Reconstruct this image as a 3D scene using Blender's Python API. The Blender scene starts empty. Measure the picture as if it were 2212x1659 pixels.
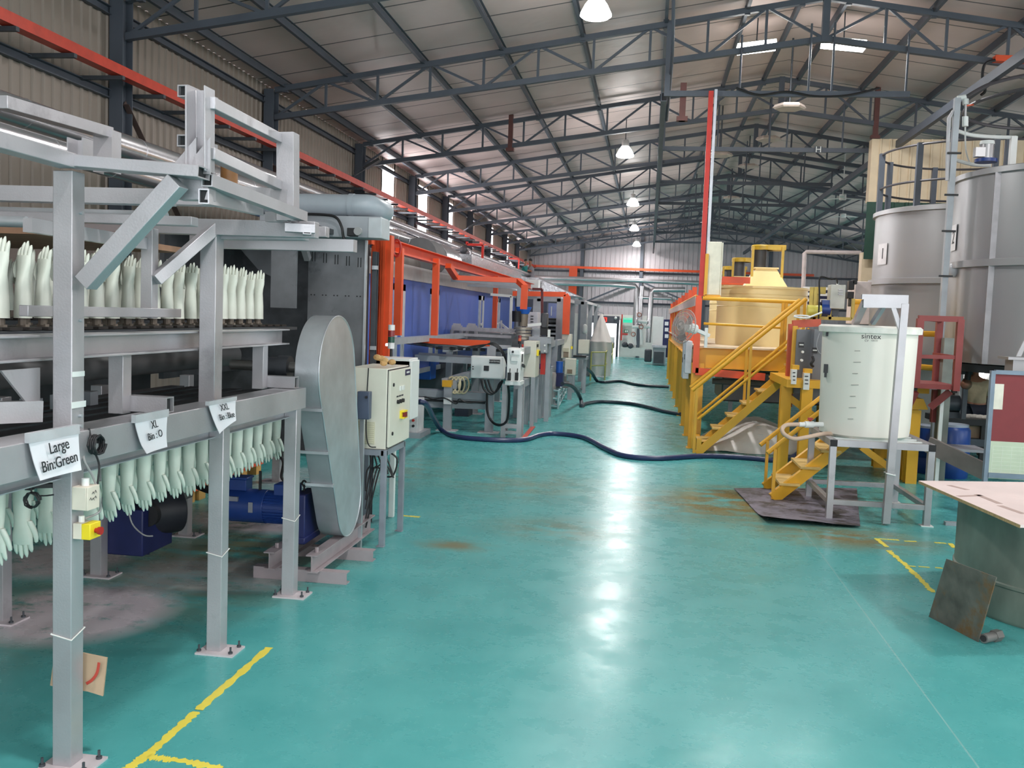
import bpy, math, random
from mathutils import Vector, Matrix
random.seed(7)
SC = bpy.context.scene
COL = SC.collection
PI = math.pi

# ---------------------------------------------------------------- camera
FPX, YAW, PITCH, ROLL, CAMH = 2020.5, 0.14233552, 0.07320849, 0.03686114, 2.3
_F = Vector((-math.sin(YAW) * math.cos(PITCH), math.cos(YAW) * math.cos(PITCH), -math.sin(PITCH)))
_r = Vector((math.cos(YAW), math.sin(YAW), 0))
_u = _r.cross(_F)
_R2 = math.cos(ROLL) * _r + math.sin(ROLL) * _u
_U2 = -math.sin(ROLL) * _r + math.cos(ROLL) * _u
cam_data = bpy.data.cameras.new('camera')
cam_data.sensor_fit = 'HORIZONTAL'
cam_data.sensor_width = 36.0
cam_data.lens = FPX * 36.0 / 2212.0
cam_data.clip_end = 300
cam = bpy.data.objects.new('camera', cam_data)
COL.objects.link(cam)
_m = Matrix((( _R2.x, _U2.x, -_F.x), (_R2.y, _U2.y, -_F.y), (_R2.z, _U2.z, -_F.z))).to_4x4()
_m.translation = Vector((0, 0, CAMH))
cam.matrix_world = _m
SC.camera = cam

# ---------------------------------------------------------------- exposure, sky
SC.view_settings.view_transform = 'Standard'
SC.view_settings.look = 'None'
SC.view_settings.gamma = 1.0
SC.view_settings.exposure = 0.38
SC.view_settings.use_curve_mapping = False
SC.cycles.use_denoising = True
SC.cycles.max_bounces = 6
SC.cycles.diffuse_bounces = 4
SC.cycles.glossy_bounces = 3
SC.cycles.transmission_bounces = 3
SC.cycles.caustics_reflective = False
SC.cycles.caustics_refractive = False
SC.cycles.sample_clamp_indirect = 6.0
W = bpy.data.worlds.new('sky')
SC.world = W
W.use_nodes = True
_bg = W.node_tree.nodes['Background']
_bg.inputs[0].default_value = (0.93, 0.97, 1.0, 1)
_bg.inputs[1].default_value = 2.7

# ---------------------------------------------------------------- points of the place from sight lines
def ray(x, y):
    return _R2 * ((x - 1106) / FPX) - _U2 * ((y - 829.5) / FPX) + _F
def A(x, y, Y):
    d = ray(x, y); return Vector((0, 0, CAMH)) + d * (Y / d.y)
def AX(x, y, X):
    d = ray(x, y); return Vector((0, 0, CAMH)) + d * (X / d.x)
def AZ(x, y, z=0.0):
    d = ray(x, y); return Vector((0, 0, CAMH)) + d * ((z - CAMH) / d.z)
V = lambda *a: Vector(a)

# ---------------------------------------------------------------- materials
MATS = {}
def mat(name, c, rough=0.5, metal=0.0, var=0.12, scale=6.0, bump=0.0, bscale=60.0, emit=0.0, stretch=(1, 1, 1), spec=0.5, c2=None, thr=0.55, coat=0.0, alpha=None, trans=0.0):
    """painted / metal / plastic surface; soft noise changes the tone, c2 adds a worn second tone"""
    if name in MATS: return MATS[name]
    m = bpy.data.materials.new(name); m.use_nodes = True
    nt = m.node_tree; N = nt.nodes; L = nt.links
    b = N['Principled BSDF']
    tc = N.new('ShaderNodeTexCoord'); mp = N.new('ShaderNodeMapping')
    mp.inputs['Scale'].default_value = stretch
    L.new(tc.outputs['Object'], mp.inputs['Vector'])
    nz = N.new('ShaderNodeTexNoise'); nz.inputs['Scale'].default_value = scale; nz.inputs['Detail'].default_value = 5
    L.new(mp.outputs[0], nz.inputs['Vector'])
    rp = N.new('ShaderNodeValToRGB')
    lo = [max(0, k * (1 - var)) for k in c]; hi = [min(1, k * (1 + var)) for k in c]
    rp.color_ramp.elements[0].position = 0.3; rp.color_ramp.elements[0].color = (*lo, 1)
    rp.color_ramp.elements[1].position = 0.7; rp.color_ramp.elements[1].color = (*hi, 1)
    L.new(nz.outputs['Fac'], rp.inputs[0])
    out = rp.outputs[0]
    if c2:
        n2 = N.new('ShaderNodeTexNoise'); n2.inputs['Scale'].default_value = scale * 0.6; n2.inputs['Detail'].default_value = 8
        n2.inputs['Roughness'].default_value = 0.7
        L.new(mp.outputs[0], n2.inputs['Vector'])
        r2 = N.new('ShaderNodeValToRGB'); r2.color_ramp.elements[0].position = thr; r2.color_ramp.elements[1].position = min(1, thr + 0.12)
        L.new(n2.outputs['Fac'], r2.inputs[0])
        mx = N.new('ShaderNodeMixRGB'); mx.inputs[2].default_value = (*c2, 1)
        L.new(r2.outputs[0], mx.inputs[0]); L.new(out, mx.inputs[1]); out = mx.outputs[0]
    L.new(out, b.inputs['Base Color'])
    b.inputs['Roughness'].default_value = rough; b.inputs['Metallic'].default_value = metal
    b.inputs['Specular IOR Level'].default_value = spec
    b.inputs['Coat Weight'].default_value = coat
    if trans: b.inputs['Transmission Weight'].default_value = trans
    if emit:
        L.new(out, b.inputs['Emission Color']); b.inputs['Emission Strength'].default_value = emit
    if bump:
        n3 = N.new('ShaderNodeTexNoise'); n3.inputs['Scale'].default_value = bscale; n3.inputs['Detail'].default_value = 4
        L.new(mp.outputs[0], n3.inputs['Vector'])
        bp = N.new('ShaderNodeBump'); bp.inputs['Strength'].default_value = bump; bp.inputs['Distance'].default_value = 0.02
        L.new(n3.outputs['Fac'], bp.inputs['Height']); L.new(bp.outputs[0], b.inputs['Normal'])
    MATS[name] = m
    return m

def srgb(r, g, b):
    f = lambda v: (v / 255 / 12.92) if v / 255 <= 0.04045 else ((v / 255 + 0.055) / 1.055) ** 2.4
    return (f(r), f(g), f(b))

SILVER = mat('silver_paint', srgb(180, 177, 181), 0.36, 0.45, 0.14, 2.2, 0.05, 90, c2=srgb(152, 148, 153), thr=0.58)
GALV = mat('galvanised_sheet', srgb(190, 194, 199), 0.34, 0.6, 0.14, 4.0, 0.06, 30)
GREYP = mat('grey_machine_paint', srgb(158, 162, 168), 0.45, 0.1, 0.08)
DGREY = mat('dark_steel', srgb(72, 76, 82), 0.5, 0.3, 0.15)
TRUSS = mat('truss_grey_paint', srgb(80, 86, 96), 0.55, 0.1, 0.12, 2.0)
BLACK = mat('black_rubber', (0.012, 0.012, 0.014), 0.55, 0, 0.2)
HOLE = mat('hole_shade_black', (0.02, 0.02, 0.022), 0.8, 0, 0.3)  # flat black standing in for the shade inside holes and gaps
ORANGE = mat('orange_red_paint', srgb(226, 84, 42), 0.42, 0, 0.08, 2.5)
RED = mat('red_oxide_paint', srgb(190, 44, 34), 0.45, 0, 0.1)
MAROON = mat('maroon_paint', srgb(140, 62, 60), 0.55, 0, 0.1)
YELLOW = mat('yellow_paint', srgb(226, 168, 44), 0.42, 0, 0.08, 2.0)
BRIGHTY = mat('bright_yellow_plastic', srgb(240, 214, 40), 0.4, 0, 0.04)
CREAM = mat('cream_vat_paint', srgb(236, 214, 158), 0.45, 0, 0.05, 1.5)
BEIGE = mat('beige_enclosure_paint', srgb(222, 219, 204), 0.4, 0, 0.03)
WHITE = mat('white_enclosure_paint', srgb(226, 228, 226), 0.4, 0, 0.03)
PORC = mat('former_ceramic', srgb(222, 226, 214), 0.35, 0, 0.05, 9.0, 0, c2=srgb(196, 190, 168), thr=0.62)
BLUE = mat('blue_motor_paint', srgb(30, 60, 128), 0.38, 0, 0.12)
NAVY = mat('navy_machine_paint', srgb(26, 34, 84), 0.45, 0, 0.15)
OVEN = mat('blue_oven_panel', srgb(72, 98, 176), 0.5, 0, 0.08, 1.2, c2=srgb(108, 130, 190), thr=0.68, stretch=(1, 1, 0.3))
BRIGHTB = mat('bright_blue_plastic', srgb(40, 98, 190), 0.4, 0, 0.06)
STEEL = mat('stainless_steel', srgb(168, 166, 168), 0.36, 0.5, 0.09, 0.8, 0.05, 3, stretch=(1, 1, 0.35))
TANKST = mat('tank_steel', srgb(172, 172, 174), 0.38, 0.5, 0.10, 0.9, 0.04, 4, c2=srgb(146, 143, 147), thr=0.64, stretch=(1, 1, 0.4))
SOOTY = mat('sooty_steel_plate', srgb(122, 124, 128), 0.5, 0.5, 0.22, 3.0, 0.05, 20, c2=srgb(78, 80, 86), thr=0.56)
FOIL = mat('foil_lagging', srgb(206, 206, 210), 0.2, 0.85, 0.08, 5.0, 0.5, 9)
PIPEAL = mat('aluminium_pipe_cladding', srgb(205, 203, 206), 0.24, 0.8, 0.06, 3.0, 0.03, 20)
PVC = mat('grey_pvc', srgb(160, 168, 176), 0.35, 0, 0.05)
POLY = mat('translucent_white_poly', srgb(240, 236, 226), 0.45, 0, 0.03, 1.0)
PAPER = mat('white_paper', srgb(236, 234, 240), 0.3, 0, 0.02)
INK = mat('black_ink', (0.03, 0.03, 0.035), 0.6, 0, 0.05)
CARD = mat('brown_cardboard', srgb(176, 150, 124), 0.8, 0, 0.1)
WOOD = mat('pallet_wood', srgb(196, 150, 84), 0.7, 0, 0.2, 5.0, stretch=(1, 0.2, 1))
RUST = mat('rusty_steel', srgb(122, 110, 102), 0.55, 0.25, 0.35, 6.0, 0.05, 30, c2=srgb(140, 98, 62), thr=0.52)
CONC = mat('dull_green_grey_steel', srgb(122, 132, 122), 0.5, 0.15, 0.28, 3.0, 0, c2=srgb(164, 160, 146), thr=0.62, stretch=(1, 1, .5))
PLY = mat('dusty_pink_white_board', srgb(232, 212, 208), 0.6, 0, 0.06, 2.0, c2=srgb(206, 176, 168), thr=0.62)
CHIP = mat('chipboard_edge', srgb(190, 156, 112), 0.8, 0, 0.2, 40)
HOSEB = mat('blue_black_hose', srgb(44, 54, 92), 0.35, 0, 0.1)
HOSED = mat('dark_hose', srgb(30, 44, 58), 0.4, 0, 0.1)
TARP = mat('grey_white_tarpaulin', srgb(242, 237, 233), 0.5, 0, 0.08, 1.5, 0.4, 8, c2=srgb(198, 188, 184), thr=0.58)
CLOTH = mat('white_dust_sheet', srgb(218, 212, 208), 0.7, 0, 0.06, 2.0, 0.2, 8)
RUBBERM = mat('grey_rubber_mat', srgb(122, 116, 128), 0.6, 0, 0.25, 5.0, 0.05, 20, c2=srgb(64, 56, 54), thr=0.47)
TAPE = mat('yellow_floor_tape', srgb(232, 214, 84), 0.45, 0, 0.06, 8, c2=srgb(120, 112, 80), thr=0.72)
REDTAPE = mat('red_floor_tape', srgb(190, 70, 56), 0.5)
CLAD = mat('cream_cladding_sheet', srgb(226, 208, 178), 0.5, 0, 0.04)
GREEN = mat('dark_green_sheet', srgb(42, 76, 64), 0.5, 0, 0.1)
EPOXYW = mat('white_painted_wall', srgb(216, 214, 210), 0.6, 0, 0.04)
SKIN = mat('skin', srgb(150, 104, 80), 0.55, 0, 0.05)
HAIR = mat('black_hair', (0.012, 0.011, 0.011), 0.6, 0, 0.2)
KHAKI = mat('khaki_shirt', srgb(168, 156, 128), 0.8, 0, 0.08, 14)
TROUS = mat('navy_trousers', srgb(26, 30, 46), 0.8, 0, 0.1)
TEALC = mat('teal_shirt', srgb(30, 120, 116), 0.8, 0, 0.08, 14)
GREYC = mat('grey_clothes', srgb(124, 120, 126), 0.8, 0, 0.08, 14)
GREENPAPER = mat('pale_green_chart_paper', srgb(196, 206, 182), 0.6, 0, 0.03)
PLASTIC = mat('clear_polythene', srgb(190, 190, 194), 0.25, 0, 0.1, 6, 0.3, 12)
LAMPON = mat('lamp_glow', (1, 0.98, 0.95), 0.4, 0, 0, emit=14.0)
GLOWW = mat('daylit_translucent_sheet', (1, 0.98, 1.0), 0.4, 0, 0.02, 0.7, emit=10.0)
GLOWR = mat('added_side_glow_sheet', (1, 0.98, 1.0), 0.4, 0, 0.02, 0.7, emit=8.0)
LEDRED = mat('red_led_sign', srgb(228, 60, 44), 0.4, 0, 0.02, emit=1.0)
LEDGRN = mat('green_lit_sign', srgb(40, 190, 150), 0.4, 0, 0.02, emit=0.6)
OUTSIDE = mat('daylight_wall_outside', srgb(236, 236, 240), 0.6, 0, 0.03, emit=0.9)
GLASS = mat('smoked_acrylic', srgb(120, 124, 132), 0.1, 0, 0.02, trans=0.6)

# ---------------------------------------------------------------- mesh builder
SPLIT = {'clamp_strap', 'white_valve', 'slot', 'foot_post', 'brace', 'guard_rail', 'cross_bar', 'edge_rail', 'chart_strip', 'red_panel', 'timber_block', 'running_man', 'white_rail', 'stub', 'louvre', 'handle_bar', 'lock', 'upright_pair', 'support_foot', 'top_bracket', 'inner_rail', 'stringer', 'tape_mark'}
class MB:
    def __init__(s): s.v = []; s.f = []; s.plugs = []
    def add(s, vs, fs):
        o = len(s.v); s.v += [Vector(p) for p in vs]; s.f += [tuple(i + o for i in f) for f in fs]; return s
    def box(s, a, b):
        x0, x1 = sorted((a[0], b[0])); y0, y1 = sorted((a[1], b[1])); z0, z1 = sorted((a[2], b[2]))
        return s.add([(x0,y0,z0),(x1,y0,z0),(x1,y1,z0),(x0,y1,z0),(x0,y0,z1),(x1,y0,z1),(x1,y1,z1),(x0,y1,z1)],
                     [(3,2,1,0),(4,5,6,7),(0,1,5,4),(1,2,6,5),(2,3,7,6),(3,0,4,7)])
    def cb(s, c, d): c = Vector(c); d = Vector(d) * .5; return s.box(c - d, c + d)
    @staticmethod
    def frame(p, q, up=None):
        d = (Vector(q) - Vector(p)).normalized()
        if up is None:
            if abs(d.z) > 0.98: return Vector((1, 0, 0)), Vector((0, 1, 0)), d
            up = Vector((0, 0, 1))
        a = d.cross(Vector(up)).normalized(); return a, a.cross(d).normalized(), d
    def ext(s, prof, p, q, up=None, cap=True):
        p = Vector(p); q = Vector(q); a, b, d = s.frame(p, q, up); n = len(prof)
        vs = [p + a * x + b * y for x, y in prof] + [q + a * x + b * y for x, y in prof]
        fs = [(i, (i + 1) % n, n + (i + 1) % n, n + i) for i in range(n)]
        if cap: fs += [tuple(range(n))[::-1], tuple(range(n, 2 * n))]
        return s.add(vs, fs)
    def bar(s, p, q, w=.1, h=None, up=None, hollow=0):
        h = w if h is None else h; x, y = w / 2, h / 2
        o = [(-x, -y), (x, -y), (x, y), (-x, y)]
        if not hollow: return s.ext(o, p, q, up)
        i_ = [(-x + hollow, -y + hollow), (x - hollow, -y + hollow), (x - hollow, y - hollow), (-x + hollow, y - hollow)]
        s.ext(o, p, q, up, False); s.ext(i_, p, q, up, False)
        P = Vector(p); Q = Vector(q); a, b, d = s.frame(P, Q, up)
        for e, g in ((P, d), (Q, -d)): s.plugs.append((e + g*.02, e + g*.024, w - 2*hollow, h - 2*hollow, up))
        for e in (P, Q):
            s.add([e + a * u + b * v for u, v in o + i_], [(k, (k + 1) % 4, 4 + (k + 1) % 4, 4 + k) for k in range(4)])
        return s
    def ibeam(s, p, q, w, h, t=.012, up=None):
        x, y = w / 2, h / 2; k = t / 2
        return s.ext([(-x,-y),(x,-y),(x,-y+t),(k,-y+t),(k,y-t),(x,y-t),(x,y),(-x,y),(-x,y-t),(-k,y-t),(-k,-y+t),(-x,-y+t)], p, q, up)
    def chan(s, p, q, w, h, t=.01, up=None, flip=1):
        x, y = w / 2 * flip, h / 2; u = t * flip
        return s.ext([(-x,-y),(x,-y),(x,-y+t),(-x+u,-y+t),(-x+u,y-t),(x,y-t),(x,y),(-x,y)], p, q, up)
    def ang(s, p, q, w, h, t=.008, up=None):
        return s.ext([(0,0),(w,0),(w,t),(t,t),(t,h),(0,h)], p, q, up)
    def cyl(s, p, q, r, n=16, r2=None, cap=True):
        p = Vector(p); q = Vector(q); a, b, d = s.frame(p, q); r2 = r if r2 is None else r2
        cs = [(math.cos(2*PI*i/n), math.sin(2*PI*i/n)) for i in range(n)]
        vs = [p + (a*x + b*y)*r for x, y in cs] + [q + (a*x + b*y)*r2 for x, y in cs]
        fs = [(i, (i+1) % n, n + (i+1) % n, n + i) for i in range(n)]
        if cap: fs += [tuple(range(n))[::-1], tuple(range(n, 2*n))]
        return s.add(vs, fs)
    def pipe(s, pts, r, n=10, smooth=0, cap=True):
        P = [Vector(p) for p in pts]
        if smooth:
            o = []
            for i in range(len(P) - 1):
                p0 = P[max(i-1, 0)]; p1 = P[i]; p2 = P[i+1]; p3 = P[min(i+2, len(P)-1)]
                for k in range(smooth):
                    t = k / smooth
                    o.append(.5*((2*p1)+(p2-p0)*t+(2*p0-5*p1+4*p2-p3)*t*t+(3*p1-p0-3*p2+p3)*t**3))
            P = o + [P[-1]]
        rings = []; ref = None
        for i, p in enumerate(P):
            d = (P[min(i+1, len(P)-1)] - P[max(i-1, 0)]).normalized()
            if ref is None: ref = Vector((0,0,1)) if abs(d.z) < .9 else Vector((1,0,0))
            a = d.cross(ref)
            if a.length < 1e-4: a = d.orthogonal()
            a.normalize(); b = a.cross(d).normalized(); ref = b
            k = 1.0
            if 0 < i < len(P)-1:
                c = (P[i]-P[i-1]).normalized().dot((P[i+1]-P[i]).normalized()); k = min(1.5, 1/max(.5, math.sqrt(max(.0, (1+c)/2))))
            rings.append([p + (a*math.cos(2*PI*j/n) + b*math.sin(2*PI*j/n))*r for j in range(n)])
        o = len(s.v)
        for R_ in rings: s.v += R_
        for i in range(len(rings)-1):
            for j in range(n): s.f.append((o+i*n+j, o+i*n+(j+1) % n, o+(i+1)*n+(j+1) % n, o+(i+1)*n+j))
        if cap: s.f.append(tuple(o+j for j in range(n))[::-1]); s.f.append(tuple(o+(len(rings)-1)*n+j for j in range(n)))
        return s
    def lathe(s, prof, c=(0,0,0), n=32, sx=1, sy=1, a0=0, a1=2*PI):
        o = len(s.v); c = Vector(c); full = abs(a1-a0-2*PI) < 1e-6; m = n if full else n+1
        for r, z in prof:
            for j in range(m):
                t = a0 + (a1-a0)*j/n; s.v.append(c + Vector((r*math.cos(t)*sx, r*math.sin(t)*sy, z)))
        for i in range(len(prof)-1):
            for j in range(n): s.f.append((o+i*m+j, o+i*m+(j+1) % m, o+(i+1)*m+(j+1) % m, o+(i+1)*m+j))
        return s
    def loft(s, rings, cap=True):
        o = len(s.v); n = len(rings[0])
        for R_ in rings: s.v += [Vector(p) for p in R_]
        for i in range(len(rings)-1):
            for j in range(n): s.f.append((o+i*n+j, o+i*n+(j+1) % n, o+(i+1)*n+(j+1) % n, o+(i+1)*n+j))
        if cap: s.f.append(tuple(o+j for j in range(n))[::-1]); s.f.append(tuple(o+(len(rings)-1)*n+j for j in range(n)))
        return s
    def ball(s, c, r, n=12, m=8):
        if not hasattr(r, '__len__'): r = (r, r, r)
        prof = [(math.sin(PI*i/m), -math.cos(PI*i/m)) for i in range(m+1)]
        o = len(s.v); c = Vector(c)
        for rr, z in prof:
            for j in range(n): s.v.append(c + Vector((max(rr,1e-4)*math.cos(2*PI*j/n)*r[0], max(rr,1e-4)*math.sin(2*PI*j/n)*r[1], z*r[2])))
        for i in range(m):
            for j in range(n): s.f.append((o+i*n+j, o+i*n+(j+1) % n, o+(i+1)*n+(j+1) % n, o+(i+1)*n+j))
        return s
    def prism(s, poly, vec):
        P = [Vector(p) for p in poly]; n = len(P); vec = Vector(vec)
        return s.add(P + [p + vec for p in P], [tuple(range(n))[::-1], tuple(range(n, 2*n))] + [(i, (i+1) % n, n+(i+1) % n, n+i) for i in range(n)])
    def pb(s, x0, y0, x1, y1, Y, d):
        """box whose front face stands at depth Y over a sight rectangle, d metres deep"""
        a = A(x0, (y0+y1)/2, Y).x; b = A(x1, (y0+y1)/2, Y).x; t = A((x0+x1)/2, y0, Y).z; u = A((x0+x1)/2, y1, Y).z
        return s.box((a, Y, u), (b, Y+d, t))
    def islands(s):
        p = list(range(len(s.v)))
        def find(i):
            while p[i] != i: p[i] = p[p[i]]; i = p[i]
            return i
        for f in s.f:
            for i in f[1:]: p[find(i)] = find(f[0])
        g = {}
        for f in s.f: g.setdefault(find(f[0]), []).append(f)
        for fs in g.values():
            ids = sorted({i for f in fs for i in f}); k = {i: n for n, i in enumerate(ids)}
            q = MB(); q.v = [s.v[i] for i in ids]; q.f = [tuple(k[i] for i in f) for f in fs]; yield q
    def build(s, name, m, parent=None, bev=0, ang=35, label=None, kind=None, solid=0):
        if name in SPLIT and parent is not None:
            o = None
            for q in s.islands(): o = q._build(name, m, parent, bev, ang, label, kind)
            return o
        return s._build(name, m, parent, bev, ang, label, kind)
    def _build(s, name, m, parent=None, bev=0, ang=35, label=None, kind=None):
        off = parent['_o'] if parent is not None and '_o' in parent else (0, 0, 0)
        off = Vector(off)
        me = bpy.data.meshes.new(name)
        me.from_pydata([tuple(p - off) for p in s.v], [], s.f)
        me.validate(); me.update()
        import bmesh
        bm = bmesh.new(); bm.from_mesh(me)
        bmesh.ops.recalc_face_normals(bm, faces=bm.faces); bm.to_mesh(me); bm.free()
        me.polygons.foreach_set('use_smooth', [True]*len(me.polygons))
        me.set_sharp_from_angle(angle=math.radians(ang))
        me.materials.append(m)
        o = bpy.data.objects.new(name, me); COL.objects.link(o)
        o['_o'] = tuple(off)
        if parent is not None: o.parent = parent
        if bev:
            b = o.modifiers.new('edge', 'BEVEL'); b.width = bev; b.segments = 2; b.limit_method = 'ANGLE'
        if label: o['label'] = label
        if kind: o['kind'] = kind
        if s.plugs:
            k = MB()
            for p, q, w, h, up in s.plugs: k.bar(p, q, w, h, up)
            for i in k.islands(): i._build('tube_shade_plate', HOLE, o)  # black plates paint the inner shade of hollow tube ends
        return o

def tag(o, label, cat, group=None, kind=None):
    o['label'] = label; o['category'] = cat
    if group: o['group'] = group
    if kind: o['kind'] = kind
    return o
def thing(name, label, cat, loc=(0, 0, 0), group=None):
    o = bpy.data.objects.new(name, None); COL.objects.link(o); o.empty_display_size = .1
    o.location = loc; o['_o'] = tuple(loc)
    return tag(o, label, cat, group)
def solo(mb, name, m, label, cat, group=None, loc=None, bev=0, kind=None, ang=35):
    """a thing that is one mesh"""
    if loc is None:
        n = len(mb.v); loc = Vector((sum(p.x for p in mb.v)/n, sum(p.y for p in mb.v)/n, min(p.z for p in mb.v)))
    loc = Vector(loc)
    mb.v = [p - loc for p in mb.v]
    o = mb.build(name, m, None, bev, ang); o.location = loc; o['_o'] = tuple(loc)
    return tag(o, label, cat, group, kind)
def structure(mb, name, m, bev=0, ang=35):
    o = mb.build(name, m, None, bev, ang); o['kind'] = 'structure'; return o
def copy_tree(o, parent=None):
    c = o.copy(); COL.objects.link(c)
    if parent is not None: c.parent = parent
    for ch in list(o.children): copy_tree(ch, c)
    return c
def text(body, size, parent, M, m, depth=0.002, name='lettering', align='CENTER', sx=1.0):
    """raised lettering on a part; M = world matrix of the text plane"""
    cu = bpy.data.curves.new(name, 'FONT'); cu.body = body; cu.size = size; cu.extrude = depth
    cu.align_x = align; cu.align_y = 'CENTER'; cu.materials.append(m)
    tmp = bpy.data.objects.new(name, cu); COL.objects.link(tmp)
    dg = bpy.context.evaluated_depsgraph_get()
    me = bpy.data.meshes.new_from_object(tmp.evaluated_get(dg)); bpy.data.objects.remove(tmp); bpy.data.curves.remove(cu)
    off = Vector(parent['_o'])
    me.transform(Matrix.Diagonal((sx, 1, 1, 1))); me.transform(M)
    me.transform(Matrix.Translation(-off))
    me.name = name
    if not me.materials: me.materials.append(m)
    o = bpy.data.objects.new(name, me); COL.objects.link(o); o.parent = parent; o['_o'] = tuple(off)
    return o
def plane_matrix(origin, right, up):
    r = Vector(right).normalized(); u = Vector(up).normalized(); n = r.cross(u)
    M = Matrix(((r.x, u.x, n.x), (r.y, u.y, n.y), (r.z, u.z, n.z))).to_4x4(); M.translation = Vector(origin); return M
ORD = ['first','second','third','fourth','fifth','sixth','seventh','eighth','ninth','tenth','eleventh','twelfth','thirteenth','fourteenth','fifteenth','sixteenth','seventeenth','eighteenth','nineteenth','twentieth','twenty-first','twenty-second','twenty-third','twenty-fourth','twenty-fifth','twenty-sixth','twenty-seventh','twenty-eighth','twenty-ninth','thirtieth']
def hull(pts):
    pts = sorted(set(pts)); 
    def half(ps):
        h = []
        for p in ps:
            while len(h) > 1 and (h[-1][0]-h[-2][0])*(p[1]-h[-2][1]) - (h[-1][1]-h[-2][1])*(p[0]-h[-2][0]) <= 0: h.pop()
            h.append(p)
        return h
    a = half(pts); b = half(pts[::-1]); return a[:-1] + b[:-1]

# ================================================================ THE SETTING
WX, EX, YB, YE = -7.65, 13.4, -9.0, 57.8           # long walls, open end behind, far end wall
RX, RZ, EZ = 2.87, 8.3, 6.62                        # ridge and eaves
SLL = (RZ - EZ) / (RX - WX); SLR = (RZ - EZ) / (EX - RX)
def roofz(x): return RZ - (RX - x) * SLL if x < RX else RZ - (x - RX) * SLR

def floor_material():
    m = bpy.data.materials.new('teal_epoxy_floor'); m.use_nodes = True
    nt = m.node_tree; N = nt.nodes; L = nt.links; b = N['Principled BSDF']
    tc = N.new('ShaderNodeTexCoord'); P = tc.outputs['Object']
    def noise(scale, detail=6, rough=.6, sc=(1,1,1)):
        mp = N.new('ShaderNodeMapping'); mp.inputs['Scale'].default_value = sc; L.new(P, mp.inputs[0])
        n = N.new('ShaderNodeTexNoise'); n.inputs['Scale'].default_value = scale; n.inputs['Detail'].default_value = detail; n.inputs['Roughness'].default_value = rough
        L.new(mp.outputs[0], n.inputs['Vector']); return n.outputs['Fac']
    def ramp(x, a, c, ca=(0,0,0,1), cb=(1,1,1,1)):
        r = N.new('ShaderNodeValToRGB'); r.color_ramp.elements[0].position = a; r.color_ramp.elements[1].position = c
        r.color_ramp.elements[0].color = ca; r.color_ramp.elements[1].color = cb; L.new(x, r.inputs[0]); return r.outputs[0]
    def mul(a, c, op='MULTIPLY'):
        k = N.new('ShaderNodeMath'); k.operation = op; k.use_clamp = True
        for i, q in enumerate((a, c)):
            if isinstance(q, float): k.inputs[i].default_value = q
            else: L.new(q, k.inputs[i])
        return k.outputs[0]
    def patch(x, y, rx, ry, soft=.5):
        mp = N.new('ShaderNodeMapping'); mp.vector_type = 'POINT'
        mp.inputs['Location'].default_value = (-x/rx, -y/ry, 0); mp.inputs['Scale'].default_value = (1/rx, 1/ry, 0); L.new(P, mp.inputs[0])
        ln = N.new('ShaderNodeVectorMath'); ln.operation = 'LENGTH'; L.new(mp.outputs[0], ln.inputs[0])
        return ramp(ln.outputs['Value'], 1-soft, 1.0, (1,1,1,1), (0,0,0,1))
    def mix(f, a, col):
        x = N.new('ShaderNodeMixRGB'); L.new(f, x.inputs[0]); L.new(a, x.inputs[1]); x.inputs[2].default_value = (*col, 1); return x.outputs[0]
    col = ramp(noise(1.1, 8, .65), .3, .72, (*srgb(72, 156, 156), 1), (*srgb(92, 174, 172), 1))
    col = mix(mul(ramp(noise(5, 6, .7, (1, .3, 1)), .56, .72), .15), col, srgb(112, 190, 192))
    # rust and mud stains round the mat and down the aisle
    st = ramp(noise(2.2, 9, .72, (.7, 1.6, 1)), .38, .54)
    for (x, y, rx, ry, k) in ((1.1, 12.0, 1.5, 1.6, .95), (1.2, 12.6, .8, 1.0, .9), (2.3, 10.6, 1.3, .8, .95), (-1.55, 12.6, 1.5, 1.5, .45), (-.9, 10.0, 1.0, .8, .5), (-1.8, 9.0, .5, .3, .8), (-3.7, 8.0, 1.4, 2.6, .75), (-4.6, 5.5, 1.0, 2.0, .5), (3.0, 17, 2.0, 3.0, .35), (-3.4, 13, .9, 2.5, .4)):
        col = mix(mul(mul(st, patch(x, y, rx, ry, .8)), k), col, srgb(124, 108, 62))
    # dried white spills on the floor by the frame
    sp = ramp(noise(2.6, 10, .75, (.8, 1.3, 1)), .36, .46)
    for (x, y, rx, ry, k) in ((-4.05, 6.25, .75, .8, .95), (-3.95, 9.5, .9, .7, .95), (-3.6, 7.4, .9, .6, .4), (-5.0, 7.6, .6, .8, .8), (-4.3, 12.0, 1.0, 1.3, .4)):
        col = mix(mul(mul(sp, patch(x, y, rx, ry, .35)), k), col, srgb(216, 204, 210))
    sc = ramp(noise(9, 6, .7, (1, .15, 1)), .70, .74)
    col = mix(mul(sc, .07), col, srgb(170, 205, 205))
    sx = N.new('ShaderNodeSeparateXYZ'); L.new(P, sx.inputs[0])
    for x in (AZ(1850, 1300).x, -5.9, 7.6):      # old joints in the slab
        k1 = N.new('ShaderNodeMath'); k1.operation = 'SUBTRACT'; k1.inputs[1].default_value = x; L.new(sx.outputs['X'], k1.inputs[0])
        k2 = N.new('ShaderNodeMath'); k2.operation = 'ABSOLUTE'; L.new(k1.outputs[0], k2.inputs[0])
        k3 = N.new('ShaderNodeMath'); k3.operation = 'LESS_THAN'; k3.inputs[1].default_value = .005; L.new(k2.outputs[0], k3.inputs[0])
        col = mix(mul(k3.outputs[0], .3), col, srgb(186, 196, 190))
    L.new(col, b.inputs['Base Color'])
    L.new(ramp(noise(2.5, 6, .7), .3, .8, (.2, .2, .2, 1), (.4, .4, .4, 1)), b.inputs['Roughness'])
    b.inputs['Specular IOR Level'].default_value = .24
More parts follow.
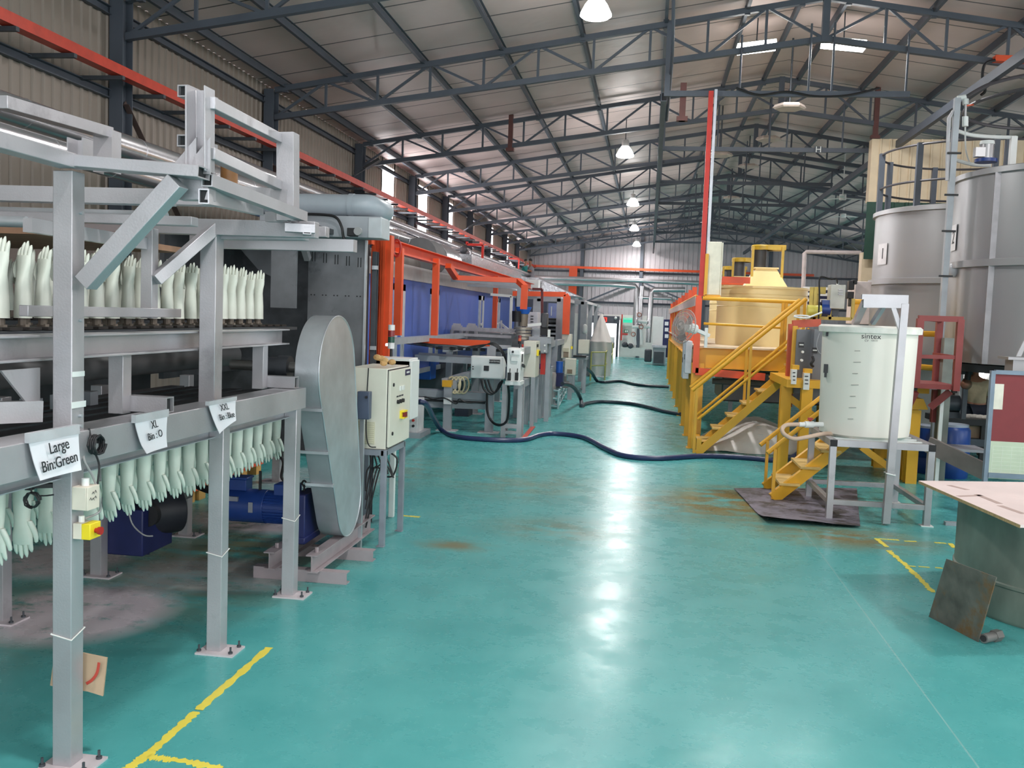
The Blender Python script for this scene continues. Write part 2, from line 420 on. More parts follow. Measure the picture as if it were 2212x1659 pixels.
    bp = N.new('ShaderNodeBump'); bp.inputs['Strength'].default_value = .16; bp.inputs['Distance'].default_value = .02
    L.new(noise(1.6, 3), bp.inputs['Height']); L.new(bp.outputs[0], b.inputs['Normal'])
    return m
structure(MB().box((WX-.2, YB, -.15), (EX+.2, YE+.2, 0)), 'floor', floor_material())

WALLM = mat('ribbed_wall_sheet', srgb(150, 138, 128), 0.5, 0.15, 0.06, 0.8, stretch=(1, 1, .3))
FARM = mat('ribbed_far_wall_sheet', srgb(186, 180, 184), 0.5, 0.15, 0.05, 0.8, stretch=(1, 1, .3))
def ribs(a, b, step=.2, d=.03):
    """trapezoid ribbed sheet outline from a to b"""
    o = []; t = a
    while t < b - 1e-6:
        o += [(t, 0), (min(t+step*.72, b), 0), (min(t+step*.78, b), d), (min(t+step*.94, b), d)]; t += step
    return o + [(b, 0)]
def ribbed_wall(mb, axis, c, a, b, z0, z1, sgn=1, step=.2, ztop=None):
    pr = ribs(a, b, step); n = len(pr); vs = []
    for z in (0, 1):
        for t, d in pr:
            zz = z0 if z == 0 else (z1 if ztop is None else ztop(t))
            vs.append((c - sgn*d*-1, t, zz) if axis == 'x' else (t, c + sgn*d, zz))
    mb.add(vs, [(i, i+1, n+i+1, n+i) for i in range(n-1)])
    return mb
COLY = [-5.5, .9, 6.7, 12.45, 17.7, 23.4, 28.8, 33.6, 38.3, 42.9, 47.8, 52.4]
WINS = [(25.9, 27.2), (30.1, 31.4), (34.3, 35.6), (38.4, 39.8), (43.5, 45.0), (48.6, 50.0), (52.9, 54.2)]
wl = MB(); y = YB
for i, (a, b) in enumerate(WINS):
    ribbed_wall(wl, 'x', WX, y, a, 0, EZ); ribbed_wall(wl, 'x', WX, a, b, 0, 3.3); ribbed_wall(wl, 'x', WX, a, b, 6.45, EZ); y = b
    p = structure(MB().box((WX-.03, a, 3.3), (WX, b, 6.45)), 'window_%d' % (i+1), GLOWW)
ribbed_wall(wl, 'x', WX, y, YE, 0, EZ)
structure(wl, 'wall_left', WALLM)
wr = MB(); y = YB
for i, a in enumerate((-6.5, -1.5, 3.5, 8.5, 13.5, 30, 36, 42, 48)):
    b = a + 1.6
    ribbed_wall(wr, 'x', EX, y, a, 0, EZ, -1); ribbed_wall(wr, 'x', EX, a, b, 0, 2.6, -1); ribbed_wall(wr, 'x', EX, a, b, 6.3, EZ, -1); y = b
    structure(MB().box((EX, a, 2.6), (EX+.03, b, 6.3)), 'window_%d' % (i+9), GLOWR)  # unseen glowing strips, added to light the hall from this side
ribbed_wall(wr, 'x', EX, y, YE, 0, EZ, -1)
structure(wr, 'wall_right', WALLM)
# far end wall, with the roller door opening cut out
DX0, DX1, DZ = A(1274, 730, YE).x, A(1338, 730, YE).x, 2.25
wf = MB()
ribbed_wall(wf, 'y', YE, WX, DX0, 0, 0, -1, .28, roofz); ribbed_wall(wf, 'y', YE, DX1, EX, 0, 0, -1, .28, roofz)
ribbed_wall(wf, 'y', YE, DX0, DX1, DZ, 0, -1, .28, roofz)
structure(wf, 'wall_far', FARM)
lowz = A(1200, 675, YE).z
structure(MB().box((A(1268,700,YE).x-.9, YE-.12, 0), (DX0, YE-.05, lowz)).box((DX1, YE-.12, 0), (A(1420,700,YE).x, YE-.05, lowz)).box((DX0, YE-.12, DZ), (DX1, YE-.05, lowz)), 'trim_1', EPOXYW)
structure(MB().box((DX0-.6, YE+3, -.1), (DX1+.6, YE+3.1, 3)), 'wall_outside', OUTSIDE)

# roof of two slopes with seams every 1.2 m
def roof_material():
    m = mat('insulated_roof_sheet', srgb(214, 194, 190), 0.5, 0.1, 0.07, 0.7)
    nt = m.node_tree; N = nt.nodes; L = nt.links; b = N['Principled BSDF']
    src = b.inputs['Base Color'].links[0].from_socket
    tc = N.new('ShaderNodeTexCoord'); sp = N.new('ShaderNodeSeparateXYZ'); L.new(tc.outputs['Object'], sp.inputs[0])
    md = N.new('ShaderNodeMath'); md.operation = 'PINGPONG'; md.inputs[1].default_value = .62; L.new(sp.outputs['Y'], md.inputs[0])
    lt = N.new('ShaderNodeMath'); lt.operation = 'LESS_THAN'; lt.inputs[1].default_value = .02; L.new(md.outputs[0], lt.inputs[0])
    mx = N.new('ShaderNodeMixRGB'); L.new(lt.outputs[0], mx.inputs[0]); L.new(src, mx.inputs[1]); mx.inputs[2].default_value = (.07, .065, .065, 1)
    L.new(mx.outputs[0], b.inputs['Base Color'])
    nz = N.new('ShaderNodeTexNoise'); nz.inputs['Scale'].default_value = 2.0; L.new(tc.outputs['Object'], nz.inputs['Vector'])
    bp = N.new('ShaderNodeBump'); bp.inputs['Strength'].default_value = .5; bp.inputs['Distance'].default_value = .05
    L.new(nz.outputs['Fac'], bp.inputs['Height']); L.new(bp.outputs[0], b.inputs['Normal'])
    return m
rf = MB(); t = .06
rf.add([(WX-.3, YB, roofz(WX-.3)), (RX, YB, RZ), (RX, YE+.2, RZ), (WX-.3, YE+.2, roofz(WX-.3)), (EX+.3, YB, roofz(EX+.3)), (EX+.3, YE+.2, roofz(EX+.3))],
       [(0, 1, 2, 3), (1, 4, 5, 2)])
structure(rf, 'ceiling', roof_material())

# wall columns, girts, eaves rail
for i, cy in enumerate(COLY):
    if cy < 9: continue
    c = MB(); x = WX + .17
    c.ibeam((x, cy, 0), (x, cy, EZ - .12), .2, .26, .016)
    z = 4.55; c.box((x-.1, cy-.16, z+.02), (x+.16, cy+.16, z+.035))
    solo(c, 'wall_column', TRUSS, 'dark grey steel wall column, %s one of the row visible along the ribbed side wall' % ORD[i-3], 'column', 'steel wall columns', kind='structure')
g = MB()
for z in (2.4, 5.17, 6.3): g.chan((WX+.07, YB, z), (WX+.07, YE, z), .07, .12, .012)
structure(g, 'trim_2', TRUSS)
g = MB()
for z in (3.3, 5.15): g.chan((WX, YE-.07, z), (EX, YE-.07, z), .07, .12, .012)
for x in (-4.2, -.6, 3.2, 7.0): g.ibeam((x, YE-.2, 0), (x, YE-.2, roofz(x)-.2), .2, .2)
g.bar((-4.1, YE-.3, 3.2), (-1.0, YE-.3, 4.6), .1); g.bar((-.5, YE-.3, 4.6), (3, YE-.3, 3.2), .1)
structure(g, 'trim_3', TRUSS)

# roof trusses: two chords, posts and diagonals
def truss(cy, i):
    t = thing('roof_truss', 'grey lattice steel roof truss, %s one counted from the camera end' % ORD[i], 'truss', (RX, cy, 0), 'roof trusses')
    dt = lambda x: (.52 if x < RX else .52) + .2 * (1 - abs(x - RX) / 10.5)
    TZ = lambda x: roofz(x) - .16
    BZ = lambda x: TZ(x) - dt(x)
    for s, e in ((WX + .25, RX), (EX - .25, RX)):
        MB().bar((s, cy, TZ(s)), (e, cy, TZ(e)), .1, .1).build('top_chord', TRUSS, t)
        MB().bar((s, cy, BZ(s)), (e, cy, BZ(e)), .1, .1).build('bottom_chord', TRUSS, t)
        n = 10
        for k in range(n + (s > RX)):
            xa = s + (e - s) * k / n; 
            if 0 < k: MB().bar((xa, cy, TZ(xa)), (xa, cy, BZ(xa)), .045, .045).build('web_post', TRUSS, t)
            if k < n:
                xb = s + (e - s) * (k + 1) / n
                za, zb = (BZ(xa), TZ(xb)) if k % 2 == 0 else (TZ(xa), BZ(xb))
                MB().bar((xa, cy, za), (xb, cy, zb), .045, .045).build('web_diagonal', TRUSS, t)
    MB().bar((RX, cy, TZ(RX)+.05), (RX, cy, BZ(RX)-.06), .12, .12).build('ridge_plate', TRUSS, t)
for i, cy in enumerate([c for c in COLY if c > 9] + [57.2]): truss(cy, i)
PX = [-7.2, -5.95, -4.45, -2.95, -1.45, .06, 1.5, 2.45, 3.25, 4.7, 6.2, 7.7, 9.2, 10.7, 12.2]
for i, x in enumerate(PX):
    m = MB(); z = roofz(x) - .07
    m.chan((x, YB, z), (x, YE, z), .06, .16, .012)
    for cy in COLY: m.box((x-.05, cy-.02, z-.16), (x+.05, cy+.06, z))
    solo(m, 'roof_purlin', TRUSS, 'long grey roof purlin, %s one from the side wall with tall windows' % ORD[i], 'purlin', 'roof purlins')

# wall diagonal braces
for i, (cy, ny) in enumerate(((12.45, 17.7), (17.7, 23.4), (23.4, 28.8), (28.8, 33.6))):
    m = MB(); x = WX + .2
    m.ang((x, cy, 5.05), (x, cy+1.9, 3.3), .09, .09)
    solo(m, 'wall_brace', mat('brown_primer', srgb(84, 66, 62), .6), 'brown diagonal angle brace on the side wall beside the %s visible column' % ORD[i], 'brace', 'wall braces')

# red cable rail along the side wall, on little arms
r = thing('wall_cable_rail', 'long orange red cable rail running along the side wall on small dark arms', 'cable rail', (WX+.55, 0, 5.53))
MB().chan((WX+.55, YB, 5.33), (WX+.55, YE-.3, 5.33), .16, .13, .012, flip=-1).build('rail', mat('rail_red_orange', srgb(206, 62, 38), .42), r)
k = 0; y = 9.6
while y < YE - 1:
    MB().bar((WX+.03, y, 5.23), (WX+.66, y, 5.23), .06, .05).build('support_arm', DGREY, r); y += 1.05
r = thing('far_wall_cable_rail', 'thin red cable rail running across the far end wall', 'cable rail', (0, YE-.3, 5.5))
MB().bar((WX+.55, YE-.35, 5.38), (9.5, YE-.35, 5.3), .12, .14).build('rail', ORANGE, r)
MB().bar((A(1237, 620, YE-.4).x, YE-.4, 5.4), (A(1237, 620, YE-.4).x, YE-.4, A(1237, 640, YE).z), .5, .1).build('drop_tray', ORANGE, r)

# ---------------------------------------------------------------- hanging cross ties and long beams under the trusses
TIEX0, TIEX1, TIEZ = .13, 4.35, 6.43
TIES = [17.6, 23.1, 28.6, 33.7, 39.2, 44.6, 50.0]
for i, ty in enumerate(TIES):
    x1 = TIEX1 if i == 0 else 5.1
    zz = TIEZ
    t = thing('hanging_cross_tie', 'slim grey tie bar hung on rods below the roof, %s one away from the camera' % ORD[i], 'tie bar', ((TIEX0+x1)/2, ty, zz), 'hanging tie bars')
    MB().bar((TIEX0, ty, zz), (x1, ty, zz), .07, .1).build('tie_bar', TRUSS, t)
    for x in (1.42, 2.62, 3.02, 4.28)[:4 if i else 4]:
        cy = min(COLY, key=lambda c: abs(c - ty))
        MB().cyl((x, ty, zz), (x, ty, roofz(x)-.6), .02, 8).build('hanger_rod', TRUSS, t)
    MB().bar((TIEX0, ty, zz-.05), (TIEX0, ty, roofz(TIEX0)-.2), .1).build('end_post', TRUSS, t)
    if i == 1:
        MB().box((2.7+.95, ty-.07, zz-.07), (2.7+1.13, ty-.06, zz+.07)).build('marker_plate', DGREY, t)
        text('H', .2, t, plane_matrix((3.74, ty-.075, zz), (1,0,0), (0,0,1)), WHITE)
m = MB(); m.pipe([A(1590, 190, 17.5), A(1640, 205, 17.5), A(1700, 198, 17.5), A(1760, 208, 17.5), A(1830, 206, 17.5), A(1900, 190, 17.5)], .02, 6, 6)
solo(m, 'slung_cable', BLACK, 'black cable slung along the nearest hanging tie bar', 'cable')
for nm, x, z, lab in (('long_roof_beam', TIEX0-.05, 6.4, 'long grey beam running down the hall below the roof over the aisle'), ('long_roof_beam', A(1925,322,23.1).x, A(1925,322,23.1).z, 'long grey beam running down the hall above the steel tanks')):
    solo(MB().chan((x, 6 if x > 1 else 17.7, z), (x, YE-.5, z), .1, .16, .012), nm, TRUSS, lab, 'roof beam')
m = MB(); m.pipe([A(1455, -20, 16), A(1452, 120, 17), A(1440, 260, 19.5)], .03, 8, 4)
solo(m, 'roof_conduit', TRUSS, 'thin grey conduit dropping from the roof to the end of the nearest tie bar', 'conduit')
for (x0, y0, y1, Y, lab) in ((1105, 237, 327, 23.4, 'short rusty red hanger stub below the roof over the ovens'), (1477, 180, 262, 17.7, 'short rusty red hanger stub beside the tall red pole'), (1898, 172, 300, 23.4, 'short rusty red hanger post above the cream cladding')):
    m = MB(); a = A(x0, y0, Y); b = A(x0, y1, Y); m.bar(a, (a.x, a.y, b.z), .11); m.cb((a.x, a.y, b.z+.04), (.2, .14, .08))
    solo(m, 'hanger_stub', mat('rusty_red', srgb(98, 58, 54), .6), lab, 'hanger')

# ---------------------------------------------------------------- lamps
def hibay(x, y, z, on, label, power=0, seen=True, grp=None):
    t = thing('high_bay_lamp', label, 'lamp', (x, y, z), grp)
    MB().lathe([(.0001, .42), (.08, .42), (.1, .38), (.1, .24), (.0001, .24)], (x, y, z), 20).build('gear_housing', mat('lamp_housing', srgb(190, 190, 190), .4, .3), t)
    MB().lathe([(.1, .25), (.17, .16), (.235, .03), (.24, 0), (.2, -.03), (.0001, -.045)], (x, y, z), 24).build('diffuser', LAMPON if on else mat('dead_lamp_glass', srgb(196, 182, 172), .3), t)
    MB().cyl((x, y, z+.3), (x, y, roofz(x)-.1), .012, 6).build('suspension_rod', DGREY, t)
    if on and power:
        ld = bpy.data.lights.new('lamp_light', 'POINT'); ld.shadow_soft_size = .22; ld.energy = power*.3; ld.color = (1, .985, .97)
        o = bpy.data.objects.new('lamp_light', ld); COL.objects.link(o); o.parent = t; o.location = (0, 0, -.35)
        ld = bpy.data.lights.new('lamp_beam', 'AREA'); ld.shape = 'DISK'; ld.size = .45; ld.energy = power; ld.color = (1, .985, .97)
        o = bpy.data.objects.new('lamp_beam', ld); COL.objects.link(o); o.parent = t; o.location = (0, 0, -.06)
    return t
PW = 150
for i, (Y, px, py) in enumerate(((14.5, 1287, 34), (25.4, 1350, 337), (36.3, 1367, 443), (46.6, 1370, 497), (55.6, 1375, 531))):
    p = A(px, py, Y)
    hibay(p.x, p.y, p.z, True, 'lit white high bay lamp, %s along the bright row over the aisle' % ORD[i], PW, grp='lit high bay lamps')
for i, (x, y) in enumerate(((-.9, 3.6), (-.9, -5.5), (6.6, 8.8), (6.6, -1.5))):
    hibay(x, y, 6.8, True, 'lit high bay lamp above or behind the camera, %s one' % ORD[i], PW if i else PW*.8)
for i, (px, py, Y) in enumerate(((1705, 236, 20.5), (1660, 304, 26), (1617, 362, 31), (1556, 338, 26), (1580, 430, 38))):
    p = A(px, py, Y); z = min(p.z, roofz(p.x)-.2)
    t = thing('ridge_lamp', 'unlit shallow round lamp tucked under the ridge, %s away from the camera' % ORD[i], 'lamp', (p.x, Y, z), 'unlit lamps near the ridge')
    MB().lathe([(.0001, .0), (.3, .0), (.34, .03), (.3, .09), (.0001, .1)], (p.x, Y, z), 6).build('lamp_body', mat('dead_lamp_glass', srgb(196, 182, 172), .3), t)
    MB().cyl((p.x, Y, z+.08), (p.x, Y, roofz(p.x)-.02), .02, 6).build('stem', DGREY, t)
# lit linear lamps either side of the ridge
for (xa, ya, xb, yb, nm) in ((1593, 107, 1676, 97, 'on the aisle side of the ridge'), (1776, 92, 1868, 100, 'on the tank side of the ridge')):
    Y = 18.6; a = A(xa, ya, Y); b = A(xb, yb, Y)
    zoff = min(roofz(a.x)-a.z, roofz(b.x)-b.z) - .14
    t = thing('linear_roof_lamp', 'bright lit white strip lamp under the roof %s' % nm, 'lamp', (a+b)/2)
    d = (b-a).normalized(); n = Vector((-d.z, 0, d.x)); 
    MB().bar(a+n*.06, b+n*.06, .26, .05).build('housing', WHITE, t)
    MB().bar(a, b, .26, .15).build('diffuser', LAMPON, t)
    MB().cyl(a.lerp(b, .5)+n*.05, a.lerp(b, .5)+Vector((0,0,roofz((a.x+b.x)/2)-(a.z+b.z)/2-.05)), .012, 6).build('suspension_rod', DGREY, t)
    ld = bpy.data.lights.new('lamp_light', 'AREA'); ld.shape = 'RECTANGLE'; ld.size = .8; ld.size_y = .3; ld.energy = 120
    o = bpy.data.objects.new('lamp_light', ld); COL.objects.link(o); o.parent = t; o.location = (0, 0, -.09)
# flood lamps on columns
for i, (x, y, Y) in enumerate(((800, 358, 23.4), (1018, 489, 37))):
    c = AX(x, y, WX+.75); t = thing('wall_flood_lamp', 'small black flood lamp on an arm %s' % ('beside the first tall window' if i == 0 else 'on a column between the far tall windows'), 'lamp', c, 'column flood lamps')
    MB().bar(c+V(-.12,0,-.06), c+V(.22,.05,.16), .3, .06).build('lamp_head', BLACK, t); MB().bar(c+V(-.5,0,-.3), c+V(-.1,0,-.05), .04).build('arm', DGREY, t)
# ceiling fans
for i, (x, y, Y) in enumerate(((1820, 432, 29), (1822, 470, 40))):
    c = A(x, y, Y); t = thing('ceiling_fan', 'small white ceiling fan on a rod, %s from the cream cladding' % ('nearer one' if i == 0 else 'farther one'), 'fan', c, 'ceiling fans')
    MB().cyl(c, c+V(0,0,.16), .1, 14).build('motor_housing', WHITE, t); MB().cyl(c+V(0,0,.16), (c.x, c.y, roofz(c.x)-.3), .015, 6).build('rod', WHITE, t)
    for k in range(3):
        a = k*2*PI/3+.3; d = V(math.cos(a), math.sin(a), 0); MB().bar(c+d*.1+V(0,0,.05), c+d*.6+V(0,0,.05), .13, .015).build('blade', WHITE, t)

# ================================================================ THE FORMER CONVEYOR, NEAR LEFT
XO, XI = -2.75, -4.47
PY = [4.14, 5.76, 7.04]
cf = thing('conveyor_frame', 'silver painted steel frame carrying the rows of glove formers, bolted to the teal floor', 'machine frame', (-3.6, 5.6, 0))
def base_plate(x, y, parent, w=.26, d=.2):
    b = MB().box((x-w/2, y-d/2, 0), (x+w/2, y+d/2, .012)).build('base_plate', mat('base_plate_paint', srgb(206, 196, 200), .5, .1, .06), parent)
    return b
def post(x, y, z0, z1, w=.1, base=True, d=None):
    p = MB().bar((x, y, z0), (x, y, z1), w, d or w).build('post', SILVER, cf, bev=.004)
    if base:
        base_plate(x+.03, y-.01, p)
        for sx, sy in ((-.09, -.07), (-.09, .06), (.13, .06), (.13, -.07)):
            MB().cyl((x+sx, y+sy, .012), (x+sx, y+sy, .024), .015, 10).cyl((x+sx, y+sy, .02), (x+sx, y+sy, .055), .007, 8).build('anchor_bolt', DGREY, p)
    return p
p1 = post(XO, 4.14, .01, 2.9)
MB().box((XO+.0505, 4.09, 1.93), (XO+.052, 4.19, 1.955)).box((XO+.0505, 4.085, 1.78), (XO+.053, 4.2, 1.81)).build('clamp_strap', WHITE, p1)
for z in (2.71, 2.2, 1.74, 1.69): MB().cyl((XO+.05, 4.15, z), (XO+.065, 4.15, z), .008, 8).build('bolt', GALV, p1)
p2 = post(XO, 5.76, .01, 1.52); post(XO-.06, 5.74, 1.66, 2.78, base=False, w=.11)
p3 = post(XO, 7.04, .01, 1.52)
for y in (5.95, 7.15, 8.63): post(XI, y, .01, 1.6)
def string(y, z, par, w=.054):
    x = XO
    MB().pipe([(x-w, y-w, z+.012), (x+w, y-w, z-.01), (x+w, y+w, z+.02), (x-w, y+w, z+.01), (x-w, y-w, z+.012)], .004, 6).build('tie_string', mat('white_string', srgb(226, 224, 220), .7), par)
string(4.14, .66, p1); string(5.76, .66, p2); string(7.04, .62, p3)
# lower side beam with lip, long along the hall
MB().chan((XO+.02, 3.0, 1.585), (XO+.02, 7.12, 1.585), .11, .16, .01, flip=-1).box((XO-.12, 3.0, 1.655), (XO+.07, 7.12, 1.667)).build('side_beam', SILVER, cf, bev=.002)
MB().chan((XO-.03, 3.0, 1.47), (XO-.03, 7.1, 1.47), .05, .07, .006, flip=1).build('hanging_rail', GALV, cf)
MB().box((XO+.073, 6.02, 1.585), (XO+.0745, 6.1, 1.63)).build('slot', HOLE, cf)
MB().box((XO+.073, 4.24, 1.53), (XO+.0745, 4.29, 1.665)).build('slot', HOLE, cf)
# upper I beam carrying the upright formers
MB().ibeam((-2.95, 3.0, 2.06), (-2.95, 7.27, 2.06), .14, .125, .012).build('i_beam', SILVER, cf, bev=.002)
MB().ibeam((-4.35, 3.0, 2.06), (-4.35, 8.2, 2.06), .14, .125, .012).build('i_beam', SILVER, cf)
for y in (4.95, 6.9): MB().bar((-2.97, y, 1.66), (-2.97, y, 2.0), .09, .09).build('short_post', SILVER, cf, bev=.003)
for y, l in ((5.02, .2), (6.98, .2)): MB().bar((-2.95, y, 1.715), (-2.95+l+.05, y, 1.715), .085, .09, hollow=.007).build('stub_tube', SILVER, cf)
MB().prism([(-2.85, 3.8, 1.97), (-2.85, 4.07, 1.97), (-2.85, 4.07, 1.72)], (-.012, 0, 0)).build('gusset_plate', SILVER, cf)
MB().bar((-3.2, 3.2, 1.80), (-2.84, 4.05, 1.765), .06, .1).build('cross_rail', SILVER, cf)
# guard rails in front of the upright formers
MB().bar((-3.03, 4.2, 2.235), (-3.03, 5.72, 2.235), .05, .055).build('guard_rail', SILVER, cf, bev=.003)
MB().bar((-3.06, 5.42, 2.2), (-3.06, 5.42, 2.75), .075, .075).build('guard_post', SILVER, cf, bev=.003)
MB().bar((-3.08, 4.3, 2.66), (-3.08, 5.5, 2.655), .05, .07).build('guard_rail', SILVER, cf)
# top: cross beams and the long beams
MB().bar((XO, 4.14, 2.95), (-2.07, 4.14, 2.905), .12, .055, hollow=.006).build('cantilever_beam', SILVER, cf, bev=.003)
MB().bar((XO, 4.32, 2.975), (-2.2, 4.32, 2.945), .07, .05).build('cantilever_beam', SILVER, cf)
MB().bar((XO+.02, 4.1, 2.945), (XO+.02, 2.9, 2.95), .09, .07).build('long_beam', SILVER, cf, bev=.004)
def brace(a, b, w, h): MB().bar(a, b, w, h).build('diagonal_brace', SILVER, cf, bev=.003)
brace(A(185, 612, 4.13), A(385, 392, 4.13), .085, .085)
brace(A(335, 605, 5.4), A(465, 492, 5.72), .08, .07)
for y, x0, x1, z, h in ((4.75, -4.8, -2.55, 2.87, .085), (5.3, -4.8, -2.6, 2.92, .06), (5.72, -4.8, -2.1, 2.8, .1), (4.9, -4.8, -2.5, 2.76, .05), (6.2, -4.8, -2.2, 2.83, .07)):
    MB().bar((x0, y, z), (x1, y, z-.01), .08, h).build('cross_beam', SILVER, cf, bev=.003)
MB().cyl((-4.8, 5.05, 2.8), (-2.75, 5.05, 2.79), .03, 12).build('round_rail', GALV, cf)
MB().cyl((-4.8, 4.6, 2.71), (-3.3, 4.6, 2.7), .03, 12).build('round_rail', GALV, cf)
MB().bar((-2.81, 5.8, 2.77), (-2.2, 5.8, 2.78), .1, .1).build('cross_beam', SILVER, cf, bev=.003)
MB().box((-3.1, 6.0, 2.68), (-1.95, 6.08, 2.76)).build('cross_beam', SILVER, cf)

# ---- the unfinished railing bolted on top
rl = thing('railing_frame', 'unfinished silver tube railing with two upright channels on top of the former conveyor', 'railing', A(440, 380, 4.2))
ya, yb = 4.2, 5.55
def q(x, y, f): return A(x, y, ya + (yb-ya)*f)
MB().chan(q(432, 372, 0), q(432, 190, 0), .1, .1, .008, up=(1,0,0), flip=-1).build('upright_channel', SILVER, rl, bev=.002)
MB().chan(q(622, 478, 1), q(622, 288, 1), .1, .11, .008, up=(1,0,0), flip=1).build('upright_channel', SILVER, rl, bev=.002)
for (a, b, w) in (((452, 222), (604, 300), .055), ((452, 331), (604, 402), .055)):
    MB().bar(q(*a, 0), q(*b, 1), w, w).build('rail', SILVER, rl, bev=.003)
MB().bar(q(447, 389, 0), q(655, 468, 1.05), .055, .06, hollow=.006).build('rail', SILVER, rl)
MB().bar(q(440, 424, 0), q(560, 452, .8), .05, .07, hollow=.006).build('rail', SILVER, rl)
for x, y, w in ((399, 198, .06), (398, 305, .06)): 
    c = q(x, y, 0); MB().bar(c+V(0,-.02,0), c+V(.02,.25,0), .055, .055, hollow=.006).build('stub_tube', SILVER, rl)
for x, y in ((400, 345), (430, 345)):
    c = q(x, y, 0); MB().prism([c+V(-.08,-.03,-.07), c+V(.07,-.03,-.07), c+V(.07,-.03,.1)], (0, .01, 0)).build('gusset_plate', SILVER, rl)
c = q(625, 428, 1); MB().bar(c+V(-.3,0,.02), c+V(.01,-.02,-.0), .07, .09, hollow=.006).build('stub_tube', SILVER, rl)
c = q(616, 492, 1); MB().bar(c+V(.0,0,0), c+V(.17,.06,0), .09, .05, hollow=.006).build('stub_tube', SILVER, rl)
c = q(660, 497, 1); MB().bar(c+V(-.1,.3,0), c+V(.01,0,0), .05, .05, hollow=.005).build('stub_tube', SILVER, rl)
c = q(627, 470, 1); MB().bar(c+V(-.15,0,.0), c+V(0,-.02,0), .05, .06, hollow=.005).build('stub_tube', SILVER, rl)
MB().box(q(428, 402, 0)+V(-.12,.02,-.06), q(428, 402, 0)+V(.04,.1,.08)).build('joint_block', SILVER, rl)
# second railing further back
rl = thing('railing_frame', 'white silver railing with two short upright channels behind the front posts', 'railing', AX(160, 340, -3.6))
a, b = AX(0, 220, -3.55), AX(232, 287, -3.55)
MB().bar(a, b, .09, .07).build('rail', SILVER, rl, bev=.003)
MB().chan(V(b.x, b.y, b.z-.26), V(b.x, b.y, b.z+.01), .11, .13, .008, up=(1,0,0), flip=1).build('upright_channel', SILVER, rl)
c = AX(173, 300, -3.3); MB().chan(V(c.x, c.y, c.z-.17), c, .1, .1, .008, up=(1,0,0), flip=-1).build('upright_channel', SILVER, rl)

# ---- ceramic glove formers
def former_mesh(L=.385, k=1.12):
    m = MB(); n = 14
    st = [(0, .037, .037), (.03, .036, .036), (.10, .035, .034), (.16, .032, .030), (.195, .030, .026), (.225, .033, .023), (.262, .040, .019), (.29, .0405, .0165), (.305, .037, .013)]
    m.loft([[(rx*k*math.cos(2*PI*j/n), ry*k*math.sin(2*PI*j/n) - (z>.2)*(z-.2)*.06, z*L/.385) for j in range(n)] for z, rx, ry in st])
    for x, l, tilt in ((-.0285, .072, -.02), (-.0095, .092, -.01), (.0098, .086, .01), (.0285, .062, .04)):
        pts = []
        for i in range(6):
            t = i/5; pts.append((x*k + tilt*.3*l*t*1.2, -.006 - .012*t*t - .004*t, (.283 + l*t)*L/.385))
        rr = [.0106, .0104, .0100, .0096, .0082, .003]
        rings = []
        for (px, py, pz), r in zip(pts, rr): rings.append([(px + r*k*math.cos(2*PI*j/8), py + r*.95*k*math.sin(2*PI*j/8), pz) for j in range(8)])
        m.loft(rings)
    th = [(.028, .004, .195, .014), (.040, .001, .222, .0142), (.047, -.008, .252, .0122), (.048, -.017, .278, .0105), (.046, -.024, .297, .0085), (.044, -.027, .303, .003)]
    m.loft([[(x*k + r*math.cos(2*PI*j/8), y + r*math.sin(2*PI*j/8), z*L/.385) for j in range(8)] for x, y, z, r in th])
    return m
proto_up = former_mesh().build('former_proto', PORC, None, ang=60)
COL.objects.unlink(proto_up)
def former(x, y, z, up, rz, sc, label, grp):
    o = bpy.data.objects.new('glove_former', proto_up.data); COL.objects.link(o)
    o.location = (x, y, z); o.scale = (sc, sc, sc)
    o.rotation_euler = (0, 0, rz) if up else (PI, 0, rz)
    tag(o, label, 'glove former', grp)
    return o
clip = MB().cyl((0,0,-.035), (0,0,.004), .022, 10).box((-.03,-.012,-.05), (.03,.012,-.03)).build('former_clip', mat('grubby_clip', srgb(120,110,100), .6, .3), None); COL.objects.unlink(clip)
def clipped(o):
    c = clip.copy(); COL.objects.link(c); c.parent = o; return o
# upright row facing the aisle, second row behind, and lamp-warmed row at the back
y = 4.40; i = 0
while y < 7.75:
    rz = random.uniform(-.25, .15) + PI
    clipped(former(-3.3 + random.uniform(-.01,.01), y, 2.19, True, rz, 1.09 + random.uniform(-.03,.06), 'white upright hand former, %s from the front post in the aisle-side row' % ORD[i], 'upright formers in the aisle-side row'))
    y += .168; i += 1
y = 4.9; i = 0
while y < 8.2:
    if i % 4 != 3 or y < 6:
        clipped(former(-3.52, y, 2.19, True, PI+random.uniform(-.2,.3), 1.08, 'white hand former standing behind the aisle-side row, %s along its line' % ORD[i], 'upright formers in the second row'))
    y += .2; i += 1
y = 5.3; i = 0
while y < 6.9:
    clipped(former(-4.3, y, 2.21, True, PI+random.uniform(-.1,.2), .93, 'orange tinged upright former in the rear row, %s from the frame edge' % ORD[i], 'upright formers in the rear row'))
    y += .125; i += 1
# hanging rows
y = 3.76; i = 0
while y < 7.3:
    clipped(former(-2.99, y, 1.425, False, random.uniform(-.3,.25), 1.06 + random.uniform(-.04,.05), 'pale hand former hanging under the signed beam, %s along the outer row' % ORD[i], 'hanging formers in the outer row'))
    y += .186; i += 1
y = 3.86; i = 0
while y < 7.4:
    clipped(former(-3.2, y, 1.425, False, random.uniform(-.3,.3)+.5, .98, 'pale hanging hand former, %s along the row behind the outer one' % ORD[i], 'hanging formers in the inner row'))
    y += .2; i += 1
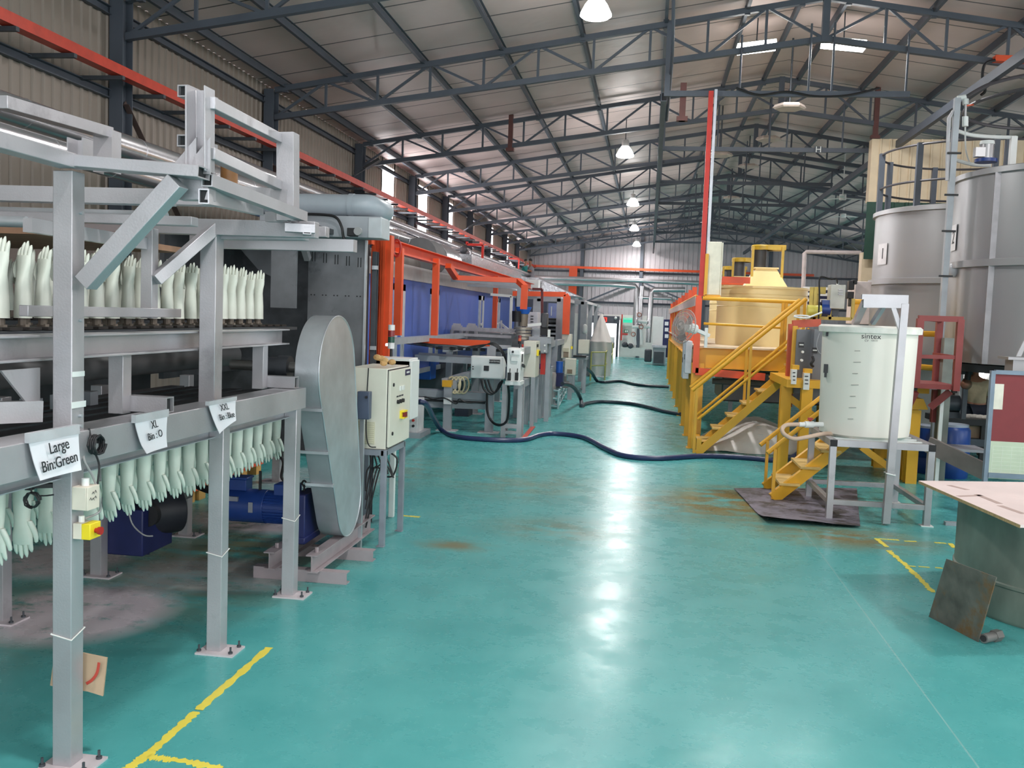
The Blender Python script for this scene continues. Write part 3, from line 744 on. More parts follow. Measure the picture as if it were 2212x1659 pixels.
# chain tracks
for nm, x, z, y0, y1 in (('upper chain track under the aisle-side upright formers', -3.3, 2.13, 3.4, 8.1), ('upper chain track under the rear upright formers', -4.3, 2.15, 3.6, 8.4), ('lower chain track over the hanging formers', -3.08, 1.46, 3.2, 7.6)):
    t = thing('chain_track', 'dark %s' % nm, 'chain conveyor', (x, y0, z))
    MB().box((x-.22, y0, z-.03), (x+.16, y1, z-.005)).build('track_bed', DGREY, t)
    y = y0
    while y < y1 - .1:
        MB().box((x-.16, y, z), (x+.1, y+.1, z+.014)).build('chain_link', mat('greasy_chain', srgb(58, 54, 52), .45, .4, .2), t); y += .155
# dim machinery seen through the frame
DARK = mat('grimy_dark_casing', srgb(60, 60, 64), .6, .2, .2)
solo(MB().cyl((-3.9, 3.2, 1.83), (-3.9, 8.4, 1.83), .1, 18), 'drive_roller', mat('dark_roller', srgb(96, 96, 98), .5, .3), 'long grey roller lying inside the conveyor frame', 'roller')
t = thing('drip_tray', 'dark slatted tray inside the frame above the hanging formers', 'tray', (-3.8, 5.6, 1.5))
for k in range(7): MB().box((-4.4+.19*k, 3.2, 1.51), (-4.27+.19*k, 8.2, 1.53)).build('slat', DARK, t)
solo(MB().box((-5.1, 3.2, 1.15), (-5.06, 9.0, 2.05)), 'casing_panel', DARK, 'dark casing panel closing the far side of the conveyor frame', 'panel')
solo(MB().box((-5.3, 3.0, 2.42), (-4.75, 5.9, 2.5)).box((-5.3, 3.0, 2.1), (-5.2, 8.2, 2.95)), 'back_casing', mat('warm_grimy_steel', srgb(108, 96, 90), .6, .2), 'grimy steel casing behind the rear upright formers', 'panel')
solo(MB().box((-4.9, 4.9, 2.66), (-3.35, 6.4, 2.7)), 'heater_hood', mat('lamp_lit_board', srgb(176, 132, 106), .7), 'brownish board over the rear upright formers', 'board')
t = thing('support_block_row', 'row of dull grey blocks standing in the dark tray', 'blocks', (-3.8, 5.5, 1.53))
for k in range(5): MB().box((-4.1, 5.0+.32*k, 1.53), (-4.0, 5.1+.32*k, 1.63)).build('block', GREYP, t)

# ---- paper signs in sleeves
def sign(pts, lines, label, fold=False):
    P = [AX(x, y, -2.655) for x, y in pts]; n = 6
    t = thing('paper_sign', label, 'paper sign', P[0].lerp(P[1], .5), 'bin signs on the side beam')
    m = MB(); N = 8
    for s_ in (0, .003):
        o = len(m.v)
        for i in range(N+1):
            for j in range(N+1):
                u, v = i/N, j/N
                p = P[0].lerp(P[1], u).lerp(P[3].lerp(P[2], u), v)
                p += V(.012*math.sin(PI*u)*v + .02*v*v*(u-.5)**2*4 + (.03*(v-.7)*(1.4-u) if fold and v > .7 else 0) - s_, 0, 0)
                m.v.append(p)
        for i in range(N):
            for j in range(N): m.f.append((o+i*(N+1)+j, o+(i+1)*(N+1)+j, o+(i+1)*(N+1)+j+1, o+i*(N+1)+j+1))
    m.build('sheet', PAPER, t, ang=60)
    hz = (P[1]-P[0]); up = (P[0]-P[3])
    for body, f, sz, uu in lines:
        c = P[0].lerp(P[1], uu).lerp(P[3].lerp(P[2], uu), f) + V(.018, 0, 0)
        text(body, sz, t, plane_matrix(c, hz, up), INK, .0012, sx=.85)
    MB().box(P[0]+V(-.02,0,-.01), P[1]+V(.006,0,.012)).build('sleeve_edge', PLASTIC, t)
sign([(62, 953), (170, 922), (168, 1015), (78, 1038)], [('Large', .3, .078, .5), ('Bin:Green', .68, .076, .5)], 'sheet reading Large Bin Green hung on the front post')
sign([(291, 910), (363, 888), (353, 965), (305, 980)], [('XL', .24, .066, .48), ('Bin : O', .56, .062, .5)], 'crumpled sheet reading XL hung between the first two posts', True)
sign([(450, 873), (510, 860), (504, 908), (468, 937)], [('XXL', .22, .072, .45), ('Bin : Blue', .58, .066, .52)], 'sheet reading XXL Bin Blue hung on the second post')

# ---- boxes and cables on the front post
fx = XO + .05
c = AX(184, 1068, fx)
t = thing('junction_box', 'small cream junction box with handwriting on the front post', 'junction box', (fx, 4.14, c.z))
zt, zb = AX(184, 1043, fx).z, AX(184, 1092, fx).z
MB().box((fx, 4.09, zb), (fx+.075, 4.19, zt)).build('box_body', mat('cream_box', srgb(222, 212, 196), .45), t, bev=.003)
MB().box((fx+.075, 4.09, zb), (fx+.083, 4.19, zt)).build('lid', mat('cream_box', srgb(222, 212, 196), .45), t, bev=.002)
MB().cyl((fx+.04, 4.14, zt), (fx+.04, 4.14, zt+.035), .018, 12).build('cable_gland', WHITE, t)
w = MB()
for k, (u, v) in enumerate(((0, .02), (.02, .024), (-.02, -.006), (0, -.01), (.02, -.004))): w.pipe([(fx+.0845, 4.135+u-.01, (zt+zb)/2+v), (fx+.0845, 4.135+u, (zt+zb)/2+v+.01), (fx+.0845, 4.135+u+.008, (zt+zb)/2+v-.003)], .0012, 5)
w.build('handwriting', INK, t)
zt, zb = AX(195, 1117, fx).z, AX(195, 1150, fx).z
t = thing('emergency_stop_box', 'yellow box with a red push button low on the front post', 'emergency stop', (fx, 4.14, zb))
MB().box((fx, 4.1, zb), (fx+.045, 4.19, zt)).build('box_back', mat('cream_box', (1,1,1)), t, bev=.003)
MB().box((fx+.045, 4.1, zb), (fx+.09, 4.19, zt)).build('lid', BRIGHTY, t, bev=.003)
zc = (zt+zb)/2; MB().cyl((fx+.09, 4.145, zc), (fx+.105, 4.145, zc), .012, 12).cyl((fx+.105, 4.145, zc), (fx+.122, 4.145, zc), .018, 14, .02).build('push_button', mat('red_button', srgb(170, 36, 30), .4), t)
MB().cyl((fx+.02, 4.14, zt), (fx+.02, 4.14, zt+.03), .014, 10).build('cable_gland', WHITE, t)
m = MB(); m.pipe([AX(183, 1120, fx+.03), AX(215, 1105, fx+.05), AX(214, 1075, fx+.06), AX(203, 1035, fx+.06), AX(184, 1000, fx+.04), AX(180, 985, fx+.02)], .006, 8, 6)
solo(m, 'signal_cable', mat('grey_cable', srgb(150, 150, 150), .5), 'grey cable looping between the junction box and the yellow stop box', 'cable')
m = MB()
def coil(m, c, R, k, r=.006, ax=(0,1,0), up=(0,0,1)):
    a = Vector(ax); b = Vector(up); n = a.cross(b)
    m.pipe([Vector(c) + (a*math.cos(2*PI*i/18) + b*math.sin(2*PI*i/18))*R*(1+.06*math.sin(i*2.3)) + n*(i*.0006) for i in range(18*k+1)], r, 6)
coil(m, AX(200, 960, fx+.035), .045, 4); m.pipe([AX(192, 925, fx+.02), AX(196, 945, fx+.03), AX(200, 960, fx+.035)], .005, 6, 4)
m.pipe([AX(203, 973, fx+.04), AX(214, 1005, fx+.05), AX(210, 1050, fx+.06)], .005, 6, 6)
solo(m, 'cable_coil', BLACK, 'black cable coil hung on the front post under the beam', 'cable coil')
m = MB(); coil(m, A(74, 1079, 4.0), .035, 3, .004, (1,0,0)); m.pipe([A(66, 1052, 4.0), A(72, 1068, 4.0), A(95, 1071, 4.05), A(120, 1068, 4.1)], .004, 6, 4)
solo(m, 'cable_coil', BLACK, 'small black cable coil hanging beneath the Large sign', 'cable coil')
m = MB().bar(A(45, 1050, 4.05), A(118, 1048, 4.12), .04, .02); m.bar(A(64, 1035, 4.05), A(64, 1058, 4.05), .03)
solo(m, 'sensor_bracket', BLACK, 'dark sensor bracket sticking out beside the front post under its sign', 'bracket')
# cardboard tied to the front post
b = A(150, 1450, 4.2)
m = MB(); pts = [A(119, 1398, 4.2), A(231, 1421, 4.26), A(222, 1504, 4.26), A(190, 1494, 4.22), A(108, 1481, 4.16)]
t = thing('cardboard_piece', 'torn brown cardboard tied behind the foot of the front post', 'cardboard', pts[4])
m.prism(pts, (0, .008, 0)).build('board', CARD, t)
m = MB(); m.pipe([A(219, 1428, 4.245), A(214, 1450, 4.24), A(203, 1466, 4.235), A(188, 1476, 4.225)], .008, 6, 4)
for i, p in enumerate(m.v): m.v[i] = V(p.x, 4.19+(p.y-4.19)*.3+.018, p.z)
m.build('red_mark', REDTAPE, t)

# ---- insulated pipes along the side wall above the frame
for nm, x, px, py, r in (('upper silver clad pipe running along the hall behind the frame', -5.35, 0, 228, .125), ('lower silver clad pipe running along the hall behind the frame', -5.1, 0, 292, .1)):
    p = AX(px, py, x); m = MB(); y = 2.0
    m.cyl((x, y, p.z), (x, 40, p.z), r, 20)
    while y < 40: m.cyl((x, y, p.z), (x, y+.03, p.z), r+.004, 20); y += .9
    solo(m, 'lagged_pipe', PIPEAL, nm, 'pipe')
p = AX(495, 378, -5.0); solo(MB().cyl(p+V(0,0,-.25), p+V(0,0,.12), .1, 18), 'brown_drum', mat('brown_lacquer', srgb(150, 104, 58), .5), 'brown cylinder standing on top behind the railing', 'drum')

# ---- tall guard cover of the chain drive
t = thing('chain_guard', 'tall silver rounded drive cover standing on the floor skid by the frame end', 'chain guard', (-2.72, 7.9, .22))
pts = [(7.68+.46*math.cos(a), 1.78+.46*math.sin(a)) for a in [2*PI*k/48 for k in range(48)]] + [(8.1+.33*math.cos(a), .58+.33*math.sin(a)) for a in [2*PI*k/48 for k in range(48)]]
hp = hull(pts)
MB().prism([(-2.815, y, z) for y, z in hp], (.205, 0, 0)).build('casing', GALV, t, bev=.004)
rim = MB(); rim.pipe([(-2.61, y, z) for y, z in hp+hp[:1]], .006, 6); rim.build('weld_seam', GALV, t)
for z, s in ((1.47, .0), (1.09, .03), (.79, .06)):
    yy = min(y for y, z2 in hp if abs(z2-z) < .6); 
    lo = [ (a, b) for a, b in zip(hp, hp[1:]+hp[:1]) if (a[1]-z)*(b[1]-z) <= 0 and min(a[0], b[0]) < 7.9 ]
    yy = min((a[0]+(b[0]-a[0])*((z-a[1])/((b[1]-a[1]) or 1))) for a, b in lo)
    MB().box((-2.85, yy-.03, z-.012), (-2.6, yy+.01, z+.012)).build('seam_flange', GALV, t)
# ---- blue gear motor on its steel skid
t = thing('motor_skid', 'grey steel skid of channels and beams under the blue gear motor', 'skid', (-2.85, 7.9, 0))
PNK = mat('pinkish_grey_primer', srgb(164, 152, 156), .5, .15, .1)
for y in (7.46, 8.22): MB().chan((-3.22, y, .05), (-2.4, y, .05), .09, .1, .009, flip=-1).build('cross_channel', PNK, t)
for x in (-3.05, -2.68): MB().ibeam((x, 7.34, .175), (x, 9.0, .175), .1, .15, .011).build('long_beam', PNK, t)
for x, y in ((-2.68, 7.46), (-2.68, 8.22), (-3.05, 7.5), (-2.68, 8.75)): MB().cyl((x, y, .25), (x, y, .29), .016, 6).build('bolt', PNK, t)
t = thing('gear_motor', 'blue gear motor with ribbed casing lying on the skid beside the tall cover', 'gear motor', (-3.1, 7.85, .28))
zc, yc = .52, 7.85
fin = MB().cyl((-3.28, yc, zc), (-2.98, yc, zc), .135, 28)
for k in range(30):
    a = 2*PI*k/30; fin.bar((-3.28, yc+.137*math.cos(a), zc+.137*math.sin(a)), (-2.98, yc+.137*math.cos(a), zc+.137*math.sin(a)), .012, .02, up=(0, math.cos(a), math.sin(a)))
fin.build('motor_body', BLUE, t)
MB().cyl((-3.62, yc, zc), (-3.28, yc, zc), .15, 28).cyl((-3.66, yc, zc), (-3.62, yc, zc), .12, 28, .15).build('brake_housing', BLUE, t, bev=.004)
MB().box((-3.62, yc-.07, zc+.14), (-3.46, yc+.07, zc+.24)).box((-3.63, yc-.08, zc+.24), (-3.45, yc+.08, zc+.26)).build('terminal_box', BLUE, t, bev=.006)
MB().box((-3.2, yc-.08, zc+.12), (-3.0, yc+.08, zc+.22)).build('terminal_box', BLUE, t, bev=.006)
MB().box((-2.99, yc-.18, .25), (-2.87, yc+.18, .68)).box((-3.02, yc-.2, .25), (-2.86, yc+.2, .31)).build('gearbox', NAVY, t, bev=.01)
MB().pipe([(-2.95, yc, .68), (-2.95, yc, .72), (-2.97, yc, .75), (-2.95, yc, .775), (-2.93, yc, .75), (-2.95, yc, .72)], .009, 8, 3).build('lifting_eye', BLACK, t)
MB().bar((-3.35, yc-.02, zc+.15), (-3.35, yc-.02, zc+.32), .02).build('brake_lever', BLACK, t)
MB().box((-3.4, yc-.155, zc-.03), (-3.36, yc-.15, zc+.06)).box((-3.6, yc-.152, zc+.06), (-3.5, yc-.13, zc+.1)).build('rating_plate', mat('plate_grey', srgb(150, 150, 160), .4, .4), t)
# shaft and coupling to the cover
t = thing('drive_shaft', 'dark drive shaft with a flanged coupling entering the tall cover', 'shaft', (-3.0, 7.75, 1.78))
MB().cyl((-3.6, 7.75, 1.78), (-2.86, 7.75, 1.78), .045, 16).build('shaft', mat('worn_steel', srgb(120, 118, 116), .4, .6), t)
MB().cyl((-3.16, 7.75, 1.78), (-3.06, 7.75, 1.78), .1, 18).cyl((-3.3, 7.75, 1.78), (-3.16, 7.75, 1.78), .085, 18).build('coupling', DGREY, t)
MB().cyl((-2.95, 7.75, 1.78), (-2.88, 7.75, 1.78), .09, 18).build('bearing', DGREY, t)

# ---- oven mouth where the formers go in
t = thing('oven_mouth', 'dark sooty steel mouth of the drying tunnel at the end of the conveyor', 'oven inlet', (-3.7, 9.3, 1.0))
MB().box((-4.75, 8.6, 1.55), (-4.7, 11, 3.1)).box((-5.4, 10.4, .6), (-3.2, 10.45, 3.1)).box((-4.75, 8.6, 3.05), (-3.2, 11, 3.1)).build('shell', mat('sooty_shell', srgb(78, 80, 84), .5, .4, .3), t)
a = A(640, 512, 9.0); 
MB().box((A(585,600,8.9).x, 8.9, A(610,665,8.9).z), (A(640,600,8.9).x, 8.93, A(610,505,8.9).z)).build('curtain_plate', SOOTY, t)
MB().prism([A(495, 510, 10.0), A(590, 510, 10.0), A(592, 600, 10.0), A(560, 585, 10.0)], (0, .03, 0)).build('deflector_plate', SOOTY, t)
MB().bar(A(650, 512, 9.2), A(665, 560, 9.4), .06).build('stay', SILVER, t)
t = thing('end_plate', 'large dull steel plate with slots hung beside the oven mouth', 'steel plate', (-3.1, 9.5, 1.7))
x0, x1 = A(664, 650, 9.5).x, A(788, 650, 9.5).x; z1, z0 = A(725, 514, 9.5).z, A(725, 805, 9.5).z
MB().box((x0, 9.5, z0), (x1, 9.53, z1)).build('plate', SOOTY, t, bev=.004)
sl = MB()
for k in range(5):
    for d in (-.015, .015):
        xx = x0+.06+k*.125; sl.box((xx+d-.004, 9.494, z1-.25-.012*k), (xx+d+.004, 9.5, z1-.15-.012*k)); sl.cyl((xx+d*1.2, 9.492, z1-.6), (xx+d*1.2, 9.5, z1-.6), .007, 8)
sl.build('slot', HOLE, t)
MB().box((x1, 9.46, z0+.05), (x1+.02, 9.5, z1-.02)).build('edge_trim', GALV, t)
t = thing('hinge_channel', 'dark upright channel with hinges behind the slotted steel plate', 'channel', (x1+.06, 9.7, 1.2))
MB().chan((x1+.045, 9.7, 0), (x1+.045, 9.7, z1-.12), .05, .08, .01).build('channel', DGREY, t)
for z in (2.75, 1.9): MB().box((x1+.03, 9.62, z-.02), (x1+.09, 9.66, z+.02)).build('hinge', GALV, t)
# grey pvc extract duct above
t = thing('pvc_duct', 'thick grey plastic duct with an elbow above the oven mouth', 'duct', A(740, 445, 9.3))
Y = 9.4; c = A(760, 444, Y); r = .112
MB().cyl((A(560, 446, Y).x, Y, c.z), (c.x, Y, c.z), r, 28).build('straight_pipe', PVC, t)
e = A(802, 446, Y)
MB().cyl((c.x-.02, Y, c.z), (c.x+.03, Y, c.z), r+.01, 28).pipe([(c.x, Y, c.z), (e.x-.12, Y, c.z), (e.x-.03, Y+.03, c.z), (e.x+.03, Y+.12, c.z-.02), (e.x+.05, Y+.28, c.z-.03)], r+.004, 28, 8).build('elbow', PVC, t)
t = thing('trough_casing', 'long pale grey sheet casing under the plastic duct', 'casing', A(700, 490, 9.2))
MB().box((A(560, 490, 9.2).x, 9.2, A(730, 512, 9.2).z), (A(822, 490, 9.2).x, 9.5, A(730, 466, 9.2).z)).build('body', GREYP, t, bev=.006)
MB().box((A(795, 490, 9.19).x, 9.19, A(800, 514, 9.2).z), (A(824, 490, 9.19).x, 9.5, A(800, 470, 9.2).z)).build('end_cap', mat('light_grey_paint', srgb(186,190,194), .4), t, bev=.006)
t = thing('inspection_camera', 'small black device with a round face on the casing above the plate', 'camera', A(770, 502, 9.0))
c = A(762, 502, 9.05); MB().cb(c, (.09, .1, .08)).build('body', BLACK, t, bev=.006); d = A(775, 500, 8.99); MB().cyl(d, d+V(0,-.04,0), .04, 18).build('lens_ring', mat('lens_grey', srgb(150,150,150), .35), t)
m = MB(); m.pipe([A(640, 462, 9.15), A(700, 464, 9.12), A(726, 470, 9.1), A(738, 490, 9.08), A(742, 512, 9.08), A(750, 524, 9.08), A(762, 520, 9.05)], .014, 8, 6)
solo(m, 'black_cable', BLACK, 'thick black cable bending down from the casing to the round black device', 'cable')

# ---- electrical cabinet on its stand
t = thing('cabinet_stand', 'grey four legged steel stand under the tall beige control cabinet', 'stand', (-2.65, 9.1, 0))
for x in (-2.86, -2.48):
    for y in (8.74, 9.42): MB().bar((x, y, 0), (x, y, .95), .055).box((x-.05, y-.04, 0), (x+.03, y+.03, .008)).build('leg', mat('stand_grey', srgb(140,146,156), .45, .2), t, bev=.003)
for a, b in (((-2.86, 8.74), (-2.48, 8.74)), ((-2.48, 8.74), (-2.48, 9.42)), ((-2.48, 9.42), (-2.86, 9.42)), ((-2.86, 9.42), (-2.86, 8.74))): MB().bar((*a, .925), (*b, .925), .055).build('top_rail', mat('stand_grey', (1,1,1)), t)
t = thing('control_cabinet', 'tall beige control cabinet with a yellow switch standing on four grey legs', 'electrical cabinet', (-2.65, 9.15, .955))
MB().box((-2.86, 8.74, .955), (-2.47, 9.55, 1.74)).build('body', BEIGE, t, bev=.006)
d = MB().box((-2.465, 8.76, .975), (-2.44, 9.53, 1.72)).build('door', BEIGE, t, bev=.004)
MB().box((-2.468, 8.752, .965), (-2.464, 9.538, 1.73)).build('door_gap', INK, t)
for y, z in ((8.86, 1.58), (8.86, 1.1)): MB().cyl((-2.44, y, z), (-2.43, y, z), .018, 12).build('lock', BLACK, d)
v = MB().box((-2.8, 8.735, 1.0), (-2.58, 8.742, 1.22))
v.build('vent_panel', mat('vent_beige', srgb(198, 194, 170), .5), t)
v = MB()
for k in range(10): v.box((-2.79, 8.728, 1.012+.02*k), (-2.59, 8.736, 1.02+.02*k))
v.build('louvre', mat('louvre_cream', srgb(206, 202, 178), .5), t)
MB().box((-2.44, 9.13, 1.22), (-2.42, 9.27, 1.30)).box((-2.42, 9.13, 1.22), (-2.395, 9.27, 1.235)).box((-2.42, 9.13, 1.285), (-2.395, 9.27, 1.30)).build('isolator_plate', BRIGHTY, d)
MB().box((-2.42, 9.17, 1.235), (-2.385, 9.225, 1.285)).build('isolator_handle', mat('dark_red', srgb(120, 24, 20), .4), d)
for k in range(3): MB().cyl((-2.44, 9.02+.09*k, 1.40), (-2.415, 9.02+.09*k, 1.40), .02, 12).build('selector_knob', BLACK, d)
for k in range(3): MB().box((-2.44, 8.99+.09*k, 1.445), (-2.437, 9.06+.09*k, 1.46)).build('label_plate', INK, d)
for k in range(2): MB().box((-2.44, 9.1+.1*k, 1.505), (-2.43, 9.16+.1*k, 1.55)).build('indicator', WHITE, d)
MB().box((-2.44, 9.3, 1.645), (-2.436, 9.5, 1.705)).build('name_plate', mat('navy_plate', srgb(40, 36, 76), .4), d)
MB().box((-2.436, 9.34, 1.667), (-2.435, 9.46, 1.685)).build('lettering', WHITE, d)
solo(MB().box(A(808, 800, 9.9), A(886, 775, 9.9)+V(0,.35,0)).pb(806, 778, 888, 905, 9.9, .35).bar((-2.75, 10.05, 0), (-2.75, 10.05, 1.3), .06), 'switch_box', WHITE, 'white switch box tucked behind the tall beige cabinet', 'electrical cabinet', bev=.006)
c = A(787, 885, 8.55); t = thing('isolator_box', 'small dark blue grey isolator box between the tall cover and beige cabinet', 'switch', c)
m = MB().pb(771, 846, 797, 906, 8.45, .09); m.build('body', mat('slate_plastic', srgb(74, 84, 104), .45), t, bev=.006)
c = A(792, 858, 8.45); MB().cyl(c, c+V(0,-.02,0), .012, 10).build('knob', BLACK, t)
solo(MB().bar((A(782, 950, 8.6).x, 8.6, 0), (A(782, 950, 8.6).x, 8.6, 1.3), .04), 'isolator_post', GALV, 'slim post carrying the dark isolator box beside the tall cover', 'post')
m = MB()
for k in range(5):
    x = 796+8*k; m.pipe([A(x, 970, 8.95), A(x+6+4*k, 1000+8*k, 8.95), A(x-4, 1020-4*k, 8.9), A(790, 1060+20*k, 8.8)], .008, 6, 6)
m.pipe([A(838, 975, 9.0), A(858, 992, 9.0), A(850, 1026, 9.0), A(835, 1030, 9.0)], .009, 6, 6)
solo(m, 'cable_bundle', BLACK, 'loops of grey and black cable hanging under the tall beige cabinet', 'cables')
m = MB(); m.pipe([A(796, 795, 8.7), A(793, 850, 8.7), A(791, 930, 8.7), A(797, 962, 8.68), A(812, 966, 8.68)], .006, 6, 6)
solo(m, 'thin_cable', BLACK, 'thin black cable down the vented side of the beige cabinet', 'cable')
c = A(832, 783, 9.0); m = MB()
for k in range(7): m.ball(c + V(random.uniform(-.09,.09), random.uniform(-.05,.05), random.uniform(-.01,.05)), (.04, .03, .03), 7, 5)
solo(m, 'crumpled_paper', mat('brown_packing_paper', srgb(204, 164, 110), .8, 0, .2), 'crumpled brown packing paper lying on top of the beige cabinet', 'paper')

# ---- things on the floor inside the frame
t = thing('blower', 'dark navy blower with a scroll casing on the floor under the hanging formers', 'blower', (-3.9, 7.9, 0))
m = MB().pb(228, 1100, 308, 1200, 7.2, .5); m.build('base_box', NAVY, t, bev=.01)
c = A(325, 1110, 7.5); MB().cyl(c+V(-.1,-.05,0), c+V(.12,.25,0), .2, 28).build('scroll_casing', mat('black_cast', srgb(34, 36, 44), .5), t, bev=.01)
c2 = A(325, 1110, 7.35); MB().cyl(c2, c2+V(.0,-.06,0), .1, 20).build('inlet_ring', BLACK, t)
MB().bar(A(305, 1195, 7.4), A(318, 1140, 7.5), .1).bar(A(350, 1165, 7.6), A(345, 1120, 7.6), .08).build('foot', NAVY, t)
m = MB().pb(318, 1018, 385, 1085, 7.9, .3); m.build('gear_head', mat('dull_grey_cast', srgb(120, 124, 124), .5, .2), t, bev=.02)
m = MB(); m.pipe([A(275, 1085, 6.9), A(285, 1130, 6.9), A(310, 1155, 6.9), A(330, 1158, 6.95)], .006, 6, 6)
solo(m, 'drooping_cable', mat('grey_cable', (1,1,1)), 'thin grey cord drooping beside the navy blower', 'cord')
# pallets painted orange and yellow
for k, (xa, ya, xb, yb, zz) in enumerate(((355, 1105, 435, 1075, 0), (452, 1062, 560, 1020, 0))):
    a = AZ(xa, ya); b = AZ(xb, yb); t = thing('skid_pallet', 'low pallet of raw timber with orange and yellow rails, %s along the inner legs' % ('nearer one' if k == 0 else 'farther one'), 'pallet', a)
    d = (b-a)
    for j in range(4): c = a + d*(j/3.3); MB().cb(c+V(-.1,0,.06), (.3, .16, .12)).build('timber_block', WOOD, t)
    MB().bar(a+V(-.05,0,.16), b+V(-.05,0,.16), .22, .07).build('orange_rail', ORANGE, t)
    MB().bar(a+V(-.22,0,.25), b+V(-.22,0,.25), .12, .05).build('yellow_rail', YELLOW, t)
t = thing('valve_stand', 'short steel valve stand with a black actuator seen between the frame posts', 'valve stand', AZ(600, 1035))
p = AZ(598, 1040); Yv = p.y
MB().bar((p.x, Yv, 0), (p.x, Yv, A(600, 985, Yv).z), .1, .1).box((p.x-.2, Yv-.12, 0), (p.x+.2, Yv+.12, .012)).build('pedestal', SILVER, t)
m = MB().pb(570, 952, 600, 972, Yv-.05, .1); m.build('actuator', BLACK, t, bev=.01)
c = A(603, 962, Yv-.05); MB().cyl(c, c+V(.04,0,0), .04, 12).build('blue_cap', BRIGHTB, t)
m = MB().pb(578, 975, 612, 992, Yv-.02, .08); m.build('valve_body', mat('worn_steel', (1,1,1)), t)
m = MB(); m.pipe([A(604, 980, Yv-.05), A(612, 1000, Yv-.05), A(608, 1030, Yv-.05), A(618, 1042, Yv-.05)], .02, 8, 6)
solo(m, 'valve_hose', BLACK, 'black hose curving down from the valve stand to the floor', 'hose')
m = MB(); m.pipe([A(425, 1048, 8.2), A(450, 1058, 8.1), A(485, 1062, 8.0), A(540, 1050, 8.2)], .035, 10, 6)
solo(m, 'thick_black_hose', BLACK, 'thick black hose lying across the pallets behind the second post', 'hose')

# ================================================================ BLUE OVEN AND THE LINE BEHIND IT
BX = -4.6
def bz(x, y): p = AX(x, y, BX); return p
t = thing('blue_drying_oven', 'long blue panelled drying oven with white framed doors behind the red steelwork', 'oven', (BX-.9, 24, 0))
y0, y1 = 14.6, AX(1112, 660, BX).y
ot = AX(960, 618, BX).z; ob = 1.15
MB().box((BX-1.6, y0, ob), (BX, y1, ot)).build('panel_wall', OVEN, t)
MB().box((BX-1.65, y0, ot), (BX+.03, y1, ot+.28)).build('top_fascia', mat('oven_fascia', srgb(196, 192, 194), .45, .1, .06), t)
MB().box((BX-1.65, y0, ob-.1), (BX+.03, y1, ob)).build('bottom_rail', mat('pale_oven_trim', srgb(196, 200, 206), .4, .2), t)
WFR = mat('pale_oven_trim', (1,1,1))
for xa, xb in ((849, 872), (929, 946), (1034, 1044), (1072, 1079)):
    a = AX(xa, 640, BX).y; b = AX(xb, 640, BX).y; zt = ot - .1; zb = ob + .12
    d = MB().box((BX, a+.12, zb+.1), (BX+.02, b-.12, zt-.1)).build('door', OVEN, t)
    for p, q_ in (((a, zb), (a+.24, zt)), ((b-.24, zb), (b, zt)), ((a, zt-.12), (b, zt)), ((a, zb), (b, zb+.12))): MB().box((BX, p[0], p[1]), (BX+.035, q_[0], q_[1])).build('door_frame', WFR, d)
    MB().bar((BX+.05, a+.15, 2.0), (BX+.05, a+.55, 2.06), .03, .05).build('handle', WFR, d)
# lagged ducts and pipework on top of the oven
t = thing('lagged_duct', 'big duct wrapped in crumpled foil with a grey end on top of the blue oven', 'duct', AX(935, 540, BX-.3))
c = AX(905, 552, BX-.45)
MB().pipe([(c.x, c.y, c.z), (c.x, c.y+1.0, c.z)], .40, 24).build('grey_band', mat('grey_felt', srgb(126, 126, 128), .8, 0, .08), t)
MB().pipe([(c.x, c.y+1.0, c.z), (c.x, c.y+1.5, c.z), (c.x, c.y+2.0, c.z), (c.x, c.y+2.7, c.z-.02)], .42, 24).pipe([(c.x, c.y+2.2, c.z-.1), (c.x, c.y+2.4, c.z-.7)], .3, 20).build('foil_wrap', FOIL, t)
t = thing('grey_duct_bend', 'mottled grey lagged duct lying on the oven roof behind the red beam', 'duct', AX(880, 572, BX-.8))
MB().pipe([AX(840, 562, BX-.7), AX(880, 573, BX-.7), AX(930, 588, BX-.6), AX(958, 598, BX-.6)], .3, 18, 5).build('duct', mat('mottled_lagging', srgb(140, 134, 130), .6, .2, .2, 4), t)
t = thing('foil_box_duct', 'long square foil covered duct further along the oven roof', 'duct', AX(1060, 592, BX))
a, b = AX(1010, 585, BX-.3), AX(1120, 600, BX-.3)
MB().box((BX-1.3, a.y, ot+.3), (BX-.2, b.y, ot+1.0)).build('duct', FOIL, t)
a = A(1150, 616, 40); 
solo(MB().box((a.x-.9, 38, a.z-.45), (a.x+.5, 46, a.z+.25)).prism([(a.x+.5, 38, a.z-.45), (a.x+.5, 38, a.z+.2), (a.x+2.1, 38, a.z-.45)], (0, 6, 0)), 'foil_hood', FOIL, 'silver foil hood past the end of the blue oven', 'hood')
t = thing('white_box_unit', 'small bright white box unit on the line beside the foil hood', 'box', A(1150, 620, 37))
MB().pb(1135, 604, 1163, 624, 37, .6).build('body', WHITE, t)
for i, (px, py, r) in enumerate(((860, 487, .1), (860, 518, .08), (850, 532, .06))):
    p = AX(px, py, WX+1.5); solo(MB().cyl((WX+1.5, 12, p.z), (WX+1.5, YE-4, p.z), r, 14), 'lagged_pipe', PIPEAL, 'bright silver pipe in front of the tall windows, %s of the stack' % ('top one', 'middle one', 'bottom one')[i], 'pipe', 'pipes by the tall windows')
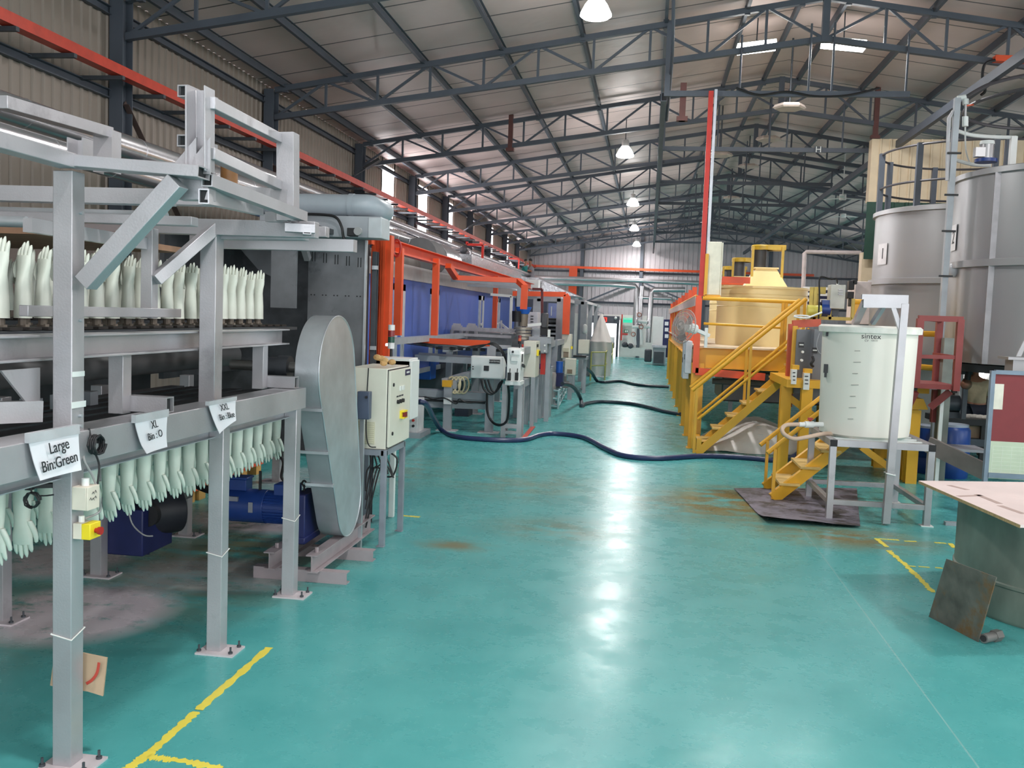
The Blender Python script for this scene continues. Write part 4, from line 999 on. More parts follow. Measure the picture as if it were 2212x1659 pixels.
def manifold(cx, cy, Y, s, label):
    t = thing('valve_manifold', label, 'pipe manifold', A(cx, cy+40*s, Y))
    P = lambda x, y, d=0: A(cx + x*s, cy + y*s, Y + d)
    for k in range(4):
        MB().pipe([P(-40, -25+k*9), P(14+k*4, -22+k*9), P(22+k*5, -16+k*9), P(24+k*5, 0), P(24+k*5, 45)], .05*s+.01, 8, 0).build('pipe', PIPEAL, t)
    for x, y in ((-26, -6), (-12, 2), (2, -20), (8, 12)): MB().ball(P(x, y), .13, 10, 6).build('valve', mat('dark_valve', srgb(84, 84, 90), .5, .3), t)
    MB().bar(P(12, -36), P(58, -34), .07).bar(P(58, -34), P(54, 48), .07).bar(P(12, -36), P(12, -44), .07).build('red_bracket', RED, t)
manifold(1000, 555, 28, .75, 'cluster of silver pipes and valves with a red bracket on the oven roof')
manifold(1095, 575, 46, .45, 'smaller far cluster of silver pipes and valves by the end wall')

# red steelwork in front of the oven
t = thing('red_steel_frame', 'long orange red steel beam on posts carrying cables before the blue oven', 'steel frame', (-4.1, 20, 0))
FXX = -4.2
a, b = AX(805, 520, FXX), AX(1150, 616, FXX)
MB().chan((FXX, a.y-1.2, a.z), (FXX, b.y, a.z), .14, .2, .014, flip=1).build('long_beam', ORANGE, t)
for px in (856, 936, 1067, 1012): 
    p = AX(px, 640, FXX)
    if px != 1012: MB().bar((FXX+.04, p.y, AX(px, 724, FXX).z), (FXX+.04, p.y, a.z), .12, .12).build('post', ORANGE, t)
zs = AX(936, 724, FXX).z
MB().bar((FXX+.04, 14, zs-.05), (FXX+.04, 31, zs-.05), .2, .1).build('sill_beam', GREYP, t)
for y in (14.2, 19.5, 25, 30.5): MB().bar((FXX+.04, y, 0), (FXX+.04, y, zs-.1), .12).build('sill_leg', GREYP, t)
t2 = thing('red_tray_bend', 'orange red square tray that steps down and over to the blue topped mixer', 'cable tray', A(1060, 600, 22))
P = [AX(968, 574, FXX+.15), AX(985, 600, FXX+.2)]
Yt = P[1].y
MB().bar(P[0], P[1], .12, .1).bar(P[1], A(1120, 606, Yt+.2), .12, .1).bar(A(1119, 606, Yt+.2), A(1134, 620, Yt), .12, .1).bar(A(1134, 616, Yt), A(1131, 668, Yt), .13, .13).build('tray', ORANGE, t2)
for i, (x0, x1, lab) in enumerate(((822, 846, 'broad orange upright trunking rising behind the beige cabinet'), (803, 824, 'darker orange upright trunking next to the slotted steel plate'))):
    Yc = 10.45 + .13*i; a = A((x0+x1)/2, 508, Yc); z0 = A((x0+x1)/2-20, 795, Yc).z
    t = thing('upright_trunking', lab, 'cable trunking', (a.x, Yc, z0), 'upright trunkings')
    w = A(x1, 640, Yc).x - A(x0, 640, Yc).x
    MB().box((a.x-w/2, Yc, .97), (a.x+w/2, Yc+.12, a.z)).build('trunking', ORANGE, t, bev=.004)
    MB().bar((a.x-w*.1, Yc-.012, z0-.3), (a.x-w*.1, Yc-.012, a.z-.05), .03, .02).build('cover_lip', ORANGE, t)
t = thing('red_valve_wheel', 'small red hand wheel at the top of the orange trunking', 'valve wheel', A(857, 537, 11))
m = MB(); c = A(857, 536, 11); m.pipe([c+V(.05*math.cos(k*PI/8), 0, .1*math.sin(k*PI/8)) for k in range(17)], .014, 6); m.build('rim', RED, t)
solo(MB().bar(A(842, 512, 11.2), A(846, 545, 11.2), .03).bar(A(780, 522, 10.2), A(806, 522, 10.2), .12, .06), 'orange_bracket', ORANGE, 'orange bracket bar at the top edge of the slotted plate', 'bracket')

# ---------------------------------------------------------------- dipping line frame in the middle
YM = 17.9
t = thing('dipping_line_frame', 'grey steel frame of the dipping line with feet on the floor beyond the beige cabinet', 'machine frame', (-3.1, 20, 0))
zt = A(960, 742, YM).z
for x, y in ((-3.82, YM), (-2.99, YM), (-2.42, 21.2), (-2.42, 24.5), (-3.9, 21.2), (-3.9, 24.5)):
    p = MB().bar((x, y, 0), (x, y, zt if y > 18 or x > -3.5 else A(965, 832, YM).z), .16, .12).build('leg', GREYP, t, bev=.004)
    MB().box((x-.2, y-.14, 0), (x+.2, y+.14, .015)).build('foot_plate', mat('base_plate_paint', (1,1,1)), p)
MB().pb(955, 822, 975, 836, YM-.08, .18).build('orange_cap', YELLOW, t)
for a, b, w, h in (((900, 772), (1075, 782), .3, .12), ((905, 764), (1085, 776), .06, .05), ((893, 846), (1055, 856), .3, .14), ((900, 866), (1058, 872), .2, .22), ((905, 742), (1100, 750), .4, .06)):
    MB().bar(A(*a, YM+.25), A(*b, YM+.25), w, h).build('cross_beam', GREYP, t)
for x, z in ((-2.45, zt-.1), (-3.9, zt-.1), (-2.45, .95), (-3.9, .95)): MB().bar((x, YM, z), (x, 30, z), .12, .14).build('long_beam', GREYP, t)
for k in range(3): MB().bar(A(893, 845+9*k, YM+.15), A(1052, 852+9*k, YM+.15), .05, .04).build('chain_rail', BLACK, t)
for k in range(9): MB().bar(A(942+16*k, 752+.6*k, YM+.2), A(952+16*k, 752+.7*k, YM+.2), .05, .05).build('roller_slot', INK, t)
t = thing('orange_cable_beam', 'flat orange cable beam laid across the top of the dipping line', 'cable beam', A(975, 735, 17.0))
MB().bar(A(888, 735, 17.2), A(1058, 742, 17.2), .05, .11).build('beam', ORANGE, t); MB().bar(A(840, 728, 18.0), A(872, 730, 18.0), .08, .14).build('beam_stub', ORANGE, t)
m = MB()
for k in range(4): m.pipe([A(868, 732+3*k, 17.1), A(920, 742+2*k, 17.1), A(975, 746+3*k, 17.05), A(1030, 752-2*k, 17.1), A(1065, 740+2*k, 17.1), A(1088, 760+3*k, 17.1), A(1098, 800, 17.2)], .009, 6, 6)
solo(m, 'cable_run', BLACK, 'black cables sagging under the flat orange cable beam', 'cables')
# dip tank hood behind
t = thing('dip_tank_hood', 'grey sloping steel tank edge with two box lugs before the blue oven', 'tank', A(1040, 730, 21))
MB().prism([A(972, 712, 21), A(1112, 722, 21), A(1100, 752, 21), A(970, 748, 21)], (0, 1.6, 0)).build('body', mat('brushed_grey', srgb(140, 142, 146), .4, .4, .12), t)
for x in (975, 1007): 
    m = MB(); m.bar(A(x, 732, 20.8), A(x+5, 702, 20.8), .06, .1).bar(A(x+4, 703, 20.8), A(x+20, 704, 20.8), .06, .1).bar(A(x+20, 703, 20.8), A(x+22, 728, 20.8), .06, .1); m.build('lug', SILVER, t)
m = MB(); m.bar(A(980, 710, 20.6), A(1110, 714, 20.6), .06, .08).bar(A(985, 722, 20.6), A(1104, 728, 20.6), .06, .06).bar(A(1083, 700, 20.6), A(1105, 718, 20.6), .05).bar(A(1083, 722, 20.6), A(1083, 692, 20.6), .04).build('edge_rail', SILVER, t)
solo(MB().pb(899, 770, 931, 820, 19.5, .5), 'blue_plastic_bin', BRIGHTB, 'bright blue plastic container standing inside the dipping line', 'bin', bev=.02)
solo(MB().pb(902, 765, 1000, 845, 20.5, .02), 'acrylic_screen', GLASS, 'smoked clear screen across the inside of the dipping line', 'screen')
t = thing('cable_drum', 'round cream coil of hose on the dipping line chain', 'hose coil', A(985, 830, 18.1))
m = MB()
for k in range(4): c = A(975+9*k, 832, 18.0); m.pipe([c+V(.0+.1*math.cos(j*PI/8), .06*math.sin(j*PI/8), .16*math.sin(j*PI/8)) for j in range(17)], .018, 6)
m.build('coil', mat('cream_hose', srgb(206, 196, 160), .5), t); MB().pb(972, 822, 986, 840, 17.95, .1).build('clamp', GREYP, t)
for k, (x0, y0, x1, y1, lab) in enumerate(((975, 752, 985, 850, 'nearer'), (1035, 770, 1045, 850, 'middle'), (1000, 768, 1007, 850, 'farther'))):
    m = MB(); m.pb(x0, y0, x1, y1, 21+k, .12); solo(m, 'inner_upright', GREYP, 'grey upright seen inside the dipping line, %s of the three' % lab, 'upright', 'inner uprights')
solo(MB().pb(982, 868, 1012, 905, 20.5, .5), 'dark_drive_box', mat('slate_box', srgb(52, 58, 72), .5), 'dark box hanging low under the dipping line', 'box')
t = thing('white_notice_plate', 'small white plate fixed low on the dipping line beam', 'plate', A(966, 866, 17.7)); MB().pb(958, 859, 975, 873, 17.6, .02).build('plate', WHITE, t)

def panel(name, label, x0, y0, x1, y1, Y, d, m=WHITE, cat='electrical cabinet', bev=.008):
    t = thing(name, label, cat, A((x0+x1)/2, y1, Y)); MB().pb(x0, y0, x1, y1, Y, d).build('body', m, t, bev=bev); return t
t = panel('heater_control_box', 'wide white box with a small screen and dark name strip on the dipping line', 1017, 770, 1088, 818, 17.5, .25)
d = MB().pb(1019, 772, 1082, 816, 17.49, .01).build('door', WHITE, t, bev=.003)
MB().pb(1045, 790, 1056, 801, 17.48, .01).build('screen', INK, d)
MB().pb(1057, 777, 1080, 785, 17.48, .01).build('name_plate', INK, d)
c = A(1068.5, 781, 17.47); text('IR HEATER PANEL', .042, t, plane_matrix(c, (1, 0, -.0), (0, 0, 1)), WHITE, .001, sx=.62)
for y in (791, 796): MB().pb(1020, y, 1023, y+2, 17.48, .01).build('latch', INK, d)
t = panel('white_control_box', 'upright white control box with two handsets on a bracket beyond the wide white box', 1095, 752, 1124, 824, 16.9, .5)
MB().pb(1102, 756, 1122, 766, 16.87, .04).build('router', mat('router_white', srgb(236,236,236), .35), t); c = A(1108, 760, 16.86); MB().cyl(c, c+V(0,-.03,0), .02, 10).build('dial', BLACK, t)
MB().pb(1104, 772, 1118, 780, 16.87, .03).build('holder', WHITE, t)
bx = A(1124, 790, 16.9).x
for yy, zz, nm, mm, s_ in ((17.0, 1.75, 'lamp', mat('red_button', (1,1,1)), .03), (17.05, 1.62, 'lamp', LAMPON, .012)): MB().cyl((bx, yy, zz), (bx+.03, yy, zz), s_, 12).build('indicator', mm, t)
MB().box((bx, 17.05, 1.45), (bx+.01, 17.15, 1.6)).build('meter', INK, t); MB().bar((bx+.03, 17.0, 1.4), (bx+.03, 17.2, 1.36), .04).build('handle', BLACK, t)
for x in (1099, 1115): 
    t = thing('handset', 'black two way radio standing on the bracket, %s' % ('inner one' if x < 1110 else 'outer one'), 'radio', A(x, 822, 16.8), 'radios on the bracket')
    MB().pb(x-3, 805, x+4, 822, 16.78, .05).build('body', BLACK, t); MB().bar(A(x+2, 806, 16.8), A(x+3, 796, 16.8), .015).build('aerial', BLACK, t)
t = thing('box_stand', 'white steel stand under the upright white control box', 'stand', A(1110, 942, 17.3))
YS = 17.35
MB().pb(1091, 824, 1124, 832, YS-.5, .5).build('shelf', WHITE, t)
for x in (-2.62, -2.32): MB().bar((x, YS, 0), (x, YS, A(1110, 830, YS).z), .09).build('leg', SILVER, t); MB().bar((x, YS+.35, 0), (x, YS+.35, 1.1), .07).build('leg', SILVER, t)
MB().bar((-2.62, YS, .22), (-2.32, YS, .22), .08).build('cross_bar', SILVER, t); MB().bar((-2.62, YS, .1), (-2.32, YS, .1), .06).build('cross_bar', SILVER, t)
m = MB()
for k in range(3): m.pipe([A(1040+7*k, 820, 17.4), A(1046+8*k, 842, 17.4), A(1062+5*k, 852-3*k, 17.4), A(1078, 838-4*k, 17.4), A(1086, 822, 17.4)], .02, 6, 6)
m.pipe([A(1052, 850, 17.6), A(1053, 890, 17.6), A(1064, 912, 17.5), A(1082, 918, 17.3), A(1096, 905, 17.3), A(1100, 860, 17.2), A(1098, 835, 17.0)], .025, 6, 6)
solo(m, 'cable_loops', BLACK, 'black and grey cable loops hanging under the wide white box', 'cables')
m = MB(); m.pipe([A(905, 880, 17.5), A(915, 858, 17.5), A(935, 862, 17.5), A(960, 860, 17.5), A(985, 872, 17.5), A(992, 862, 17.5), A(1010, 870, 17.5), A(1050, 868, 17.5)], .015, 6, 5)
solo(m, 'floor_cable', BLACK, 'thin black cable snaking along the low beam of the dipping line', 'cable')
t = panel('beige_control_cabinet', 'narrow beige cabinet with a yellow switch beyond the white control box', 1130, 737, 1157, 815, 19.2, .7, BEIGE)
bx = A(1157, 780, 19.2).x
MB().box((bx, 19.35, 1.48), (bx+.04, 19.6, 1.6)).build('isolator_plate', BRIGHTY, t); MB().box((bx+.04, 19.42, 1.5), (bx+.06, 19.52, 1.58)).build('isolator_handle', BLACK, t)
for k in range(2): MB().box((bx, 19.3+.1*k, 1.66), (bx+.02, 19.36+.1*k, 1.72)).build('selector_knob', BLACK, t)
t = thing('cabinet_stand', 'thin grey legs under the narrow beige cabinet', 'stand', A(1145, 920, 19.3))
for x, yy in ((1128, 19.2), (1140, 19.6), (1152, 19.2), (1160, 20.1)): a = A(x, 815, yy); MB().bar(a, (a.x, a.y, 0), .08).build('leg', GREYP, t)
def stacklight(x, y0, y1, Y, cols, label):
    t = thing('stack_light', label, 'signal tower', A(x, y1, Y)); n = len(cols); a = A(x, y1, Y); z1 = A(x, y0, Y).z; h = (z1-a.z)*.68/n; zb = a.z+(z1-a.z)*.32; r = h*.55
    MB().cyl(a, (a.x, a.y, zb), r*.35, 8).build('pole', BLACK, t)
    for k, c in enumerate(cols): MB().cyl((a.x, a.y, zb+k*h), (a.x, a.y, zb+(k+1)*h*.97+0), r, 14).build('light_segment', c, t)
LR, LG, LWH, LO = mat('signal_red', srgb(140, 50, 54), .3), mat('signal_green', srgb(40, 84, 72), .3), mat('signal_white', srgb(226, 226, 226), .3), mat('signal_orange', srgb(206, 96, 60), .3)
stacklight(844, 700, 778, 10.2, [LWH, LG, LR, LWH], 'red green and white signal tower behind the beige cabinet')
stacklight(1122, 724, 752, 17.1, [BLACK, LO, LR], 'small red and orange signal light on the upright white control box')
t = panel('twin_lamp', 'small bright twin lamp on a black mast behind the beige cabinet', 832, 742, 849, 748, 10.2, .06, mat('lamp_white', (1, 1, 1), .3, emit=1.5), 'lamp')
MB().bar(A(845, 748, 10.23), A(845, 790, 10.23), .025).build('mast', BLACK, t)
t = thing('instrument_rack', 'white rack of small dials and valves on the floor behind the beige cabinet', 'instrument rack', A(890, 940, 12.6))
m = MB().pb(868, 862, 902, 938, 16.6, .5); m.build('body', mat('rack_white', srgb(206, 206, 206), .5), t, bev=.01)
for k in range(5):
    c = A(893, 872+12*k, 16.56); MB().cyl(c, c+V(0,-.03,0), .025, 10).build('dial', BLACK if k != 3 else RED, t)
MB().box((A(864, 938, 16.5).x, 16.5, 0), (A(908, 938, 16.5).x, 17.3, .1)).build('plinth', GREYP, t)

# ---------------------------------------------------------------- machines further down the aisle
t = thing('dosing_mixer', 'tall mixer head with a blue funnel top and stacked steel body', 'mixer', A(1132, 740, 20))
Ym = 20.2; c = A(1130, 690, Ym)
zz = lambda y: A(1130, y, Ym).z
MB().lathe([(.12, zz(678)), (.18, zz(664)), (.18, zz(663)), (.0001, zz(663))], (c.x, Ym, 0), 20).build('blue_funnel', BRIGHTB, t)
MB().lathe([(.1, zz(705)), (.11, zz(678)), (.0001, zz(678))], (c.x, Ym, 0), 16).build('motor', mat('dull_brown_grey', srgb(130, 120, 108), .5, .3), t)
for k in range(4): MB().cyl((c.x, Ym, zz(712+7*k)), (c.x, Ym, zz(707+7*k)), .2-.02*(k % 2), 16).build('flange_plate', mat('flange_grey', srgb(168, 162, 150), .4, .3), t)
MB().cb((c.x, Ym, zz(748)), (.4, .35, .3)).build('body', mat('dull_box', srgb(112, 112, 116), .5), t)
solo(MB().cyl(A(1116, 695, 20), A(1116, 672, 20), .1, 14), 'black_filter', BLACK, 'black cylinder beside the blue funnel mixer', 'filter')
t = panel('louvred_box', 'pale grey louvred box standing behind the blue funnel mixer', 1137, 674, 1161, 712, 22, .6, mat('pale_grey_box', srgb(196, 192, 200), .45))
for k in range(4): MB().pb(1146, 682+6*k, 1152, 684+6*k, 21.98, .03).build('louvre', INK, t)
t = thing('drive_unit', 'grey drive unit with a tall dark motor and white arm on posts', 'drive unit', A(1170, 745, 20.5))
MB().pb(1142, 728, 1190, 742, 20, .7).build('top_deck', GREYP, t); MB().pb(1158, 742, 1182, 762, 20, .5).build('face_plate', GREYP, t)
for k in range(4): c = A(1163+14*(k % 2), 746+12*(k//2), 19.98); MB().cyl(c, c+V(0,-.03,0), .02, 8).build('bolt', WHITE, t)
MB().pb(1168, 676, 1182, 709, 20.2, .3).build('motor', mat('dark_grey_motor', srgb(74, 74, 78), .5), t, bev=.03); MB().pb(1166, 709, 1182, 724, 20.2, .3).build('motor_base', BLACK, t)
MB().bar(A(1140, 703, 19.9), A(1169, 700, 19.9), .05, .06).build('white_arm', WHITE, t); MB().pb(1153, 709, 1166, 728, 20.1, .3).build('gearbox', GREYP, t); MB().pb(1183, 712, 1188, 730, 20, .1).build('white_guard', WHITE, t)
for x in (1161, 1174): a = A(x, 764, 20.2); MB().bar(a, (a.x, a.y, a.z-.45), .1).build('red_post', RED, t)
for x in (1150, 1186): a = A(x, 742, 20.4); MB().bar(a, (a.x, a.y, 0), .1).build('leg', GREYP, t)
for k, (x0, y0, x1, y1, v_, lab) in enumerate(((1158, 787, 1172, 797, 0, 'blue pump motor lying down beside the beige cabinet'), (1172, 785, 1190, 796, 0, 'blue pump motor lying next to its twin by the steel drum'), (1201, 783, 1216, 805, 1, 'bright blue upright motor on a dark base'))):
    Yk = (21, 21.3, 24)[k]; c = A((x0+x1)/2, (y0+y1)/2, Yk); t = thing('pump_motor', lab, 'motor', c)
    h = abs(A(x0, y0, Yk).z - A(x0, y1, Yk).z)/2; w = abs(A(x1, y0, Yk).x - A(x0, y0, Yk).x)/2
    if v_: MB().cyl(c-V(0,0,h), c+V(0,0,h), w, 16).build('motor_body', BRIGHTB, t); MB().cyl(c+V(0,0,h), c+V(0,0,h*1.2), w*1.05, 16).build('fan_cowl', BRIGHTB, t)
    else: MB().cyl(c-V(w,0,0), c+V(w,0,0), h, 16).build('motor_body', BLUE, t); MB().cb(c+V(0,0,h), (w, h, h*.6)).build('terminal_box', BLUE, t)
    MB().box((c.x-w*1.2, c.y-.12, 0 if not v_ else c.z-h-.35), (c.x+w*1.2, c.y+.25, c.z-h)).build('base_plinth', NAVY if v_ else GREYP, t)
solo(MB().lathe([(.0001, .9), (.3, .9), (.32, .85), (.3, .1), (.0001, .1)], AZ(1172, 880)+V(0,0,-.0), 24), 'steel_drum', STEEL, 'cylindrical stainless drum under the two blue pump motors', 'drum')
t = thing('pipe_rail_guard', 'low pale tube guard rail standing on the floor by the steel drum', 'guard rail', AZ(1200, 880))
a, b, c_ = AZ(1168, 880), AZ(1205, 883), AZ(1222, 850); h = V(0,0,.45)
for p in (a, b, c_): MB().cyl(p, p+h, .03, 8).build('upright', mat('pale_teal_tube', srgb(170, 200, 204), .4), t)
for p, q_ in ((a, b), (b, c_)):
    for z in (.05, .25, .45): MB().cyl(p+V(0,0,z), q_+V(0,0,z), .025, 8).build('rail', mat('pale_teal_tube', (1,1,1)), t)
for k in range(3): p = b.lerp(c_, (k+1)/4); MB().cyl(p, p+h, .02, 8).build('upright', mat('pale_teal_tube', (1,1,1)), t)
solo(MB().pb(1204, 812, 1222, 826, 25, .4).pb(1200, 826, 1226, 838, 25, .6), 'transfer_pump', mat('worn_steel', (1,1,1)), 'steel transfer pump at the end of the dark hose', 'pump')
t = panel('beige_wall_panel', 'beige cabinet with a cooling unit on the grey gantry post down the aisle', 1213, 722, 1232, 774, 27, .6, BEIGE)
MB().pb(1216, 752, 1229, 760, 26.97, .05).build('cooler', mat('vent_beige', (1,1,1)), t); MB().pb(1217, 760, 1228, 772, 26.98, .03).build('vent_grille', mat('brown_grille', srgb(140, 124, 106), .6), t)
MB().pb(1233, 748, 1237, 754, 27.1, .05).build('isolator_plate', BRIGHTY, t)
t = panel('low_beige_box', 'square beige box on a post lower down beside the transfer pump', 1220, 775, 1243, 810, 26, .3, BEIGE); MB().pb(1225, 798, 1236, 807, 25.98, .03).build('vent_grille', mat('brown_grille', (1,1,1)), t)
a = A(1232, 810, 26.1); MB().bar(a, (a.x, a.y, 0), .12).build('post', GREYP, t)
t = panel('grey_beige_box', 'plain beige box on the line before the shrouded machine', 1249, 734, 1272, 764, 30, .4, BEIGE); a = A(1262, 764, 30.1); MB().bar(a, (a.x, a.y, 0), .12).build('post', GREYP, t)
# grey gantries with red trays
for k, (xl, xr, yt, Y, lab) in enumerate(((1161, 1212, 645, 27.5, 'nearer grey portal frame with a red tray over the line'), (1222, 1262, 652, 34, 'farther grey portal frame over the line'))):
    t = thing('portal_frame', lab, 'frame', A(xr, 760, Y))
    for x in (xl, xr): a = A(x, yt, Y); MB().bar(a, (a.x, a.y, 0), .22, .2).build('post', GREYP, t)
    MB().bar(A(xl, yt, Y), A(xr, yt+1, Y), .2, .16).build('beam', GREYP, t)
    for dx in (14, 26): a = A(xr+dx, yt+6, Y+3.5*dx/14); MB().bar(a, (a.x, a.y, 0), .16).build('post', GREYP, t)
    a = A(xr, yt, Y); MB().bar(a, A(xr+34, yt+10, Y+9), .1).build('long_beam', mat('white_rail', srgb(224, 220, 222), .4), t)
t = thing('red_tray_run', 'red cable tray over the portal frame dropping to the beige cabinet', 'cable tray', A(1200, 640, 27))
MB().bar(A(1108, 634, 27), A(1222, 636, 27), .14, .14).bar(A(1222, 636, 27), A(1226, 642, 27), .14, .14).bar(A(1225, 640, 27), A(1222, 722, 27), .2, .16).build('tray', ORANGE, t)
t = thing('red_drop_conduit', 'thin dark red conduit dropping behind the drive unit', 'conduit', A(1170, 640, 24)); MB().bar(A(1150, 624, 24), A(1171, 625, 24), .06).bar(A(1171, 625, 24), A(1171, 678, 24), .06).build('conduit', mat('dark_red_conduit', srgb(112, 44, 46), .5), t)
m = MB().bar(A(1265, 655, 36), A(1264, 690, 36), .12); solo(m, 'thin_red_post', RED, 'thin red post on the far portal frame', 'post')
t = panel('blue_cabinet_far', 'pale blue cabinet between the posts of the nearer portal frame', 1184, 655, 1208, 687, 31, .4, mat('pale_blue', srgb(140, 154, 206), .4))
for x in (1190, 1203): MB().pb(x, 662, x+2, 682, 30.98, .03).build('handle', WHITE, t)
t = thing('plate_stack_machine', 'dark machine with stacked horizontal trays inside the portal frame', 'machine', A(1195, 760, 30))
for k in range(7): MB().pb(1182, 692+9*k, 1206, 696+9*k, 29.5, .6).build('tray', GREYP if k % 2 else DGREY, t)
MB().pb(1180, 688, 1209, 770, 30.2, .5).build('back_casing', HOLE, t)
t = panel('white_round_unit', 'white rounded unit high on the far portal frame post', 1257, 700, 1268, 722, 33, .3, WHITE, 'unit', .1); 
solo(MB().pb(1253, 722, 1266, 735, 33, .3), 'grey_box_unit', GREYP, 'small grey box under the white rounded unit', 'box')
t = thing('grey_line_casing', 'dark grey line casing running behind the far portal frames', 'machine', (-4.6, 36, 0)); MB().box((-5.6, 33.2, 0), (-3.6, 46, 2.9)).build('casing', mat('slate_casing', srgb(92, 96, 112), .5, .1, .1), t); MB().box((-5.7, 33.2, 2.9), (-3.5, 46, 3.1)).build('top_edge', GREYP, t)
t = thing('steel_work_table', 'low steel table with a dark strip before the shrouded machine', 'table', A(1255, 800, 29)); MB().pb(1236, 771, 1268, 777, 28.5, .8).build('table_top', GREYP, t)
for x in (1240, 1264): a = A(x, 777, 28.7); MB().bar(a, (a.x, a.y, 0), .1).build('leg', GREYP, t)
MB().pb(1238, 768, 1266, 772, 28.4, .2).build('dark_strip', BLACK, t)

# shrouded machine with its yellow rail guard
p = AZ(1292, 815); Ys = p.y; W0 = abs(A(1270, 760, Ys).x - A(1318, 760, Ys).x)/2; cx = A(1295, 760, Ys).x; H = A(1294, 677, Ys).z
def shroud(mb, zs):
    rings = []
    for z, r, k in zs: rings.append([(cx + r*math.cos(a)*(1+.10*math.sin(5*a+z*1.1)*k), Ys+.4 + .75*r*math.sin(a)*(1+.10*math.sin(6*a+2*z)*k), z) for a in [2*PI*j/40 for j in range(40)]])
    return mb.loft(rings)
t = thing('shrouded_machine', 'tall machine under a peaked white dust sheet beside the aisle', 'covered machine', (cx, Ys, 0))
shroud(MB(), [(.05, W0*.95, 1), (.6, W0*.95, 1), (1.1, W0*.98, 1), (1.4, W0*1.02, .6)]).build('lower_sheet', CLOTH, t, ang=70)
shroud(MB(), [(1.38, W0*1.03, .5), (1.46, W0*.9, 1), (1.46+(H-1.46)*.35, W0*.62, 1), (1.46+(H-1.46)*.7, W0*.34, 1), (H-.1, W0*.15, .6), (H, .03, .2)]).build('upper_sheet', CLOTH, t, ang=70)
MB().bar((cx-.25, Ys+.4, H+.12), (cx+.1, Ys+.4, H-.02), .04).build('top_spike', GREYP, t)
t = thing('rail_guard', 'yellowish green tube rail guard round the shrouded machine', 'guard rail', AZ(1318, 815))
pts = [AZ(1275, 822), AZ(1306, 821), AZ(1312, 808), AZ(1318, 795), AZ(1322, 785)]
for p in pts: MB().cyl(p, p+V(0,0,1.05), .03, 8).build('upright', mat('olive_tube', srgb(196, 190, 120), .5), t)
for a, b in zip(pts, pts[1:]):
    for z in (.55, 1.05): MB().cyl(a+V(0,0,z), b+V(0,0,z), .025, 8).build('rail', mat('olive_tube', (1,1,1)), t)

# ---------------------------------------------------------------- the far end: roller door, signs, pipes
Yd = YE - .3
t = thing('roller_shutter_box', 'dark grey roller shutter box over the bright doorway in the far wall', 'roller shutter', A(1305, 690, Yd))
MB().pb(1270, 682, 1338, 698, Yd-.3, .4).build('housing', mat('shutter_grey', srgb(70, 74, 84), .5), t, bev=.03)
for x in (1274, 1335): a = A(x, 698, Yd); MB().bar(a, (a.x, a.y, 0), .14).build('guide_rail', DGREY, t)
t = thing('led_sign', 'small red lit sign on the roller shutter box', 'sign', A(1305, 690, Yd-.5))
MB().pb(1298, 685.5, 1311, 695, Yd-.4, .1).build('frame', LEDRED, t); MB().pb(1300, 687, 1309, 693.5, Yd-.42, .03).build('face', mat('dark_sign', (.2, .02, .02), .4), t)
c = A(1304.5, 690, Yd-.44); text('EXIT', .12, t, plane_matrix(c, (1,0,0), (0,0,1)), LEDRED, .003, sx=.8)
t = thing('camera_dome', 'small white camera dome under the end of the shutter box', 'camera', A(1330, 687, Yd-.5)); MB().ball(A(1330, 687, Yd-.34), .09).build('dome', WHITE, t)
t = thing('loading_pallet', 'white wrapped load on a blue pallet standing in the doorway', 'load', (0, 0, 0))
m = MB().pb(1296, 727, 1326, 742, YE-1.5, 1.0); m.build('load', mat('wrapped_white', srgb(240,240,240), .5), t, bev=.05); MB().pb(1300, 740, 1326, 752, YE-1.6, 1.0).build('blue_base', NAVY, t); MB().pb(1273, 727, 1280, 750, YE-1.6, .4).build('blue_end', NAVY, t)
for x in (1300, 1322): a = A(x, 752, YE-1.5); MB().bar(a, (a.x, a.y, 0), .12).build('leg', NAVY, t)
t = thing('fire_point_post', 'thin red pipe beside the doorway with a panel of safety signs', 'sign board', A(1343, 740, Yd))
MB().bar(A(1344, 679, Yd), A(1342, 735, Yd), .07).build('red_pipe', RED, t)
t = thing('green_lit_sign', 'long turquoise sign board high on the white wall past the doorway', 'sign', A(1357, 692, Yd)); MB().pb(1346, 687, 1366, 697, Yd-.1, .08).build('board', LEDGRN, t); MB().pb(1347, 688.5, 1365, 690, Yd-.12, .03).build('white_band', WHITE, t)
t = thing('exit_sign', 'green running man sign over a red strip on the white wall', 'sign', A(1352, 718, Yd))
MB().pb(1348, 712, 1357, 719, Yd-.06, .04).build('green_panel', mat('sign_green', srgb(40, 112, 86), .4), t); MB().pb(1344, 719.5, 1356, 724, Yd-.06, .04).build('red_panel', mat('sign_red', srgb(176, 70, 66), .4), t)
MB().pb(1350, 713.5, 1352, 717.5, Yd-.08, .03).pb(1353.5, 713.5, 1356, 717.5, Yd-.08, .03).build('running_man', WHITE, t)
FP = YE - 2.2
for i, (pts, r, lab) in enumerate((
    ([(1150, 600), (1370, 606), (1520, 612)], .14, 'upper long silver pipe running across the far wall'),
    ([(1165, 610), (1320, 615), (1372, 618), (1376, 624), (1372, 705)], .16, 'silver pipe crossing the far wall and turning down by the doorway'),
    ([(1387, 618), (1384, 650), (1381, 700)], .14, 'short upright silver pipe between its two neighbours at the far wall'),
    ([(1480, 626), (1412, 626), (1407, 632), (1400, 740)], .16, 'silver pipe bending down near the yellow platform at the far wall'),
    ([(1372, 642), (1450, 645)], .1, 'silver cross pipe linking the uprights at the far wall'))):
    m = MB(); m.pipe([A(x, y, FP) for x, y in pts], r, 12); solo(m, 'far_pipe', PIPEAL, lab, 'pipe', 'silver pipes at the far wall')
